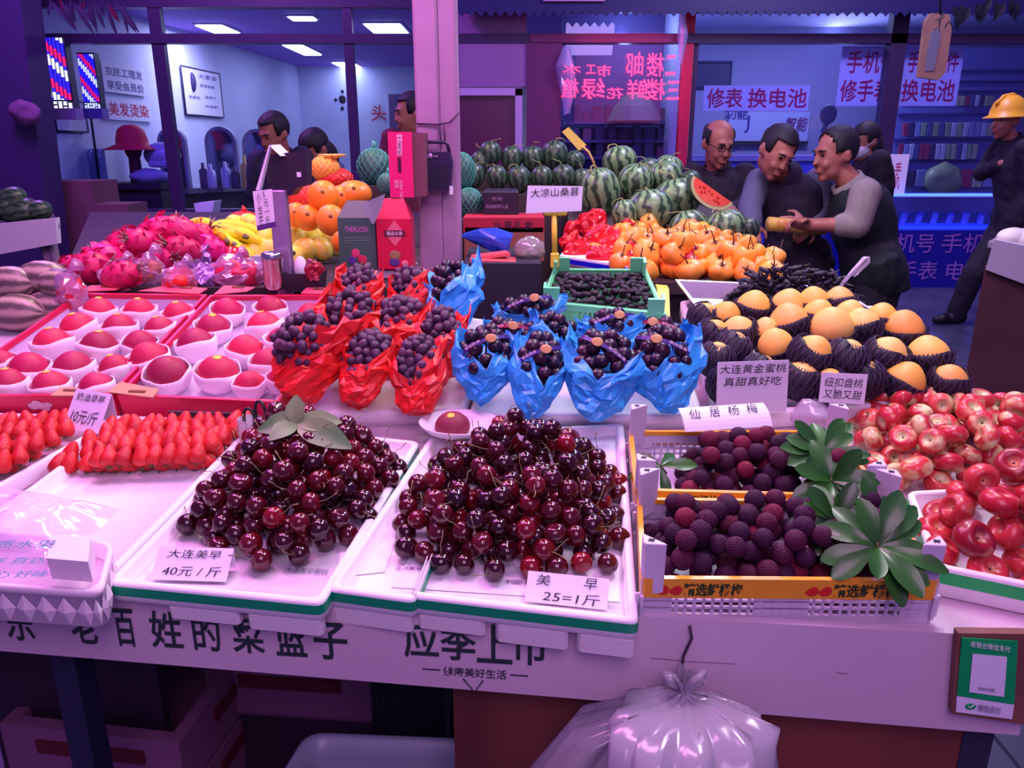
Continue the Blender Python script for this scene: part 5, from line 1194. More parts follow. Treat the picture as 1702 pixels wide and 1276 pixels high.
# ============================================================ watermelons
def melon_mat(name, base, dark, n, light, dist=1.0):
    if name in MATS: return MATS[name]
    m = M(name, base, .35); nt = m.node_tree; N = nt.nodes; L = nt.links; b = N['Principled BSDF']; tc = N.new('ShaderNodeTexCoord'); sx = N.new('ShaderNodeSeparateXYZ'); L.new(tc.outputs['Object'], sx.inputs[0])
    at = N.new('ShaderNodeMath'); at.operation = 'ARCTAN2'; L.new(sx.outputs[1], at.inputs[0]); L.new(sx.outputs[0], at.inputs[1])
    nz = N.new('ShaderNodeTexNoise'); nz.inputs['Scale'].default_value = 2.2; nz.inputs['Detail'].default_value = 4; L.new(tc.outputs['Object'], nz.inputs['Vector'])
    ma = N.new('ShaderNodeMath'); ma.operation = 'MULTIPLY_ADD'; L.new(nz.outputs[0], ma.inputs[0]); ma.inputs[1].default_value = dist; L.new(at.outputs[0], ma.inputs[2])
    mu = N.new('ShaderNodeMath'); mu.operation = 'MULTIPLY'; L.new(ma.outputs[0], mu.inputs[0]); mu.inputs[1].default_value = n
    sn = N.new('ShaderNodeMath'); sn.operation = 'SINE'; L.new(mu.outputs[0], sn.inputs[0]); rp = N.new('ShaderNodeValToRGB'); cr = rp.color_ramp
    mr = N.new('ShaderNodeMapRange'); mr.inputs[1].default_value = -1; L.new(sn.outputs[0], mr.inputs[0]); L.new(mr.outputs[0], rp.inputs[0])
    cr.elements[0].position = 0; cr.elements[0].color = srgb(light); cr.elements[1].position = .8; cr.elements[1].color = srgb(dark); e = cr.elements.new(.52); e.color = srgb(base)
    L.new(rp.outputs[0], b.inputs['Base Color']); return m
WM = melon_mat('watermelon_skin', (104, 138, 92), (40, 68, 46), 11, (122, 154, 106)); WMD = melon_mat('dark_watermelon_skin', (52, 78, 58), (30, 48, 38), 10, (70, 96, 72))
VINE = M('melon_vine', (150, 150, 90), .7)
def wm_mesh(mat, nm):
    b = MB().rev([(0, -.98), (.25, -.95), (.55, -.82), (.82, -.55), (.97, -.2), (1, .1), (.94, .42), (.76, .7), (.5, .88), (.2, .95), (0, .92)], 28); me = b.mesh(nm); me.materials.append(mat); return me
WMM, WMDM = wm_mesh(WM, 'watermelon'), wm_mesh(WMD, 'watermelon')
def vine(seed):
    rg = random.Random(seed); pts = [V3((0, 0, .9))]; d = V3((rg.uniform(-.6, .6), -.3, 1))
    for k in range(7): d = (d + V3((rg.uniform(-.7, .7), rg.uniform(-.5, .3), rg.uniform(-.6, .3)))).normalized(); pts.append(pts[-1] + d * .17)
    m = MB().tube(pts, [.05, .04, .035, .03, .03, .028, .025, .03], 6); me = m.mesh('vine'); me.materials.append(VINE); return me
VN = [vine(i) for i in range(5)]
FW = tilted(atZ(1180, 412, ZC), 21)
solo('melon_ramp', MB().poly([FW.P(FW.loc(atZ(940, 412, ZC)).x, 0, -.003), FW.P(FW.loc(atZ(1236, 412, ZC)).x, 0, -.003), FW.P(FW.loc(atZ(1190, 412, ZC)).x, .66, -.003), FW.P(FW.loc(atZ(940, 412, ZC)).x, .66, -.003)], -FW.ez * .02), DARKW, 'sloping dark board under the striped watermelons', 'board')
rg = random.Random(12)
def wmelon(x, y, dx, dy, label, Y=None, dark=False, tilt=(.25, .2), group=None):
    if Y is None: p = FW.px(x, y, .062)
    else: p = atY(x, y, Y)
    k = (p.y * .956 + (1.4 - p.z) * .29) / FPX / 2
    return spawn(('watermelon', [('watermelon', WMDM if dark else WMM), ('vine', VN[rg.randrange(5)])]), mtx(p, Euler((rg.uniform(-.1, .1) + tilt[0], rg.uniform(-1, 1) * tilt[1], rg.uniform(-3, 3))).to_matrix(), (dx * k, dx * k, dy * k)), label, 'watermelon', group)
wmelon(997, 320, 68, 84, 'tallest striped watermelon standing beside the white mulberry card')
wmelon(1030, 270, 58, 56, 'striped watermelon on the top row beside the yellow tag')
wmelon(1056, 304, 60, 64, 'striped watermelon in the middle of the second row')
wmelon(1080, 350, 80, 72, 'striped watermelon with a long vine in the centre of the pile')
wmelon(1126, 330, 80, 68, 'striped watermelon tucked behind the cut slice')
wmelon(1145, 378, 64, 58, 'pale striped watermelon in the front row beside the central one')
wmelon(1206, 378, 68, 60, 'striped watermelon in front of the cut slice')
wmelon(1105, 294, 58, 52, 'striped watermelon below the uppermost right one')
wmelon(1112, 278, 46, 40, 'small striped watermelon at the upper right of the pile')
wmelon(1078, 284, 46, 42, 'small dull watermelon wedged in the second row', dark=True)
wmelon(1240, 412, 44, 46, 'small striped watermelon at the right end of the front row')
wmelon(1040, 358, 46, 54, 'small striped watermelon behind the red bags')
wmelon(1148, 300, 34, 34, 'little dull watermelon behind the cut slice', dark=True)
wmelon(1245, 380, 36, 38, 'small watermelon beside the vendor hand', dark=True)
zf = atY(863, 320, 3.25).z; zb = atY(850, 290, 3.5).z
st_m = thing('melon_shelf', (atY(860, 320, 3.3).x, 3.4, 0), 'dark stepped shelf under the dark watermelons', 'shelf')
ax, bx = atY(765, 320, 3.3).x, atY(985, 320, 3.3).x
part('lower_step', MB().box(((ax + bx) / 2, 3.24, zf / 2), (bx - ax, .26, zf - .002)), DARKW, st_m); part('upper_step', MB().box(((ax + bx) / 2, 3.5, zb / 2), (bx - ax, .25, zb - .002)), DARKW, st_m)
for x, y, dx, dy in ((815, 255, 38, 42), (851, 264, 36, 44), (886, 264, 38, 44), (922, 258, 44, 50), (800, 270, 36, 40), (955, 268, 34, 36)):
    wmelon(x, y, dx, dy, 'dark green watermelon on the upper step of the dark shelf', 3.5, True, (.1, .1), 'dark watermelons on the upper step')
for x, y, dx, dy in ((826, 295, 36, 42), (863, 298, 40, 46), (901, 296, 38, 42), (937, 295, 40, 44), (788, 292, 36, 42), (968, 300, 36, 40)):
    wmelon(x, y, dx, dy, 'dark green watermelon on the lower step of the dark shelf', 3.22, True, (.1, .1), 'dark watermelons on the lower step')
# yellow tag on a dry stalk
tb = FW.px(992, 290, .06); tt = thing('melon_tag', tb, 'yellow tag on a dry stalk above the tallest watermelon', 'tag')
pt = lambda x, y: atY(x, y, tb.y - .04)
part('stalk', MB().tube([tb, pt(986, 268), pt(978, 252), pt(968, 243)], [.006, .005, .005, .004], 6), M('straw_stalk', (220, 180, 110), .7), tt)
q = [pt(*p) for p in ((962, 250), (975, 241), (945, 211), (934, 219))]; part('tag', MB().poly(q, (0, .002, 0)), M('yellow_tag', (228, 206, 90), .5), tt)
for k in range(6):
    a = k * 1.05; part('tendril', MB().tube([tb, tb + V3((math.cos(a) * .035, -.02, .01 + .01 * (k % 2))), tb + V3((math.cos(a) * .05, -.03, -.012))], [.0025, .002, .0012], 5), M('straw_stalk'), tt)
# cut slices
def slice_(label, pts, Y, th, mat_r=M('watermelon_flesh', (244, 70, 60), .35, col2=(250, 120, 90), ns=8)):
    """wedge with a straight cut edge from pts[0] to pts[1] and a bulging rind below"""
    a, b = [atY(*p, Y) for p in pts[:2]]; c = (a + b) / 2; ax_ = (b - a).normalized(); dn = V3((ax_.z, 0, -ax_.x)); Rr = (b - a).length / 2; hgt = pts[2]
    arc = lambda k, kh: [c - ax_ * (Rr * k * math.cos(math.pi * i / 18)) + dn * (hgt * kh * math.sin(math.pi * i / 18)) for i in range(19)]
    t = thing('watermelon_slice', c + dn * hgt, label, 'watermelon slice'); bk = V3((0, th, 0)); fw = V3((0, -.0012, 0))
    part('rind', MB().loft([[p + bk * .0 for p in arc(1, 1)], [p + bk for p in arc(1, 1)]], smooth=False), M('rind_green', (40, 70, 44), .4), t)
    part('pale_rind', MB().loft([[p + fw for p in arc(.985, .985)], [p for p in arc(.985, .985)]], smooth=False), M('rind_pale', (206, 216, 150), .4), t)
    fl = MB().loft([[p + fw * 2 for p in arc(.86, .80)], [p for p in arc(.86, .80)]], smooth=False); part('flesh', fl, mat_r, t)
    sd_ = MB(); r2 = random.Random(4)
    for k in range(12): sd_.ell(c + ax_ * r2.uniform(-.6, .6) * Rr + dn * r2.uniform(.15, .5) * hgt + fw * 2.5, (.004, .0015, .006), n=6, m=4)
    part('seed_marks', sd_, M('seed_marks', (214, 40, 40), .5), t)
slice_('large cut slice of red watermelon propped on the pile', ((1152, 291), (1219, 338), .062), FW.px(1190, 330, .06).y - .16, .07)
slice_('small pinkish melon slice at the right end of the orange heap', ((1270, 452), (1280, 412), .03), 2.35, .03, M('pink_flesh', (226, 110, 110), .4))
# ============================================================ striped melons and stall at the left edge
SM = melon_mat('striped_melon_skin', (136, 120, 112), (92, 82, 82), 8, (184, 164, 152), .25); sme = MB().rev([(0, -1.5), (.4, -1.4), (.78, -1.0), (.98, -.4), (1, .2), (.9, .8), (.62, 1.25), (.25, 1.5), (0, 1.55)], 24).mesh('striped_melon'); sme.materials.append(SM)
for x, y, s, a, lab in ((72, 462, 56, 1.2, 'grey striped melon on top beside the dragon fruit'), (20, 470, 54, 1.5, 'dark striped melon at the frame edge, upper'), (30, 520, 66, 1.35, 'large pale striped melon at the frame edge, lower'), (82, 508, 52, 1.25, 'pale striped melon touching the left peach box'), (8, 495, 58, 1.5, 'yellow streaked striped melon between the upper and lower ones'), (52, 492, 56, 1.3, 'striped melon buried in the middle of the heap'), (98, 470, 46, 1.1, 'small striped melon end beside the red bag')):
    p = FB.px(x, y, -.02 + (.05 if y < 480 else .0)); k = FB.mpp(x, y, 0) * s / 2
    spawn(('striped_melon', [('striped_melon', sme)]), mtx(p, Euler((.0, R(90), -.25 + a * .1)).to_matrix() @ Matrix.Rotation(a * 3, 3, 'Z'), k), lab, 'melon')
Yl = 3.0; lst = thing('side_stall', (atY(20, 400, Yl).x, Yl + .3, 0), 'small white panelled stall with dark greens at the left edge', 'stall')
q = [atY(*p, Yl) for p in ((-160, 452), (95, 405), (92, 362), (-160, 388))]; part('front_panel', MB().poly(q, (0, .03, 0)), M('lilac_white_panel', (206, 196, 222), .6), lst)
q = [V3((p.x, p.y, p.z - .02)) for p in (atY(-160, 388, Yl), atY(92, 362, Yl))]; part('top_board', MB().poly([q[0] + V3((0, .02, 0)), q[1] + V3((0, .02, 0)), q[1] + V3((-.36, .6, 0)), q[0] + V3((-.36, .6, 0))], (0, 0, -.02)), DARKW, lst)
for x in (76, 88): part('leg', MB().tube([atY(x - 2, 405, Yl + .05), V3((atY(x, 405, Yl).x + .05, Yl + .05, 0))], .018, 6), M('dull_leg', (120, 100, 130), .6), lst)
GRN = M('dark_green_melon2', (60, 84, 66), .6, col2=(100, 126, 84), ns=9)
for x, y, s, lab in ((35, 352, 60, 'dark green melon on the side stall, front'), (8, 345, 56, 'dark green melon on the side stall at the frame edge'), (62, 350, 44, 'grey green melon on the side stall, right end'), (20, 328, 44, 'pale leaved melon on top of the side stall')):
    p = atY(x, y, Yl + .25); k = p.y * .956 / FPX / 2; spawn(('green_melon', [('green_melon', WMDM)]), mtx(p, Euler((.2, R(80), .3)).to_matrix(), (s * k * .8, s * k * .8, s * k * 1.1)), lab, 'melon')
# risers under the netted melons
a = atY(622, 306, 2.75); solo('melon_crate', MB().box((a.x, 2.75, (ZC + a.z) / 2), (.17, .2, a.z - ZC - .004)), DARKW, 'dark crate under the teal netted melon left of the pillar', 'crate')
a = atY(780, 365, 2.72); solo('melon_stand', MB().box((a.x, 2.72, a.z / 2), (.13, .2, a.z - .004)), DARKW, 'dark stand under the teal netted melons right of the pillar', 'stand')
# ============================================================ shop fronts across the aisle
YS = 8.2
FRM = M('dark_shop_frame', (52, 32, 74), .4); GLS = film('shop_glass', (225, 230, 255), .03, .0); CEILZ = 2.92
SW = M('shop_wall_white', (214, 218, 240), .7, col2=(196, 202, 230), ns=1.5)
def sx_(x, y=150, Y=YS): return atY(x, y, Y).x
def sz_(y, Y=YS): return atY(851, y, Y).z
def vbar(x0, x1, z0, z1, Y=YS, d=.08): return MB().box(((sx_(x0) + sx_(x1)) / 2, Y, (z0 + z1) / 2), (abs(sx_(x1) - sx_(x0)), d, z1 - z0))
XL, XP0, XP1, XR = sx_(72), sx_(697), sx_(765), 8.6
# structure: room shells
YB = 16.0; YB2 = 11.0; xd0 = sx_(1150)
cornerx = atY(497, 150, YB).x
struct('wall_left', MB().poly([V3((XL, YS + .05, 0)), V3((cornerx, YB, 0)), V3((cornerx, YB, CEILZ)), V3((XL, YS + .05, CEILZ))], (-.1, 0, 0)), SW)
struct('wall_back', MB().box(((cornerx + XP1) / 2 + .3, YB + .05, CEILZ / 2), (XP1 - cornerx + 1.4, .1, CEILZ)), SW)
struct('ceiling', MB().box(((xd0 - 7) / 2 - .03, 12.1, CEILZ + .05), (xd0 + 7, 8.0, .1)), M('violet_glow_ceiling', (160, 112, 220), .7))  # violet flare glow put into the barber ceiling's base colour
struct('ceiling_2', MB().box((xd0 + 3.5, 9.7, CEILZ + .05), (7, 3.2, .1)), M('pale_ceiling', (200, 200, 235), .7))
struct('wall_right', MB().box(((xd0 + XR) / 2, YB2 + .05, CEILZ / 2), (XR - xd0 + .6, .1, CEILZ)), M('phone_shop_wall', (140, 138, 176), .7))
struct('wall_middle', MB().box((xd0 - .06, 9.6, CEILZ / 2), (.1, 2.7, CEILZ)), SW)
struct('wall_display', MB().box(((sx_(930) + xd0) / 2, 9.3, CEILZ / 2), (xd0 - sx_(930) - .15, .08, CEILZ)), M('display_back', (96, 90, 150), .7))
# ceiling lamps inside the shops
def shop_lamp(x0, y0, x1, y1, label, s=14):
    a, b = atZ(x0, y0, CEILZ - .02), atZ(x1, y1, CEILZ - .02); c = (a + b) / 2
    t = thing('ceiling_lamp', c, label, 'lamp'); w, d = abs(b.x - a.x), max(.25, abs(b.y - a.y))
    part('diffuser', MB().box(c, (w, d, .02)), emis('lamp_white', (225, 232, 255), s), t); part('frame', MB().box(c + V3((0, 0, .012)), (w + .06, d + .06, .015)), M('lamp_frame', (210, 210, 220), .5), t)
shop_lamp(325, 42, 398, 55, 'bright ceiling panel lamp above the barber window, leftmost'); shop_lamp(605, 40, 678, 56, 'bright ceiling panel lamp left of the pillar top')
shop_lamp(470, 75, 534, 91, 'bright ceiling panel lamp between the two window posts'); shop_lamp(552, 104, 606, 115, 'bright ceiling panel lamp deepest in the barber shop'); shop_lamp(480, 29, 525, 33, 'dim far ceiling panel lamp seen above the beam', 5)
for nm_, xy, pw_, sx_l, col_ in (('barber_shop_light', (361, 49), 42, .9, (.98, .88, 1)), ('barber_shop_light', (641, 48), 42, .9, (.98, .88, 1))):
    p_ = atZ(*xy, CEILZ - .04); area(nm_, p_, p_ - Z, sx_l, pw_, col_, .5)
area('phone_shop_light', (3.6, 9.5, 2.86), (3.6, 9.7, 1), .9, 40, (.66, .66, 1), .3); area('phone_shop_light', (2.3, 9.5, 2.86), (2.3, 9.7, 1), .9, 18, (.66, .66, 1), .3); area('ceiling_fill_light', (4.2, 10.7, 2.5), (4.2, 10.0, 3.2), .12, 30, (.62, .66, 1), 3.6); area('ceiling_fill_light', (1.2, 9.15, 2.5), (1.2, 8.7, 3.0), .1, 5, (.55, .7, 1), .8); area('display_window_light', (1.25, 8.6, 2.8), (1.1, 9.2, 1), .2, 8, (.6, .75, 1))  # the two upward-facing ones are unseen lights added to brighten the ceilings
# frames: beams, posts, transoms
zb0, zb1 = sz_(73), sz_(57); zt0 = sz_(20)
m = MB().box(((XL - .6 + XR) / 2, YS, (zb0 + zb1) / 2), (XR - XL + .6, .12, zb1 - zb0)).box(((XL - .6 + XR) / 2, YS, sz_(8) + .03), (XR - XL + .6, .10, .12))
for x0, x1 in ((264, 284), (577, 592)): m.v += []; b = vbar(x0, x1, 0, sz_(8)); m.add(b.v, b.f, False)
for x0, x1 in ((1466, 1492),): b = vbar(x0, x1, 0, sz_(8), d=.12); m.add(b.v, b.f, False)
b = vbar(1150, 1156, 0, zb0, d=.05); m.add(b.v, b.f, False)
struct('trim_1', m, FRM)
struct('trim_2', vbar(1130, 1147, 0, sz_(8), d=.1), M('red_lit_post', (176, 16, 70), .4))
struct('trim_3', vbar(875, 932, 0, zb0, d=.14).box(((sx_(880) + sx_(1130)) / 2, YS - .02, (zb0 + zb1) / 2), (sx_(1130) - sx_(880), .12, zb1 - zb0 - .01)), M('maroon_tile', (98, 26, 84), .45))
struct('wall_panel', MB().box(((XP1 + sx_(875)) / 2, YS, (sz_(145) + sz_(8)) / 2), (sx_(875) - XP1, .1, sz_(8) - sz_(145))), M('mauve_panel', (142, 104, 150), .5))
for i, (x0, x1, z0, z1) in enumerate(((74, 264, .8, zb0), (284, 577, .8, zb0), (592, 765, .8, zb0), (932, 1130, .6, zb0), (1156, 1466, 0, zb0), (1492, 1760, 0, zb0), (74, 697, zb1, sz_(10)), (875, 1466, zb1, zt0), (1492, 1760, zb1, zt0))):
    q = MB().box(((sx_(x0) + sx_(x1)) / 2, YS + .01, (z0 + z1) / 2), (sx_(x1) - sx_(x0), .008, z1 - z0)); struct('window_%d' % (i + 1), q, GLS)
struct('wall_sill', MB().box(((XL + XP1) / 2, YS, .4), (XP1 - XL, .14, .8)), M('dark_sill', (52, 34, 72), .6))
# door
dx0, dx1, dz = sx_(765), sx_(868), sz_(148); dr = MB()
dr.box((dx1 - .035, YS - .06, dz / 2), (.07, .06, dz)).box(((dx0 + dx1) / 2, YS - .06, dz - .03), (dx1 - dx0, .06, .07)); d1 = struct('door_1', dr, M('pale_door_frame', (190, 160, 200), .5))
part('door_leaf', MB().box(((dx0 + dx1) / 2 - .03, YS - .02, dz / 2 - .03), (dx1 - dx0 - .05, .04, dz - .06)), M('maroon_door', (86, 14, 66), .3), d1)
# fascia with scalloped edge
fz0 = sz_(21, YS - .25); x0 = sx_(760, 10, YS - .25); m = MB().box(((x0 + XR) / 2, YS - .25, fz0 + .40), (XR - x0, .12, .8)); k = 0
x = x0
while x < XR: m.add([V3((x, YS - .312, fz0 + .002)), V3((x + .045, YS - .312, fz0 - .045)), V3((x + .09, YS - .312, fz0 + .002))], [(0, 1, 2)], False); x += .09
struct('trim_4', m, M('navy_fascia', (22, 18, 84), .5))
p0, p1 = atY(903, 0, YS - .33), atY(1005, 4, YS - .33); solo('fascia_sign', MB().box(((p0.x + p1.x) / 2, YS - .33, p0.z + .09), (p1.x - p0.x, .02, .2)), M('pale_sign_strip', (190, 150, 200), .4), 'pale sign strip on the dark fascia above the neon window', 'sign')
# dark wall at the left edge, with a pale bundle on it
struct('wall_dark', MB().poly([V3((-12, 6.9, 3.4)), V3((atY(46, 20, 6.9).x, 6.9, 3.4)), V3((atY(80, 420, 6.9).x, 6.9, 0)), V3((-12, 6.9, 0))], (0, .3, 0)), M('dark_violet_wall', (52, 28, 84), .6))
m = MB().ell(atY(42, 188, 6.82), (.13, .06, .10), n=18, m=12); m.v = crumple(m.v, .03, 12, 5); solo('cloth_bundle', m, M('mauve_bundle', (110, 70, 110), .8), 'mauve cloth bundle hanging on the dark wall', 'bundle')
# LED barber pole and its reflection
def led_pole(label, x0, x1, y0, y1, Y, slim=False):
    a, b = atY(x0, y1, Y), atY(x1, y0, Y); w, h = b.x - a.x, b.z - a.z; t = thing('barber_pole', V3(((a.x + b.x) / 2, Y, a.z)), label, 'led sign')
    part('case', MB().box(((a.x + b.x) / 2, Y + .06, (a.z + b.z) / 2), (w * 1.06, .1, h * 1.02)), M('led_case', (26, 16, 60), .5), t)
    B_, W_, R_ = MB(), MB(), MB(); nx, nz = (8, 46)
    for i in range(nz):
        for j in range(nx):
            f = (i / nz * 1.7 + j / nx * .85 + .1) % 1.0; p = V3((a.x + w * (j + .5) / nx, Y, a.z + h * (.12 + .86 * (i + .5) / nz))); tgt = B_ if f < .36 else (W_ if f < .64 else (B_ if f < .74 else R_))
            tgt.box(p, (w / nx * .62, .006, h / nz * .5))
    for i in range(5):
        for j in range(6): W_.box((a.x + w * (j + .5) / 6, Y, a.z + h * .10 * (i + .5) / 5), (w / 6 * .6, .006, h * .012)) if (i * 3 + j * 5) % 7 != 2 else None
    part('blue_leds', B_, emis('led_blue', (40, 30, 255), 3), t); part('white_leds', W_, emis('led_white', (230, 235, 255), 2.5), t); part('red_leds', R_, emis('led_red', (255, 30, 110), 2.2), t)
    part('foot', MB().box(((a.x + b.x) / 2, Y + .05, a.z - .05), (w * 1.2, .14, .1)), M('grey_violet_foot', (120, 100, 160), .5), t)
    return t
led_pole('bright LED barber pole sign at the left edge of the barber window', 73, 103, 60, 180, 7.9)
led_pole('slim LED copy of the barber pole standing in for its reflection', 141, 154, 88, 180, 8.5)  # reflection of the first pole, built as a second glowing sign
m = MB().tube([atY(148, 170, 8.6), atY(165, 300, 8.6)], .012, 6); solo('thin_rod', m, INK, 'thin dark rod standing below the slim pole reflection', 'rod')
# posters and paper notices on the barber shop's left wall
def wall_at(x, y): return hit(x, y, V3((XL, YS + .05, 0)), V3((YB - YS, -(cornerx - XL), 0)).normalized())
WX = (V3((cornerx, YB, 0)) - V3((XL, YS, 0))).normalized(); WN = V3((WX.y, -WX.x, 0))
def notice(label, x0, y0, x1, y1, lines, name='poster', col=CARD, fr=None, cat='poster'):
    q = [wall_at(x0, y1), wall_at(x1, y1), wall_at(x1, y0), wall_at(x0, y0)]; q[1].z = q[0].z; q[2].x, q[2].y = q[1].x, q[1].y; q[3].x, q[3].y = q[0].x, q[0].y; q[2].z = q[3].z = (q[2].z + q[3].z) / 2
    q = [p + WN * .03 for p in q]; t = thing(name, (q[0] + q[1]) / 2, label, cat); part('sheet', MB().poly(q, -WN * .006), col, t)
    W_, H_ = (q[1] - q[0]), (q[3] - q[0])
    for body, fx, fy, fw, fh, mt in lines: part('lettering', text_mb(body, W_, Z, q[0] + W_ * fx + H_ * fy + WN * .002, W_.length * fw, H_.length * fh, .008), mt, t)
    if fr: part('frame', MB().tube(q + [q[0]], .012, 4), fr, t)
    return t, q, W_, H_
REDI = M('red_ink', (196, 24, 60), .5); VIOI = M('violet_ink', (60, 40, 130), .6)
notice('white notice with violet writing beside the slim pole reflection', 170, 108, 240, 152, [('农民工理发', .5, .70, .86, .3, VIOI), ('享受会员价', .5, .25, .86, .3, VIOI)])
notice('white notice with red writing above the red hat', 172, 166, 250, 198, [('美发烫染', .5, .5, .84, .62, REDI)])
t, q, W_, H_ = notice('framed price poster with a dark head print behind the left window post', 306, 118, 368, 190, [('大家发', .66, .86, .5, .1, VIOI), ('烫发染发', .62, .66, .4, .07, VIOI), ('洗剪吹', .25, .38, .3, .07, VIOI), ('会员价', .68, .42, .3, .06, VIOI), ('价目表', .68, .22, .34, .06, VIOI)], fr=FRM)
part('head_print', MB().ell(q[0] + W_ * .24 + H_ * .7 + WN * .004, (.05, .05, .13), n=12, m=8), M('dark_head_print', (50, 40, 90), .6), t)
t, q, W_, H_ = notice('pale whiteboard low on the wall behind the LED pole', 90, 168, 142, 218, [], name='whiteboard', fr=FRM, cat='board')
# ledge with mirrors and bottles
LY0, LY1 = 9.4, 10.8; la, lb = atY(300, 316, LY0), atY(432, 297, LY1)
lg = thing('barber_ledge', V3(((la.x + lb.x) / 2, (LY0 + LY1) / 2, 0)), 'long grey ledge under the arched mirrors in the barber shop', 'counter'); lz = la.z
part('ledge_top', MB().poly([V3((la.x - .45, LY0 - .2, lz)), V3((lb.x + .1, LY1 - .1, lz)), V3((lb.x - .1, LY1 + .5, lz)), V3((la.x - .42, LY0 + .3, lz))], (0, 0, -.06)), M('grey_ledge', (120, 118, 130), .5), lg)
part('ledge_base', MB().poly([V3((la.x - .42, LY0 - .15, lz - .06)), V3((lb.x + .05, LY1, lz - .06)), V3((lb.x - .1, LY1 + .45, lz - .06)), V3((la.x - .40, LY0 + .28, lz - .06))], (0, 0, -(lz - .06))), DARKW, lg)
MIR = M('mirror_glass', (120, 120, 170), .08, .9); MFR = M('mirror_frame', (150, 146, 170), .5)
def arch(label, x, y0, y1, wpx, Y):
    c0 = atY(x, y1, Y); c1 = atY(x, y0, Y); w = wpx * (Y * .956) / FPX / 2; h = c1.z - lz; t = thing('arched_mirror', V3((c0.x, Y, lz)), label, 'mirror')
    def loop(k, y): return [V3((c0.x - w * k, y, lz + (1 - k) * .05))] + [V3((c0.x - w * k * math.cos(a), y, lz + h - w * 1.0 + w * k * math.sin(a))) for a in [math.pi * i / 14 for i in range(15)]] + [V3((c0.x + w * k, y, lz + (1 - k) * .05))]
    part('frame', MB().loft([loop(1, Y + .08), loop(1, Y), loop(.8, Y - .002)], smooth=False), MFR, t); part('glass', MB().loft([loop(.78, Y + .001), loop(.78, Y - .006)], smooth=False), MIR, t)
for a in (('arched mirror behind the left window post', 292, 212, 300, 46, 9.6), ('arched mirror in the middle of the ledge', 372, 210, 296, 52, 10.1), ('arched mirror behind the shorter man', 432, 214, 294, 50, 10.5)): arch(*a)
rg = random.Random(4)
for i, (x, y0, y1, c, lab) in enumerate(((356, 272, 292, (220, 222, 235), 'white bottle on the barber ledge'), (380, 268, 292, (200, 205, 225), 'pale jar on the barber ledge'), (413, 258, 292, (226, 214, 90), 'yellow bottle on the barber ledge'), (344, 270, 292, (90, 60, 100), 'dark bottle on the barber ledge'), (396, 276, 293, (70, 60, 90), 'short dark jar on the barber ledge'))):
    b_ = atY(x, y1, 9.9); h = atY(x, y0, 9.9).z - lz; o = solo('bottle', MB().rev([(0, 0), (.05, 0), (.055, .02), (.055, h * .7), (.02, h * .8), (.02, h), (0, h)], 12, Matrix.Translation((b_.x, 9.8, lz))), M('bottle_%d' % i, c, .4), lab, 'bottle')
# table with hat stand, drier, jars inside the window
tb = thing('display_table', (atY(215, 310, 8.9).x, 8.9, 0), 'dark table behind the barber window carrying the red hat', 'table'); tz_ = atY(215, 303, 8.9).z
part('table_top', MB().box((atY(215, 300, 8.9).x, 8.9, tz_ - .03), (.95, .6, .06)), DARKW, tb); part('table_base', MB().box((atY(215, 300, 8.9).x, 8.9, (tz_ - .06) / 2), (.9, .5, tz_ - .06)), DARKW, tb)
hc = atY(220, 240, 8.9); m = MB().rev([(0, .21), (.08, .20), (.14, .15), (.165, .05), (.17, 0), (.30, -.05), (.305, -.06), (.17, -.02), (.15, 0)], 24, Matrix.Translation(hc)); solo('red_hat', m, M('red_felt', (206, 20, 62), .7), 'wide brimmed red hat on a stand in the barber window', 'hat')
m = MB().tube([V3((hc.x, hc.y, tz_)), V3((hc.x, hc.y, hc.z + .1))], [.07, .05], 10).ell((hc.x, hc.y, hc.z - .05), (.09, .09, .12), n=14, m=10); m.v = m.v; solo('hat_stand', m, M('maroon_stand', (120, 30, 70), .6), 'maroon head stand under the red hat', 'stand')
m = MB().ell(atY(270, 258, 8.95), (.20, .16, .14), n=18, m=12).bbox(atY(268, 272, 8.85), (.26, .10, .08), bev=.02).tube([atY(272, 290, 8.95), V3((atY(272, 300, 8.95).x, 8.95, tz_))], .09, 10); solo('hair_steamer', m, M('grey_machine', (170, 170, 196), .35), 'grey hood shaped hair machine beside the red hat', 'machine')
m = MB().ell(atY(250, 294, 8.8), (.22, .14, .09), n=18, m=10); m.v = crumple(m.v, .03, 9, 2); solo('towel_pile', m, M('grey_towel', (150, 150, 180), .9), 'crumpled grey towel under the hair machine', 'towel')
for i, (x, lab) in enumerate(((148, 'clear jar on the display table, outer'), (160, 'clear jar of dark rods on the display table'), (175, 'clear jar on the display table next to the hat'))):
    b_ = atY(x, 300, 8.85); solo('glass_jar', MB().rev([(0, 0), (.055, 0), (.06, .35), (.055, .36), (.05, .01)], 14, Matrix.Translation((b_.x, 8.8, tz_))), film('jar_glass', (220, 225, 250), .2, .1, .12, (200, 205, 235)), lab, 'jar')
ch = atY(115, 330, 7.6); m = MB().box((ch.x, 7.7, atY(115, 300, 7.6).z - .45), (.62, .5, .9)).box((ch.x + .45, 7.6, .45), (.4, .4, .9)); solo('brown_cabinet', m, M('brown_cabinet_wood', (112, 70, 84), .6), 'low brown cabinet below the LED barber pole', 'cabinet')
m = MB().poly([atY(*p, 7.6) for p in ((322, 338), (356, 334), (352, 358), (330, 372))], (0, .2, 0)); solo('white_basin', m, M('white_basin', (200, 206, 226), .4), 'white basin hanging beside the left window post', 'basin')
wx = atY(560, 160, YB - .02)
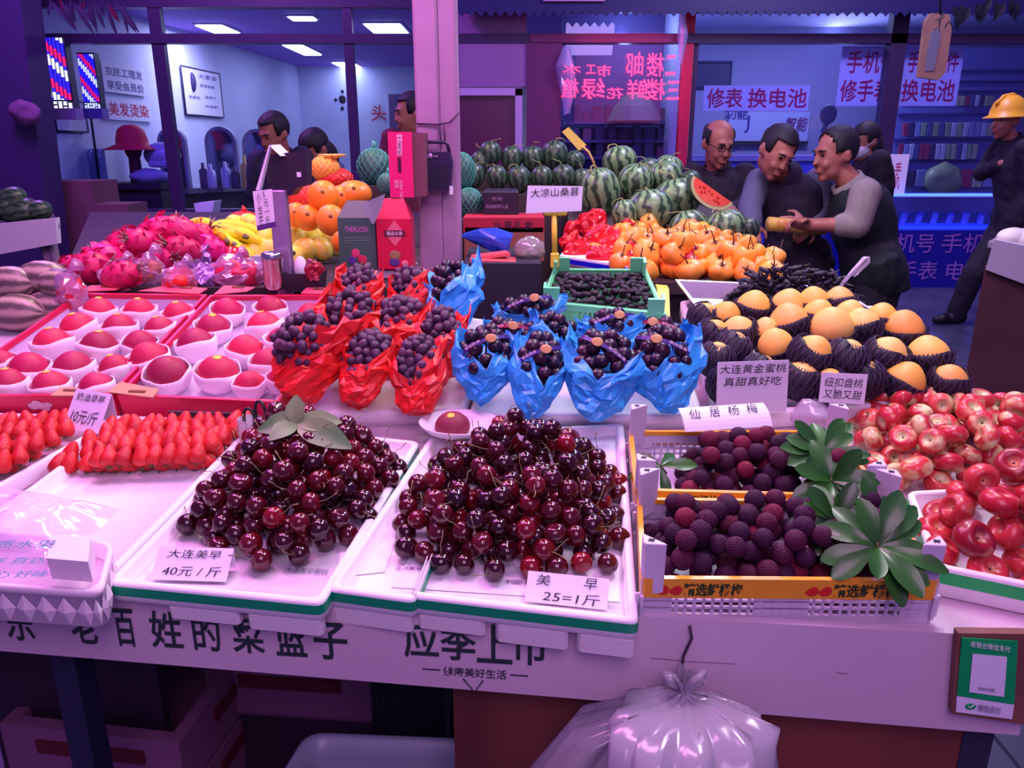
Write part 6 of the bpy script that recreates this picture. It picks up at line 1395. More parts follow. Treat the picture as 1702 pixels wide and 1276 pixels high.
for i, (x, y, r_) in enumerate(((569, 165, .07), (569, 152, .03), (569, 180, .035), (558, 166, .03))): solo('wall_print', MB().ell(atY(x, y, YB - .01), (r_, .008, r_ * 1.1), n=12, m=6), INK, ('large dark flower print', 'small dark dot print', 'lower dark dot print', 'pale side dot print')[i] + ' on the barber shop back wall', 'wall print')
p = atY(668, 188, YB - .03); pb_ = solo('wall_poster', MB().box((p.x, YB - .03, p.z), (.5, .02, .7)), M('brown_poster', (110, 80, 130), .6), 'brown poster on the back wall behind the tall man by the pillar', 'poster'); part('lettering', text_mb('头', X, Z, (p.x - .45, YB - .045, p.z), .3, .3, .01), REDI, pb_)
# ---- neon window
NEON = emis('neon_red', (255, 34, 74), 6)
ng = thing('neon_sign', atY(1035, 165, YS - .1), 'red neon sign seen mirrored in the display window', 'neon sign')
def neon(body, x0, y0, x1, y1):
    a, b = atY(x0, y1, YS - .1), atY(x1, y0, YS - .1); part('neon_letters', text_mb(body, X, Z, (a + b) / 2, abs(b.x - a.x), abs(b.z - a.z), .004, mirror=True), NEON, ng)
for b_ in (('三', 1108, 135, 1130, 165), ('楼', 1072, 131, 1106, 166), ('鲜', 1042, 132, 1078, 164), ('花', 1008, 146, 1036, 164), ('绿', 966, 130, 1006, 164), ('植', 933, 130, 962, 162), ('二', 1106, 92, 1124, 124), ('楼', 1074, 88, 1104, 127), ('邮', 1040, 87, 1070, 127), ('市', 992, 108, 1016, 127), ('工', 974, 108, 990, 122), ('水', 935, 107, 966, 122)): neon(*b_)
area('neon_glow', (atY(1035, 150, YS).x, YS - .35, 2.1), (atY(1035, 150, YS).x, YS + .5, 2.2), .9, 5, (1, .1, .3))
rg = random.Random(15); sh0 = sx_(940, 200, 9.1)
ds = thing('display_shelf', (sx_(1040, 200, 9.0), 9.05, 0), 'dim shelf unit of small goods behind the neon window', 'shelf')
for y in (205, 235, 262): part('shelf', MB().box((sx_(1040, 200, 9.05), 9.08, sz_(y, 9.08)), (1.35, .3, .03)), M('dim_shelf', (90, 84, 140), .6), ds)
for r_, (y, n) in enumerate(((205, 9), (235, 8), (262, 8))):
    for k in range(n):
        x = 955 + 165 * k / n; h = rg.uniform(.10, .17); c = rg.choice([(60, 60, 110), (110, 60, 110), (70, 100, 120), (130, 90, 120), (40, 36, 80)])
        solo('boxed_good', MB().box((sx_(x, 200, 9.05), 9.02, sz_(y, 9.08) + .015 + h / 2), (rg.uniform(.07, .12), .1, h)), M('good_%d%d%d' % c, c, .6), 'small boxed good on the dim shelf behind the neon window', 'box', 'boxed goods behind the neon')
um = atY(1055, 185, 8.75); m = MB().rev([(0, .20), (.12, .16), (.22, .05), (.30, -.10), (.29, -.11), (.2, .03), (0, .17)], 10, Matrix.Translation(um), smooth=False); u_ = solo('green_umbrella', m, M('grey_green_cloth', (96, 120, 120), .7), 'grey green umbrella hanging in the neon window', 'umbrella'); part('shaft', MB().tube([um + Z * .22, um - Z * .35], .012, 6), INK, u_)
m = MB().tube([atY(941, 78, 8.1), atY(938, 110, 8.1), atY(944, 150, 8.1), atY(942, 190, 8.1)], [.05, .09, .06, .04], 10); m.v = crumple(m.v, .04, 9, 6); m.sm = [False] * len(m.f); solo('hanging_bag', m, film('pale_film', (230, 235, 255), .2, .15, .3, (180, 190, 230)), 'pale plastic bag hanging at the left of the neon window', 'bag')
m = MB().tube([atY(1134, 15, 8.05), atY(1136, 60, 8.05), atY(1132, 105, 8.05)], [.03, .045, .01], 8); m.v = crumple(m.v, .02, 14, 3); m.sm = [False] * len(m.f); solo('hanging_streamer', m, film('pale_film'), 'pale plastic streamer hanging over the red lit post', 'streamer')
# ---- phone shop signs
MAG = M('magenta_sign_ink', (196, 20, 90), .5); SGN = M('white_sign_sheet', (226, 220, 246), .6)
def sign(label, x0, y0, x1, y1, Y, rows_):
    a, b = atY(x0, y1, Y), atY(x1, y0, Y); a2 = atY(x1, y1, Y); w, h = a2.x - a.x, b.z - a.z; t = thing('shop_sign', V3(((a.x + a2.x) / 2, Y, a.z)), label, 'sign')
    part('sheet', MB().box(((a.x + a2.x) / 2, Y, a.z + h / 2), (w, .01, h)), SGN, t)
    for body, fx, fy, fw, fh in rows_: part('lettering', text_mb(body, X, Z, (a.x + w * fx, Y - .008, a.z + h * fy), w * fw, h * fh, .012), MAG, t)
sign('white sign with magenta characters hung inside the phone shop', 1168, 142, 1342, 184, 8.5, [('修表', .2, .5, .34, .78), ('换电池', .7, .5, .56, .78)])
sign('large white sign of two lines behind the dark window post', 1389, 77, 1588, 176, YS + .12, [('手机号', .25, .74, .40, .38), ('手机配件', .76, .74, .42, .36), ('修手表', .23, .26, .42, .38), ('换电池', .75, .26, .44, .38)])
p = atY(1185, 125, YB2 - .03); q = [V3((p.x + dx, YB2 - .02, p.z + dz)) for dx, dz in ((-.24, -.16), (.24, -.16), (.24, .16), (-.24, .16))]; f_ = solo('picture_frame', MB().tube(q + [q[0]], .02, 4).poly(q, (0, .01, 0)), M('dark_frame', (40, 36, 90), .5), 'dark framed picture above the small phone shop sign', 'picture')
a, b = atY(1208, 240, YB2 - .02), atY(1346, 186, YB2 - .02); wb = solo('white_board', MB().box(((a.x + b.x) / 2, YB2 - .02, (a.z + b.z) / 2), (b.x - a.x, .02, b.z - a.z)), M('wall_board', (170, 174, 214), .5), 'pale board with faded writing on the phone shop wall', 'board')
part('lettering', text_mb('智能', X, Z, atY(1324, 206, YB2 - .04), .30, .18, .012, shear=.2), M('maroon_violet_ink', (110, 30, 100), .6), wb); part('lettering', text_mb('功能', X, Z, atY(1225, 188, YB2 - .04), .30, .16, .012), VIOI, wb); part('lettering', text_mb('J', X, Z, atY(1242, 206, YB2 - .04), .06, .22, .004), VIOI, wb)
part('tray_rail', MB().box(((a.x + b.x) / 2, YB2 - .05, a.z + .02), (b.x - a.x, .06, .05)), INK, wb)
m = MB().ell(atY(1377, 190, 9.2), (.10, .03, .11), n=18, m=10).tube([atY(1374, 202, 9.2), atY(1368, 220, 9.2)], .03, 6); solo('small_fan', m, M('fan_dark', (70, 66, 110), .5), 'small round desk fan right of the pale board', 'fan')
cb = thing('work_counter', (atY(1265, 270, 8.9).x, 9.0, 0), 'pale work counter behind the men in the phone shop', 'counter'); wz = atY(1265, 262, 8.8).z; part('counter_top', MB().box((atY(1270, 270, 9).x, 9.0, wz), (2.2, .6, .05)), M('pale_counter', (160, 150, 190), .5), cb); part('counter_front', MB().box((atY(1270, 270, 9).x, 9.0, wz / 2 - .02), (2.1, .5, wz - .04)), M('blue_lit_front', (90, 100, 200), .5), cb)
# glass showcase with blue light and lettered front
a, b = atY(1452, 470, 8.05), atY(1650, 383, 8.05); z1 = atY(1560, 326, 8.05).z; shw = thing('glass_showcase', V3(((a.x + b.x) / 2, 8.3, 0)), 'blue lit glass showcase in front of the phone shop', 'showcase')
cxm, w = (a.x + b.x) / 2 - .1, b.x - a.x + .5
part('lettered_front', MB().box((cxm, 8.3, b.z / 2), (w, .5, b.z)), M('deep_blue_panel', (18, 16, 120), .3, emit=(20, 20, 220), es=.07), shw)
for body, x0, y0, x1, y1 in (('手机号', 1452, 388, 1555, 420), ('手机', 1562, 388, 1640, 420), ('修手表', 1456, 434, 1560, 465), ('电池', 1570, 434, 1640, 465)):
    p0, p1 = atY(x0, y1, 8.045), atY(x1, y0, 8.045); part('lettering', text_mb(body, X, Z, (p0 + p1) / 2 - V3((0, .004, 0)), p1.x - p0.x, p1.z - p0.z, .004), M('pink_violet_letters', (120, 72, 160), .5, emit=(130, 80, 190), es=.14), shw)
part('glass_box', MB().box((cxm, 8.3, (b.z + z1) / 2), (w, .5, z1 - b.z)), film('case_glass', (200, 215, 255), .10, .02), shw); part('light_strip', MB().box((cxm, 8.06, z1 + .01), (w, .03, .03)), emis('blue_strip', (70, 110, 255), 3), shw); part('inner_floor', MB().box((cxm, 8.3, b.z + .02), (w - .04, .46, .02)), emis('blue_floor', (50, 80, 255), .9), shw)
part('top_glass', MB().box((cxm, 8.3, z1), (w + .02, .52, .012)), M('pale_glass_top', (150, 170, 230), .1, alpha=.6), shw)
rg = random.Random(6)
for k in range(26): x = cxm - w / 2 + .15 + (w - .3) * k / 25; solo('boxed_phone', MB().box((x, 8.2 + .1 * (k % 3), b.z + .035 + .06), (.05, .03, .09 + .04 * (k % 2)), rotm(.25, 0, rg.uniform(-.3, .3))), M('phone_box', (150, 165, 225), .3), 'small boxed device in the blue lit glass showcase', 'device', 'devices in the showcase')
# slatted rack of phone cases
rk = thing('slatted_rack', (atY(1575, 300, 9.9).x, 9.95, 0), 'tall slatted wall rack of packets behind the showcase', 'rack'); rx0, rx1 = atY(1490, 200, 9.95).x, atY(1690, 200, 9.95).x
part('back_board', MB().box(((rx0 + rx1) / 2, 9.98, 1.3), (rx1 - rx0, .04, 2.5)), M('rack_board', (120, 130, 200), .5), rk)
for y in (118, 136, 152, 168, 190, 232, 268): part('slat', MB().box(((rx0 + rx1) / 2, 9.945, sz_(y, 9.95)), (rx1 - rx0, .03, .025)), M('rack_slat', (60, 60, 130), .5), rk)
rows_ = ((158, 177, 8, 1586, 1650, 'top'), (203, 228, 15, 1498, 1648, 'middle'), (238, 266, 15, 1490, 1622, 'lower'), (280, 312, 8, 1500, 1650, 'bottom'))
pcs = [(150, 160, 210), (90, 96, 150), (170, 60, 100), (200, 205, 225), (60, 64, 110), (150, 180, 140), (190, 190, 160)]
for y0, y1, n, xa, xb, nm in rows_:
    for k in range(n):
        x = xa + (xb - xa) * (k + .5) / n; p0, p1 = atY(x, y1, 9.9), atY(x, y0, 9.9); c = rg.choice(pcs)
        solo('phone_case_packet', MB().bbox((p0.x, 9.9, (p0.z + p1.z) / 2), ((xb - xa) / n * .0066, .03, (p1.z - p0.z) * rg.uniform(.85, 1)), rotm(0, rg.uniform(-.06, .06), 0), bev=.006), M('packet_%d%d%d' % c, c, .35), 'phone case packet hanging in the %s row of the slatted rack' % nm, 'packet', 'packets in the %s row' % nm)
m = MB().ell(atY(1568, 298, 9.6), (.22, .1, .18), n=18, m=12); m.v = crumple(m.v, .05, 8, 4); solo('packet_bundle', m, M('yellow_green_pack', (150, 170, 120), .3), 'yellow green bundle of packets on the showcase', 'bundle')
p = atY(1492, 292, 8.1); o = solo('paper_notice', MB().box((p.x, 8.12, p.z), (.2, .01, .42)), CARD, 'white paper notice at the left end of the showcase', 'notice'); part('lettering', text_mb('手\n机', X, Z, (p.x, 8.11, p.z), .07, .26, .006), MAG, o)
# ---- right hand stall, hanging packet, leaves, tinsel
Yr2 = 2.7; rst = thing('side_stall', (atY(1720, 500, Yr2).x, Yr2 + .3, 0), 'wooden stall with a white top panel at the right edge', 'stall')
q = [atY(*p, Yr2) for p in ((1638, 448), (1860, 530), (1860, 440), (1652, 398))]; part('white_panel', MB().poly(q, (.02, .03, 0)), M('grey_white_panel', (196, 196, 206), .5), rst)
q2 = [q[0] + V3((.015, .03, .01)), q[1] + V3((0, .03, .01)), V3((q[1].x, Yr2 + .03, 0)), V3((q[0].x + .015, Yr2 + .03, 0))]; part('wood_panel', MB().poly(q2[::-1], (.42, .5, 0)), M('dim_stall_wood', (104, 66, 66), .5, col2=(84, 52, 54), ns=5), rst)
part('top_board', MB().poly([q[3] + V3((0, .03, -.01)), q[2] + V3((0, .03, -.01)), q[2] + V3((.42, .55, -.01)), q[3] + V3((.42, .55, -.01))], (0, 0, -.02)), M('stall_top', (150, 140, 150), .6), rst)
for x, y, s, lab in ((1688, 397, .05, 'white radish on the right stall, outer'), (1706, 402, .06, 'white radish on the right stall cut by the frame')):
    p = atY(x, y, Yr2 + .12); solo('white_radish', MB().ell(p, (s * 1.5, s, s * .8), rotm(0, .15, .3), n=18, m=12), M('radish_white', (226, 226, 214), .45), lab, 'radish')
Yk = 3.4; q = [atY(*p, Yk) for p in ((1526, 128), (1560, 133), (1572, 120), (1582, 50), (1578, 24), (1548, 22), (1538, 36))]; hp = solo('hanging_packet', MB().poly(q, (0, .02, 0)), M('tan_packet', (150, 112, 98), .6, col2=(130, 96, 90), ns=9), 'tan wrapped packet hanging from leaves near the top right', 'packet')
q = [atY(*p, Yk - .003) for p in ((1538, 118), (1552, 118), (1564, 60), (1560, 48), (1548, 54), (1542, 80))]; part('grey_window', MB().poly(q, (0, .003, 0)), M('grey_window', (104, 104, 130), .5), hp)
part('string', MB().tube([atY(1563, 24, Yk), atY(1563, -60, Yk)], .004, 5), INK, hp)
DLF = M('dark_leaf', (26, 34, 50), .5); vb = thing('hanging_leaves', atY(1600, -4, Yk), 'dark leafy vine hanging along the top right edge', 'leaves'); rg = random.Random(2)
part('vine_stem', MB().tube([atY(x, -8 + 4 * math.sin(x), Yk) for x in range(1560, 1780, 20)], .006, 5), DLF, vb)
for x, y, dx, dz in ((1562, 30, -.4, -1), (1570, 20, -.8, -.5), (1577, 35, .1, -1), (1590, 18, .3, -.8), (1598, 8, .2, -1), (1612, 10, -.3, -1), (1625, 4, .3, -1), (1640, 6, -.1, -1), (1655, 2, .4, -1), (1670, 4, -.4, -1), (1690, 2, .2, -1), (1560, 45, -.3, -1), (1583, 10, .6, -.6), (1648, -2, -.5, -.9), (1680, -4, .3, -.8)):
    part('leaf', leaf_mb(atY(x, y, Yk), V3((dx, 0, dz)), V3((0, -1, .2)), .07, .018), DLF, vb)
tn = thing('hanging_tinsel', atY(150, -5, 5.2), 'dull tinsel and leaves hanging along the top left edge', 'tinsel')
part('garland_stem', MB().tube([atY(x, -6 + 3 * math.sin(x), 5.2) for x in range(60, 240, 20)], .01, 5), DLF, tn)
for k in range(22):
    x = 80 + 6 * k; part('leaf', leaf_mb(atY(x, -2 + 5 * (k % 3), 5.2), V3((rg.uniform(-.7, .9), 0, -1)), V3((0, -1, .2)), rg.uniform(.08, .2), .016), (M('dull_violet_leaf', (110, 80, 150), .6), M('tinsel_red', (170, 30, 110), .4))[k % 7 == 3], tn)
# ============================================================ hanging bag, card, crates and tub in front of and below the counter
hx = FAP.P(*apx(1146, 1037), .004); hb = FAP.P(*apx(1132, 1125), .012)
sx_ = thing('carrier_bag', hb, 'tied translucent white carrier bag hanging from the counter edge', 'bag')
def fpx(x, y, w): u, v = FAP.uv(x, y, w); return FAP.P(u, v, w)
part('string', MB().tube([hx, fpx(1150, 1060, .006), fpx(1136, 1090, .008), fpx(1131, 1125, .014)], .0018, 6), M('dark_string', (60, 40, 60), .7), sx_)
PLB = M('translucent_bag_plastic', (168, 165, 178), .15, alpha=.80, spec=.7); 
rows = []
def ring(cx, cy, wx, dep, ang_amp, k, fold=5):
    c = fpx(cx, cy, .02 + dep); r = wx * .72e-3; out = []
    for i in range(96):
        a = 2 * math.pi * i / 96; f = 1 + ang_amp * (abs(math.sin(a * fold + .6)) * 1.6 - 1) + ang_amp * .5 * math.sin(a * 3 + 1)
        out.append(c + U * (math.cos(a) * r * f) - Vd * (math.sin(a) * dep * f))
    return out
for k, (cx, cy, wx, dep, am) in enumerate(((1138, 1120, 22, .014, .3), (1138, 1134, 13, .010, .2), (1139, 1148, 12, .010, .15), (1142, 1160, 36, .020, .25), (1144, 1176, 78, .036, .26), (1142, 1194, 116, .052, .22), (1140, 1216, 124, .062, .17), (1140, 1250, 127, .070, .12), (1140, 1300, 130, .08, .08), (1140, 1400, 128, .08, .06), (1138, 1440, 70, .05, .05))): rows.append(ring(cx, cy, wx, dep, am, k))
m = MB().loft(rows, False, True, smooth=True); m.v = crumple(m.v, .006, 34, 2); m.v = crumple(m.v, .003, 90, 6); part('bag_body', m, PLB, sx_)
for s in (-1, 1):
    e = MB().tube([fpx(1138 + s * 4, 1146, .03), fpx(1138 + s * 24, 1128, .036), fpx(1138 + s * 34, 1116, .03)], [.004, .008, .003], 8); e.v = crumple(e.v, .005, 70, s + 3); part('knot_ear', e, PLB, sx_)
side = MB().loft([ring(1138, 1160, 26, .018, .1, 1), [p - U * .05 for p in ring(1090, 1210, 70, .04, .12, 2)], [p - U * .07 for p in ring(1060, 1300, 90, .05, .1, 3)]], False, False); part('outer_bag', side, film('thin_bag_film', (235, 230, 240), .16, .12, .28, (200, 195, 210)), sx_)
part('dark_mark', MB().box(fpx(1162, 1228, .095), (.010, .002, .012), rotm(0, .6, 0)).box(fpx(1162, 1228, .095), (.004, .002, .016), rotm(0, -.6, 0)), M('bottle_green_mark', (20, 60, 60), .5), sx_)
# payment card on a board hung at the right end of the apron
bd = thing('payment_sign', fpx(1636, 1190, .0), 'green and white payment sign on a brown board at the right end of the apron', 'sign')
q = [fpx(*p, .014) for p in ((1583, 1186), (1760, 1212), (1760, 1054), (1593, 1052))]; part('board', MB().poly(q, Vd * .012), M('brown_card_board', (138, 88, 74), .6, col2=(112, 68, 60), ns=12), bd)
Pq = lambda x, y, w=.017: fpx(x, y, w)
part('white_panel', MB().poly([Pq(*p) for p in ((1589, 1183), (1682, 1195), (1686, 1170), (1591, 1156))], Vd * .002), CARD, bd)
part('green_panel', MB().poly([Pq(*p) for p in ((1591, 1157), (1686, 1171), (1692, 1066), (1599, 1060))], Vd * .002), M('sign_green', (0, 172, 92), .35), bd)
part('blank_code_panel', MB().poly([Pq(*p, .0185) for p in ((1611, 1150), (1669, 1158), (1674, 1092), (1617, 1087))], Vd * .001), CARD, bd)
def ptext(body, x0, y0, x1, y1, mat, w=.020):
    a, b = Pq(x0, (y0 + y1) / 2, w), Pq(x1, (y0 + y1) / 2, w); ex = (Pq(1686, 1171) - Pq(1591, 1157)).normalized(); ey = (Pq(1599, 1060) - Pq(1591, 1157)).normalized()
    part('lettering', text_mb(body, ex, ey, (a + b) / 2, (b - a).length, abs(Pq(x0, y0).z - Pq(x0, y1).z), .008), mat, bd)
WHT = M('white_print2', (230, 240, 232), .5); GRY = M('grey_text', (110, 112, 120), .5)
ptext('收银台微信支付', 1612, 1069, 1680, 1079, WHT); ptext('微信支付', 1625, 1172, 1664, 1184, GRY); ptext('扫码付款', 1625, 1142, 1654, 1148, GRY)
part('speech_logo', MB().ell(Pq(1613, 1174, .0175), (.0062, .0048, .0008), FAP.rot(), 16, 6), M('sign_green'), bd)
part('speech_logo_mark', MB().tube([Pq(1609, 1174, .0188), Pq(1613, 1176, .0188), Pq(1619, 1171, .0188)], .0008, 4), WHT, bd)
# lattice basket at the left front with a clear printed bag and foam block
LAT = M('white_lattice_foam', (238, 222, 232), .6)
FBk, qk = qpx(FA, [(-200, 960), (168, 985), (190, 900), (-180, 870)], .03)
bkt = thing('lattice_basket', FA.P(*qk[0], -.03), 'white diamond patterned basket at the left front corner', 'basket')
k_ = lambda d, w: lp(FBk, roundquad(inset(qk, d), .022, 5), w)
part('basket_body', MB().loft([k_(.010, -.062), k_(.004, -.056), k_(.004, -.012), k_(0, -.010), k_(0, 0), k_(.006, 0), k_(.010, -.02)], smooth=True), LAT, bkt)
lt = MB(); o2 = roundquad(inset(qk, .0035), .022, 5); Ls = [0]
cl = [V3((*p, 0)) for p in o2]; per = []; 
for i in range(len(cl)):
    a, b = cl[i], cl[(i + 1) % len(cl)]; nseg = max(1, int((b - a).length / .013))
    for j in range(nseg): per.append(a.lerp(b, j / nseg))
for i in range(0, len(per), 2):
    a, c, b = per[i], per[(i + 1) % len(per)], per[(i + 2) % len(per)]
    nrm = V3(((b - a).y, -(b - a).x, 0)).normalized() * .005
    A_, C_, B_ = [FBk.P(p.x, p.y, -.034) for p in (a, c, b)]; T_, D_ = FBk.P(c.x, c.y, -.013), FBk.P(c.x, c.y, -.055); P_ = FBk.P((c + nrm).x, (c + nrm).y, -.034)
    lt.add([A_, D_, B_, T_, P_], [(0, 1, 4), (1, 2, 4), (2, 3, 4), (3, 0, 4)], False)
part('diamond_relief', lt, LAT, bkt)
blk = [FA.px(*p, .03) for p in ((88, 966), (156, 972), (160, 930), (96, 925))]; m = MB().poly([p + FA.ez * .034 for p in blk], -FA.ez * .03); solo('foam_block', m, LAT, 'white foam block standing in the corner of the lattice basket', 'foam block')
n = 34; vs = []; 
qp = [FA.px(*p, .034) for p in ((-120, 950), (85, 962), (200, 850), (-60, 800))]
for i in range(n + 1):
    for j in range(n + 1):
        a = qp[0].lerp(qp[1], i / n); b = qp[3].lerp(qp[2], i / n); p = a.lerp(b, j / n); e = min(i, n - i, j, n - j) / n
        vs.append(p + Z * (.004 + .034 * min(1, e * 4) * (.6 + noise.noise(p * 9 + V3((3, 1, 0))) + .55 * abs(noise.noise(p * 24)) + .2 * abs(noise.noise(p * 60)))))
fs = [(i * (n + 1) + j, (i + 1) * (n + 1) + j, (i + 1) * (n + 1) + j + 1, i * (n + 1) + j + 1) for i in range(n) for j in range(n)]
PBF = film('printed_bag_film', (250, 242, 252), .18, .14, .44, (232, 205, 240))
pbg = solo('printed_bag', MB().add(vs, fs), PBF, 'clear printed plastic bag lying over the lattice basket', 'bag')
for bd_, x, y, w_, h_ in (('优质水果', 25, 905, .10, .016), ('新鲜 直达', 15, 932, .09, .012), ('放心 好味', 22, 955, .08, .012)):
    p = FA.px(x, y, .066); part('lettering', text_mb(bd_, U * .98 + Vd * .12, FA.ey * .9 + Z * .1, p, w_, h_, .01), M('teal_print', (70, 130, 150), .5), pbg)
# ---- below the counter
FOAMB = M('old_foam_crate', (134, 88, 122), .8, bump=.1, bs=120)
def gcrate(label, o, yaw, L_, Wd, h, mat=FOAMB):
    t = thing('storage_crate', o, label, 'crate'); rt = Matrix.Rotation(yaw, 3, 'Z'); f = lambda p: V3(o) + rt @ V3(p)
    m = MB(); x, y = L_ / 2, Wd / 2; loop = lambda d, z: [f((-x + d, -y + d, z)), f((x - d, -y + d, z)), f((x - d, y - d, z)), f((-x + d, y - d, z))]
    m.loft([loop(.004, 0), loop(0, .01), loop(0, h), loop(.025, h), loop(.03, .02)], smooth=False); part('crate_body', m, mat, t)
    for s in (-1, 1):
        mm = MB().box((0, 0, 0), (L_ * .6, .006, h * .22)); mm.v = [f((p.x, s * (y + .002) + p.y, p.z + h * .68)) for p in mm.v]; part('red_slot', mm, M('dark_red_slot', (96, 16, 40), .7), t)
        mm = MB().box((0, 0, 0), (.006, Wd * .55, h * .2)); mm.v = [f((s * (x + .002) + p.x, p.y, p.z + h * .68)) for p in mm.v]; part('red_slot', mm, M('dark_red_slot'), t)
    return t
def bz(x, y, z): p = atZ(x, y, z); return V3((p.x, p.y, 0))
c0 = atZ(215, 1210, .35); gcrate('lower pink foam crate stacked under the counter', (c0.x - .02, c0.y + .22, .12), R(-8), .36, .52, .125); gcrate('upper pink foam crate stacked under the counter', (c0.x - .02, c0.y + .22, .247), R(-8), .36, .52, .125)
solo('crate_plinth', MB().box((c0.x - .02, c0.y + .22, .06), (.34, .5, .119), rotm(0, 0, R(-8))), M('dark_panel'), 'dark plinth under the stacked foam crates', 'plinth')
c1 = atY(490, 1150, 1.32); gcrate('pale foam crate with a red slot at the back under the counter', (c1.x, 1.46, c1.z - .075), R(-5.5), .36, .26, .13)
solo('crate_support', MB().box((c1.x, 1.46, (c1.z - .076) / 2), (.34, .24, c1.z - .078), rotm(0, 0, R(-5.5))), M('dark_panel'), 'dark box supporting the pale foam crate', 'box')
c2 = atY(672, 1165, 1.02); lg = thing('black_crate', (c2.x, 1.12, c2.z - .12), 'black ribbed crate beside the laminate panel under the counter', 'crate'); m = MB().box((c2.x, 1.12, c2.z - .02), (.12, .14, .2))
for k in range(14): m.box((c2.x - .055 + .0085 * k, 1.048, c2.z - .02), (.003, .006, .19))
part('ribbed_shell', m, M('black_crate_plastic', (24, 22, 40), .5), lg)
solo('crate_stand', MB().box((c2.x, 1.12, (c2.z - .12) / 2), (.11, .13, c2.z - .122)), M('dark_panel'), 'dark stand under the black ribbed crate', 'stand')
tz = .50; q = [atZ(x, y, tz) for x, y in ((440, 1330), (850, 1350), (806, 1228), (510, 1216))]
loc_ = Fr((0, 0, tz), (1, 0, 0), (0, 1, 0), (0, 0, 1)); qq = [tuple(p[:2]) for p in q]; rq = lambda d, w, r=.03: [V3((x, y, tz + w)) for x, y in roundquad(inset(qq, d), r, 5)]
TUB = M('slate_tub_plastic', (140, 150, 172), .35)
tb_ = thing('plastic_tub', (sum(p[0] for p in qq) / 4, sum(p[1] for p in qq) / 4, tz - .14), 'slate grey plastic tub standing in front of the counter', 'tub')
part('tub_body', MB().loft([rq(.03, -.14), rq(.012, -.02), rq(.002, -.012), rq(0, 0), rq(.004, .003), rq(.012, .001), rq(.022, -.03), rq(.036, -.13)], smooth=True), TUB, tb_)
part('tub_content', MB().loft([rq(.036, -.06), rq(.036, -.05)], smooth=False), M('dark_blue_content', (40, 40, 90), .5), tb_)
solo('low_stool', MB().box((sum(p[0] for p in qq) / 4, sum(p[1] for p in qq) / 4, (tz - .14) / 2), (.22, .16, tz - .142)), M('dark_panel'), 'dark stool under the slate grey tub', 'stool')
# ============================================================ people
SKIN = M('skin', (180, 114, 96), .5, col2=(160, 94, 80), ns=9); HAIR = M('black_hair', (20, 16, 24), .6, bump=.3, bs=160); EYE = M('dark_eye', (20, 14, 18), .3); LIP = M('lips', (150, 76, 76), .5); BROW = M('eyebrow', (30, 22, 26), .8)
def remesh(mb, voxel, smooth=4):
    me = mb.mesh('tmp'); o = bpy.data.objects.new('tmp', me); COL.objects.link(o)
    r = o.modifiers.new('r', 'REMESH'); r.mode = 'VOXEL'; r.voxel_size = voxel; r.use_smooth_shade = True
    s = o.modifiers.new('s', 'SMOOTH'); s.iterations = smooth; s.factor = .5
    dg = bpy.context.evaluated_depsgraph_get(); m2 = bpy.data.meshes.new_from_object(o.evaluated_get(dg)); bpy.data.objects.remove(o); bpy.data.meshes.remove(me)
    m2.polygons.foreach_set('use_smooth', [True] * len(m2.polygons)); return m2
def limb(mb, pts, rads, n=12):
    for p, r in zip(pts, rads): mb.ell(p, r, n=12, m=8)
    for (a, b), (ra, rb) in zip(zip(pts, pts[1:]), zip(rads, rads[1:])): mb.tube([a, b], [ra, rb], n)
def torso_mb(J, grow=0.0, low=0.0):
    hip, sh = (J['hipL'] + J['hipR']) / 2, (J['shL'] + J['shR']) / 2; loops = []
    sidh, sids = (J['hipL'] - J['hipR']).normalized(), (J['shL'] - J['shR']).normalized(); ax = (sh - hip)
    wh, ws = (J['hipL'] - J['hipR']).length, (J['shL'] - J['shR']).length; dp = J.get('depth', .115)
    for t, w, d in ((-.22 - low, wh * .82, dp * .95), (-.08, wh * .92, dp * 1.02), (.12, wh * .90, dp * .98), (.32, ws * .40, dp * .95), (.55, ws * .44, dp * 1.05), (.78, ws * .48, dp * 1.05), (.92, ws * .46, dp * .9), (1.02, ws * .34, dp * .7), (1.10, ws * .18, dp * .5)):
        c = hip + ax * t; sd = sidh.lerp(sids, max(0, min(1, t))).normalized(); fw = sd.cross(ax.normalized()).normalized()
        loops.append([c + sd * (math.cos(a) * (w + grow)) + fw * (math.sin(a) * (d + grow)) for a in [2 * math.pi * i / 24 for i in range(24)]])
    return MB().loft(loops)
def hand_mb(mb, wrist, direction, palm_n, thumb_sign=1, curl=.5, s=1.0):
    d = direction.normalized(); n = (palm_n - d * palm_n.dot(d)).normalized(); y = n.cross(d) * thumb_sign
    f = lambda p: wrist + d * p[0] * s + y * p[1] * s + n * p[2] * s
    rt = Matrix((d, y, n)).transposed(); mb.ell(f((.045, 0, 0)), (.052 * s, .040 * s, .019 * s), rt, 14, 8)
    for b_, L_, r in ((-.030, .055, .0095), (-.010, .070, .0105), (.011, .078, .0108), (.031, .068, .0102)):
        pts = [f((.080, b_, 0))]; a = 0
        for k in range(3): a -= curl * (.6 + .3 * k); q = pts[-1] + (d * math.cos(a) + n * math.sin(a)) * L_ * s * (.42, .32, .26)[k]; pts.append(q)
        limb(mb, pts, [r * s, r * .95 * s, r * .9 * s, r * .8 * s], 8)
    t0 = f((.025, .036, -.004)); t1 = t0 + (d * .6 + y * .75 - n * .3).normalized() * .038 * s; t2 = t1 + (d * .9 + y * .2 - n * .5 * (1 + curl)).normalized() * .030 * s; limb(mb, [t0, t1, t2], [.014 * s, .0115 * s, .0095 * s], 8)
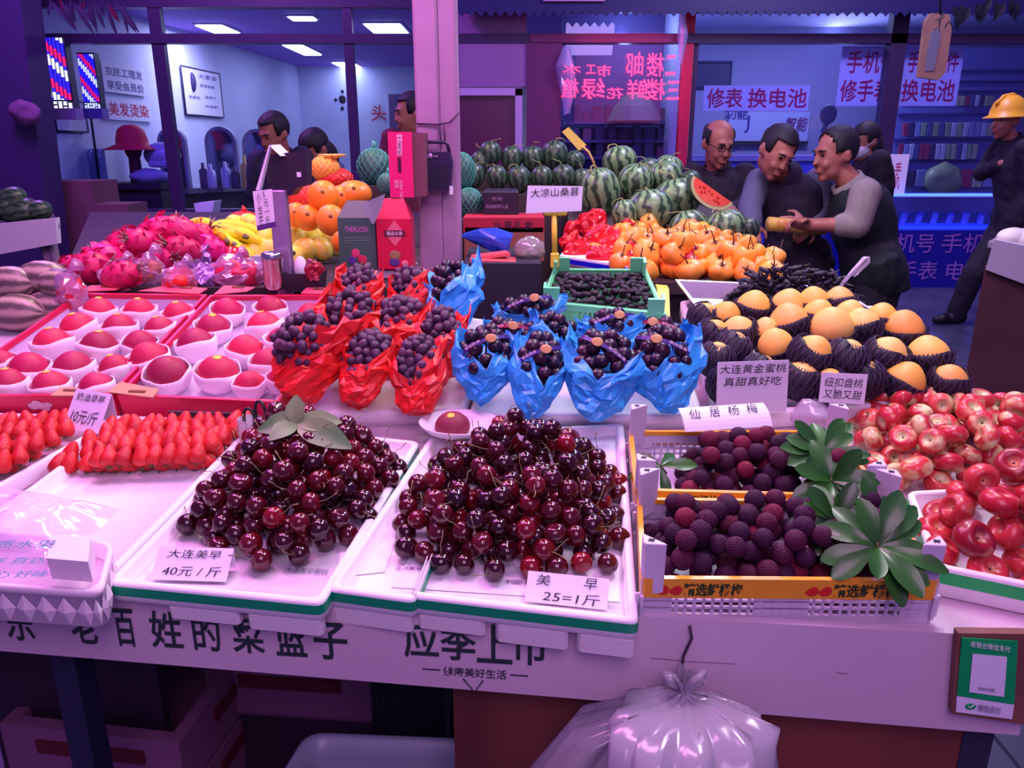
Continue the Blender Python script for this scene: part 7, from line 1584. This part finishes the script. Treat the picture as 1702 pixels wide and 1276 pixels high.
def head_local(mb, M4, s=1.0, ears=True):
    rt = M4.to_3x3().normalized(); f = lambda p: M4 @ (V3(p) * s)
    E_ = lambda c, r, rr=None: mb.ell(f(c), tuple(k * s for k in r), rt if rr is None else rt @ rr, 20, 14)
    E_((0, .014, .040), (.076, .096, .086)); E_((0, -.020, -.005), (.066, .074, .085)); E_((0, -.030, -.055), (.055, .056, .058)); E_((0, -.066, -.098), (.025, .022, .020))
    E_((.030, -.074, -.035), (.024, .018, .022)); E_((-.030, -.074, -.035), (.024, .018, .022))
    E_((0, -.086, .032), (.046, .012, .012)); E_((0, -.098, -.006), (.0095, .014, .030), rotm(-.25)); E_((0, -.106, -.026), (.016, .014, .011)); E_((0, -.088, -.064), (.026, .011, .014))
    if ears:
        for k in (1, -1): E_((.078 * k, .014, -.004), (.011, .020, .033), rotm(0, .1 * k, -.3 * k))
def hair_mesh(M4, s, style, seed=0):
    m = MB(); b = MB().ell((0, .016, .042), (.084, .104, .096), n=32, m=22)
    keep = []
    def ok(p):
        x, y, z = p
        if style == 'bald': return (y > -.035 and z < .085 and z > -.055 + max(0, -y) * 1.2) if abs(x) > .045 or y > .06 else (z < .075 and y > .03 and z > -.06)
        if style == 'receding': return z > (.065 + abs(x) * -.6 if y < -.05 else (.012 if y < .02 else -.06)) and not (y < -.055 and z < .105 - .3 * abs(x))
        if style == 'long': return z > (.055 if y < -.05 else (-.02 if y < -.02 else -.20))
        return z > (.078 if y < -.05 else (.0 if y < .02 else -.06))
    vs = [p + noise.noise_vector(p * 60 + V3((seed, 0, 0))) * .004 for p in b.v]
    fs = [f for f in b.f if all(ok(b.v[i]) for i in f)]
    m.add(vs, fs); inner = [V3((0, .016, .042)) + (p - V3((0, .016, .042))) * .9 for p in b.v]; m.add(inner, [f[::-1] for f in fs])
    # close the rim
    cnt = {}
    for f in fs:
        for i in range(len(f)): e = (f[i], f[(i + 1) % len(f)]); cnt[e] = 1
    o = len(vs)
    m.f += [(a, b_, b_ + o, a + o)[::-1] for (a, b_) in cnt if (b_, a) not in cnt]; m.sm += [True] * (len(m.f) - len(m.sm))
    if style == 'long':
        for k in range(7): m.ell((-.06 + .02 * k, .06 - .001 * abs(k - 3), -.05 - .02 * (k % 2)), (.026, .05, .085), n=12, m=8)
    m.v = [M4 @ (p * s) for p in m.v]; return m
def person(label, base, J, head, hyaw, hpitch, hroll, hair, clothes, voxel=.0095, hs=1.0, hands=(), glasses=False, mask=False, hat=False, neckr=.052, sole=True):
    """J: world joints; clothes: list of (part name, material, kind, grow)"""
    t = thing('person', base, label, 'person')
    M4 = Matrix.Translation(head) @ Euler((hpitch, hroll, 0)).to_matrix().to_4x4(); M4 = Matrix.Translation(head) @ (Matrix.Rotation(hyaw, 4, 'Z') @ Euler((hpitch, hroll, 0)).to_matrix().to_4x4())
    b = torso_mb(J); sh = (J['shL'] + J['shR']) / 2; limb(b, [sh + (M4 @ V3((0, .02, -.05)) - sh) * .0, M4 @ (V3((0, .02, -.06)) * hs)], [neckr * 1.15, neckr])
    head_local(b, M4, hs)
    for s in 'LR':
        limb(b, [J['sh' + s], J['el' + s], J['wr' + s]], [.060, .044, .030])
        if 'kn' + s in J:
            limb(b, [J['hip' + s], J['kn' + s], J['an' + s]], [.088, .060, .040])
        else: limb(b, [J['hip' + s], V3((J['hip' + s].x, J['hip' + s].y, .48)), V3((J['hip' + s].x, J['hip' + s].y, .09))], [.088, .060, .040])
    for (s, pn, ts, cu) in hands: hand_mb(b, J['wr' + s], J['wr' + s] - J['el' + s] if ('hd' + s) not in J else J['hd' + s], V3(pn), ts, cu)
    for s in 'LR':
        if s not in [h[0] for h in hands]: hand_mb(b, J['wr' + s], J['wr' + s] - J['el' + s], V3((0, -1, .3)), 1 if s == 'L' else -1, .5)
    me = remesh(b, voxel); me.transform(Matrix.Translation(-worldloc(t))); link('body', me, SKIN, t)
    part('hair', hair_mesh(M4, hs, hair), HAIR, t) if hair else None
    f = lambda p: M4 @ (V3(p) * hs); rt = M4.to_3x3()
    for k in (1, -1):
        part('eye', MB().ell(f((.030 * k, -.0875, .012)), (.0125 * hs, .006 * hs, .005 * hs), rt, 10, 6), EYE, t)
        part('eyebrow', MB().tube([f((.014 * k, -.099, .028)), f((.032 * k, -.097, .034)), f((.050 * k, -.082, .028))], [.003, .004, .0025], 6), BROW, t)
    if not mask: part('mouth', MB().ell(f((0, -.0985, -.066)), (.022 * hs, .006 * hs, .0055 * hs), rt, 12, 6), LIP, t)
    if mask:
        m = MB().ell(f((0, -.045, -.050)), (.066 * hs, .072 * hs, .056 * hs), rt, 18, 12); part('face_mask', m, M('white_mask', (214, 214, 226), .7), t)
        part('mask_loop', MB().tube([f((.06, -.06, -.03)), f((.08, .0, .0))], .003, 5).tube([f((-.06, -.06, -.03)), f((-.08, .0, .0))], .003, 5), M('white_mask'), t)
    if glasses:
        g = MB()
        for k in (1, -1):
            c = f((.032 * k, -.102, .010)); g.tube([c + rt @ V3((math.cos(a) * .024, 0, math.sin(a) * .017)) for a in [2 * math.pi * i / 14 for i in range(15)]], .0022, 5, False); g.tube([f((.055 * k, -.098, .014)), f((.082 * k, .0, .012))], .002, 5)
        g.tube([f((-.010, -.106, .012)), f((.010, -.106, .012))], .002, 5); part('glasses', g, INK, t)
    for nm, mat, kind, gr in clothes:
        c = MB()
        if kind in ('top', 'vest'): 
            c = torso_mb(J, gr, .12 if kind == 'top' else .10)
            if kind == 'top': limb(c, [J['shL'], J['shL'] + (J['elL'] - J['shL']) * .5], [.062 + gr, .060 + gr]); limb(c, [J['shR'], J['shR'] + (J['elR'] - J['shR']) * .5], [.062 + gr, .060 + gr])
            if kind == 'top':
                for s in 'LR': limb(c, [J['sh' + s], J['el' + s], J['el' + s].lerp(J['wr' + s], .86)], [.060 + gr, .048 + gr, .037 + gr])
        elif kind == 'sleeves':
            for s in 'LR':
                c = MB(); limb(c, [J['sh' + s], J['el' + s], J['el' + s].lerp(J['wr' + s], .30 if 'short' in nm else .9)], [.060 + gr, .050 + gr, .042 + gr]); m2 = remesh(c, voxel * 1.05, 5); m2.transform(Matrix.Translation(-worldloc(t))); link('sleeve', m2, mat, t)
            continue
        elif kind == 'collar':
            cc = sh + (M4 @ V3((0, .02, -.09)) - sh) * .45; ax = (M4 @ V3((0, .02, -.05)) - sh).normalized(); sd = ax.cross(V3((0, 1, 0))).normalized(); ff = ax.cross(sd)
            c.loft([[cc + ax * h + sd * math.cos(a) * r + ff * math.sin(a) * r for a in [2 * math.pi * i / 20 for i in range(20)]] for h, r in ((-.05, .10 + gr), (-.01, .075 + gr), (.025, .070 + gr), (.02, .060 + gr), (-.04, .08 + gr))], False, False); part(nm, c, mat, t); continue
        elif kind == 'trousers':
            for s in 'LR':
                a, k_, e = J['hip' + s], J.get('kn' + s, V3((J['hip' + s].x, J['hip' + s].y, .48))), J.get('an' + s, V3((J['hip' + s].x, J['hip' + s].y, .09))); limb(c, [a + Z * .06, a, k_, e], [.09, .098 + gr, .074 + gr, .058 + gr])
            limb(c, [J['hipL'], J['hipR']], [.11, .11])
        elif kind == 'shoes':
            for s in 'LR':
                e = J.get('an' + s, V3((J['hip' + s].x, J['hip' + s].y, .09))); d = J.get('toe', V3((0, -1, 0))); sh_m = MB(); limb(sh_m, [V3((e.x, e.y, .055)) - d * .04, V3((e.x, e.y, .05)) + d * .08, V3((e.x, e.y, .04)) + d * .17], [.052, .047, .036]); part('shoe', sh_m, mat, t)
            continue
        m2 = remesh(c, voxel * 1.05, 5)
        for v in m2.vertices: v.co += noise.noise_vector(v.co * 9) * .010 + noise.noise_vector(V3((v.co.x * 30, v.co.y * 30, v.co.z * 14))) * .005
        m2.transform(Matrix.Translation(-worldloc(t))); link(nm, m2, mat, t)
    return t, M4
def J_from(Y, shR, shL, elR, elL, wrR, wrL, hipR, hipL, dY={}, **kw):
    d = {}
    for k, p in (('shR', shR), ('shL', shL), ('elR', elR), ('elL', elL), ('wrR', wrR), ('wrL', wrL), ('hipR', hipR), ('hipL', hipL)): d[k] = atY(p[0], p[1], Y + dY.get(k, 0))
    d.update(kw); return d
SHIRT1 = M('dark_purple_cloth', (32, 15, 40), .8, col2=(24, 11, 32), ns=12); TRO = M('dark_trousers', (28, 24, 38), .85); SHOE = M('black_shoes', (18, 16, 20), .5)
# R = the person's right (appears to the left of the photo when facing the camera)
# balding man with glasses behind the cut slice
J = J_from(4.5, (1152, 290), (1238, 292), (1140, 345), (1246, 345), (1170, 372), (1216, 350), (1166, 420), (1226, 420), dY={'wrR': -.16, 'wrL': -.30, 'elL': -.05})
person('balding person with glasses in a dark purple jacket behind the cut watermelon slice', V3((J['hipL'].x, 4.5, 0)), J, atY(1194, 240, 4.40), .25, -.30 + .62, .0, 'bald', [('jacket', SHIRT1, 'top', .012), ('collar', SHIRT1, 'collar', .004), ('trousers', TRO, 'trousers', .01), ('shoes', SHOE, 'shoes', 0)], glasses=True, hands=[('L', (0, .2, 1), 1, .5)])
# man in dark vest and grey sleeves bending forward
BLS = M('blue_grey_sleeve', (92, 92, 120), .8); VEST = M('plum_vest', (38, 18, 46), .8, col2=(28, 14, 38), ns=14)
J = J_from(4.12, (1262, 302), (1360, 300), (1246, 345), (1375, 350), (1250, 372), (1350, 372), (1290, 440), (1352, 440), dY={'wrR': -.18, 'elR': -.08, 'wrL': -.1})
person('person with cropped hair in a plum vest and grey sleeves bending over the melons', V3((J['hipL'].x, 4.12, 0)), J, atY(1290, 254, 3.96), .35, .50, .22, 'short', [('vest', VEST, 'vest', .02), ('sleeves', BLS, 'sleeves', .012), ('collar', VEST, 'collar', .008), ('trousers', TRO, 'trousers', .01), ('shoes', SHOE, 'shoes', 0)], hands=[('R', (0, 0, 1), 1, .5)])
# man in dark green vest holding a yellow packet, seen from the side
KH = M('khaki_sleeve', (150, 140, 132), .8, col2=(132, 122, 118), ns=12); GV = M('dark_green_vest', (15, 28, 31), .75, col2=(10, 20, 26), ns=10)
Y3 = 3.85
J = J_from(Y3, (1408, 322), (1438, 322), (1418, 376), (1424, 374), (1338, 372), (1346, 374), (1442, 450), (1462, 450), dY={'shR': .17, 'shL': -.17, 'elR': .16, 'elL': -.20, 'wrR': .06, 'wrL': -.16, 'hipR': .13, 'hipL': -.13}, toe=V3((-1, -.1, 0)), depth=.118)
J['shR'].z = J['shL'].z
J['hdL'] = V3((-1, 0, .1))
person('person with black hair in a dark green vest reaching out with a yellow packet', V3((J['hipL'].x, Y3, 0)), J, atY(1388, 258, Y3), -1.35, .12, .0, 'receding', [('vest', GV, 'vest', .026), ('short_sleeves', KH, 'sleeves', .014), ('collar', KH, 'collar', .006), ('trousers', TRO, 'trousers', .012), ('shoes', SHOE, 'shoes', 0)], voxel=.0085, hands=[('L', (0, .6, .8), 1, .75)])
p0, p1 = atY(1277, 372, Y3 - .14), atY(1372, 380, Y3 - .10); m = MB().tube([p0, p0.lerp(p1, .5), p1], [.034, .034, .030], 14); m.v = [V3((p.x, p.y, p.z)) for p in m.v]
pkt = solo('yellow_packet', m, M('yellow_packet', (216, 178, 80), .4, col2=(200, 150, 70), ns=9), 'long yellow packet held by the person in the green vest', 'packet'); part('lettering', text_mb('鲜果', X, Z, atY(1300, 371, Y3 - .178), .05, .03), M('orange_print', (230, 120, 60), .5), pkt)
# masked woman behind
J = J_from(5.3, (1436, 268), (1462, 268), (1432, 310), (1466, 312), (1425, 335), (1455, 345), (1440, 370), (1458, 370), dY={'shR': .16, 'shL': -.16, 'elR': .18, 'elL': -.18, 'hipR': .13, 'hipL': -.13, 'wrL': -.15, 'wrR': .1}, toe=V3((-1, 0, 0)))
person('person with long black hair and a white face mask in a black jacket', V3((J['hipL'].x, 5.3, 0)), J, atY(1437, 236, 5.3), -1.2, .15, 0, 'long', [('jacket', M('black_jacket', (20, 18, 30), .8), 'top', .016), ('trousers', TRO, 'trousers', .01), ('shoes', SHOE, 'shoes', 0)], mask=True, voxel=.011, hs=.95)
# man with yellow helmet
Y5 = 6.3; JK = M('dark_work_jacket', (34, 30, 48), .85, col2=(26, 24, 40), ns=9)
J = J_from(Y5, (1668, 240), (1706, 246), (1632, 288), (1712, 318), (1662, 272), (1690, 374), (1672, 372), (1700, 372), dY={'shR': .2, 'shL': -.2, 'elR': .2, 'elL': -.22, 'wrR': -.05, 'wrL': -.2, 'hipR': .14, 'hipL': -.14}, toe=V3((-1, -.15, 0)))
J['knR'] = atY(1618, 455, Y5 - .05); J['anR'] = atY(1590, 520, Y5); J['knL'] = atY(1690, 460, Y5 - .2); J['anL'] = V3((atY(1680, 520, Y5).x, Y5 - .1, .09)); J['hdR'] = V3((.8, -.5, .2))
_, M4 = person('person in a yellow hard hat and dark work clothes leaning at the right edge', V3((J['hipL'].x, Y5, 0)), J, atY(1672, 202, Y5), -1.25, .05, 0, None, [('jacket', JK, 'top', .02), ('collar', JK, 'collar', .01), ('trousers', TRO, 'trousers', .016), ('shoes', SHOE, 'shoes', 0)], voxel=.012, hs=1.1, hands=[('R', (0, 1, .2), 1, .2), ('L', (1, 0, 0), 1, .6)])
hm = MB().rev([(0, .165), (.05, .16), (.095, .125), (.118, .07), (.124, .035), (.160, .020), (.160, .014), (.118, .022), (.10, .06), (0, .14)], 26); hm.v = [M4 @ (V3((p.x * .92, p.y * 1.06 + .012, p.z + .012)) * 1.1) for p in hm.v]; hm.tube([M4 @ V3(p) for p in ((0, -.12, .13), (0, -.06, .186), (0, .03, .198), (0, .1, .17))], .014, 8)
solo('hard_hat', hm, M('yellow_hard_hat', (236, 176, 40), .4), 'yellow hard hat worn by the person at the right edge', 'hard hat')
# people in front of the barber window, behind the heap of oranges
J = J_from(5.0, (432, 268), (502, 262), (424, 320), (508, 320), (440, 350), (490, 350), (446, 370), (494, 370))
person('person with cropped dark hair behind the scale display', V3((J['hipL'].x, 5.0, 0)), J, atY(456, 224, 4.92), -.55, .35, 0, 'short', [('jacket', M('dark_blue_grey_jacket', (40, 34, 66), .8), 'top', .014), ('collar', M('dark_blue_grey_jacket'), 'collar', .006), ('trousers', TRO, 'trousers', .01), ('shoes', SHOE, 'shoes', 0)], voxel=.012)
J = J_from(5.3, (508, 284), (556, 284), (500, 326), (562, 326), (512, 350), (550, 350), (512, 380), (548, 380))
person('person with bushy black hair bowed behind the yellow crowned melon', V3((J['hipL'].x, 5.3, 0)), J, atY(524, 250, 5.22), -.7, .55, 0, 'long', [('jacket', M('grey_blue_blouse', (96, 92, 130), .8), 'top', .012), ('trousers', TRO, 'trousers', .01), ('shoes', SHOE, 'shoes', 0)], voxel=.012, hs=1.02)
J = J_from(5.1, (652, 232), (716, 232), (642, 290), (724, 290), (656, 330), (712, 330), (662, 350), (708, 350))
person('person in maroon partly hidden behind the pillar and the pink carton', V3((J['hipL'].x, 5.1, 0)), J, atY(684, 190, 5.05), -1.2, .1, 0, 'short', [('jacket', M('maroon_jacket', (110, 26, 60), .8), 'top', .014), ('trousers', TRO, 'trousers', .01), ('shoes', SHOE, 'shoes', 0)], voxel=.012)
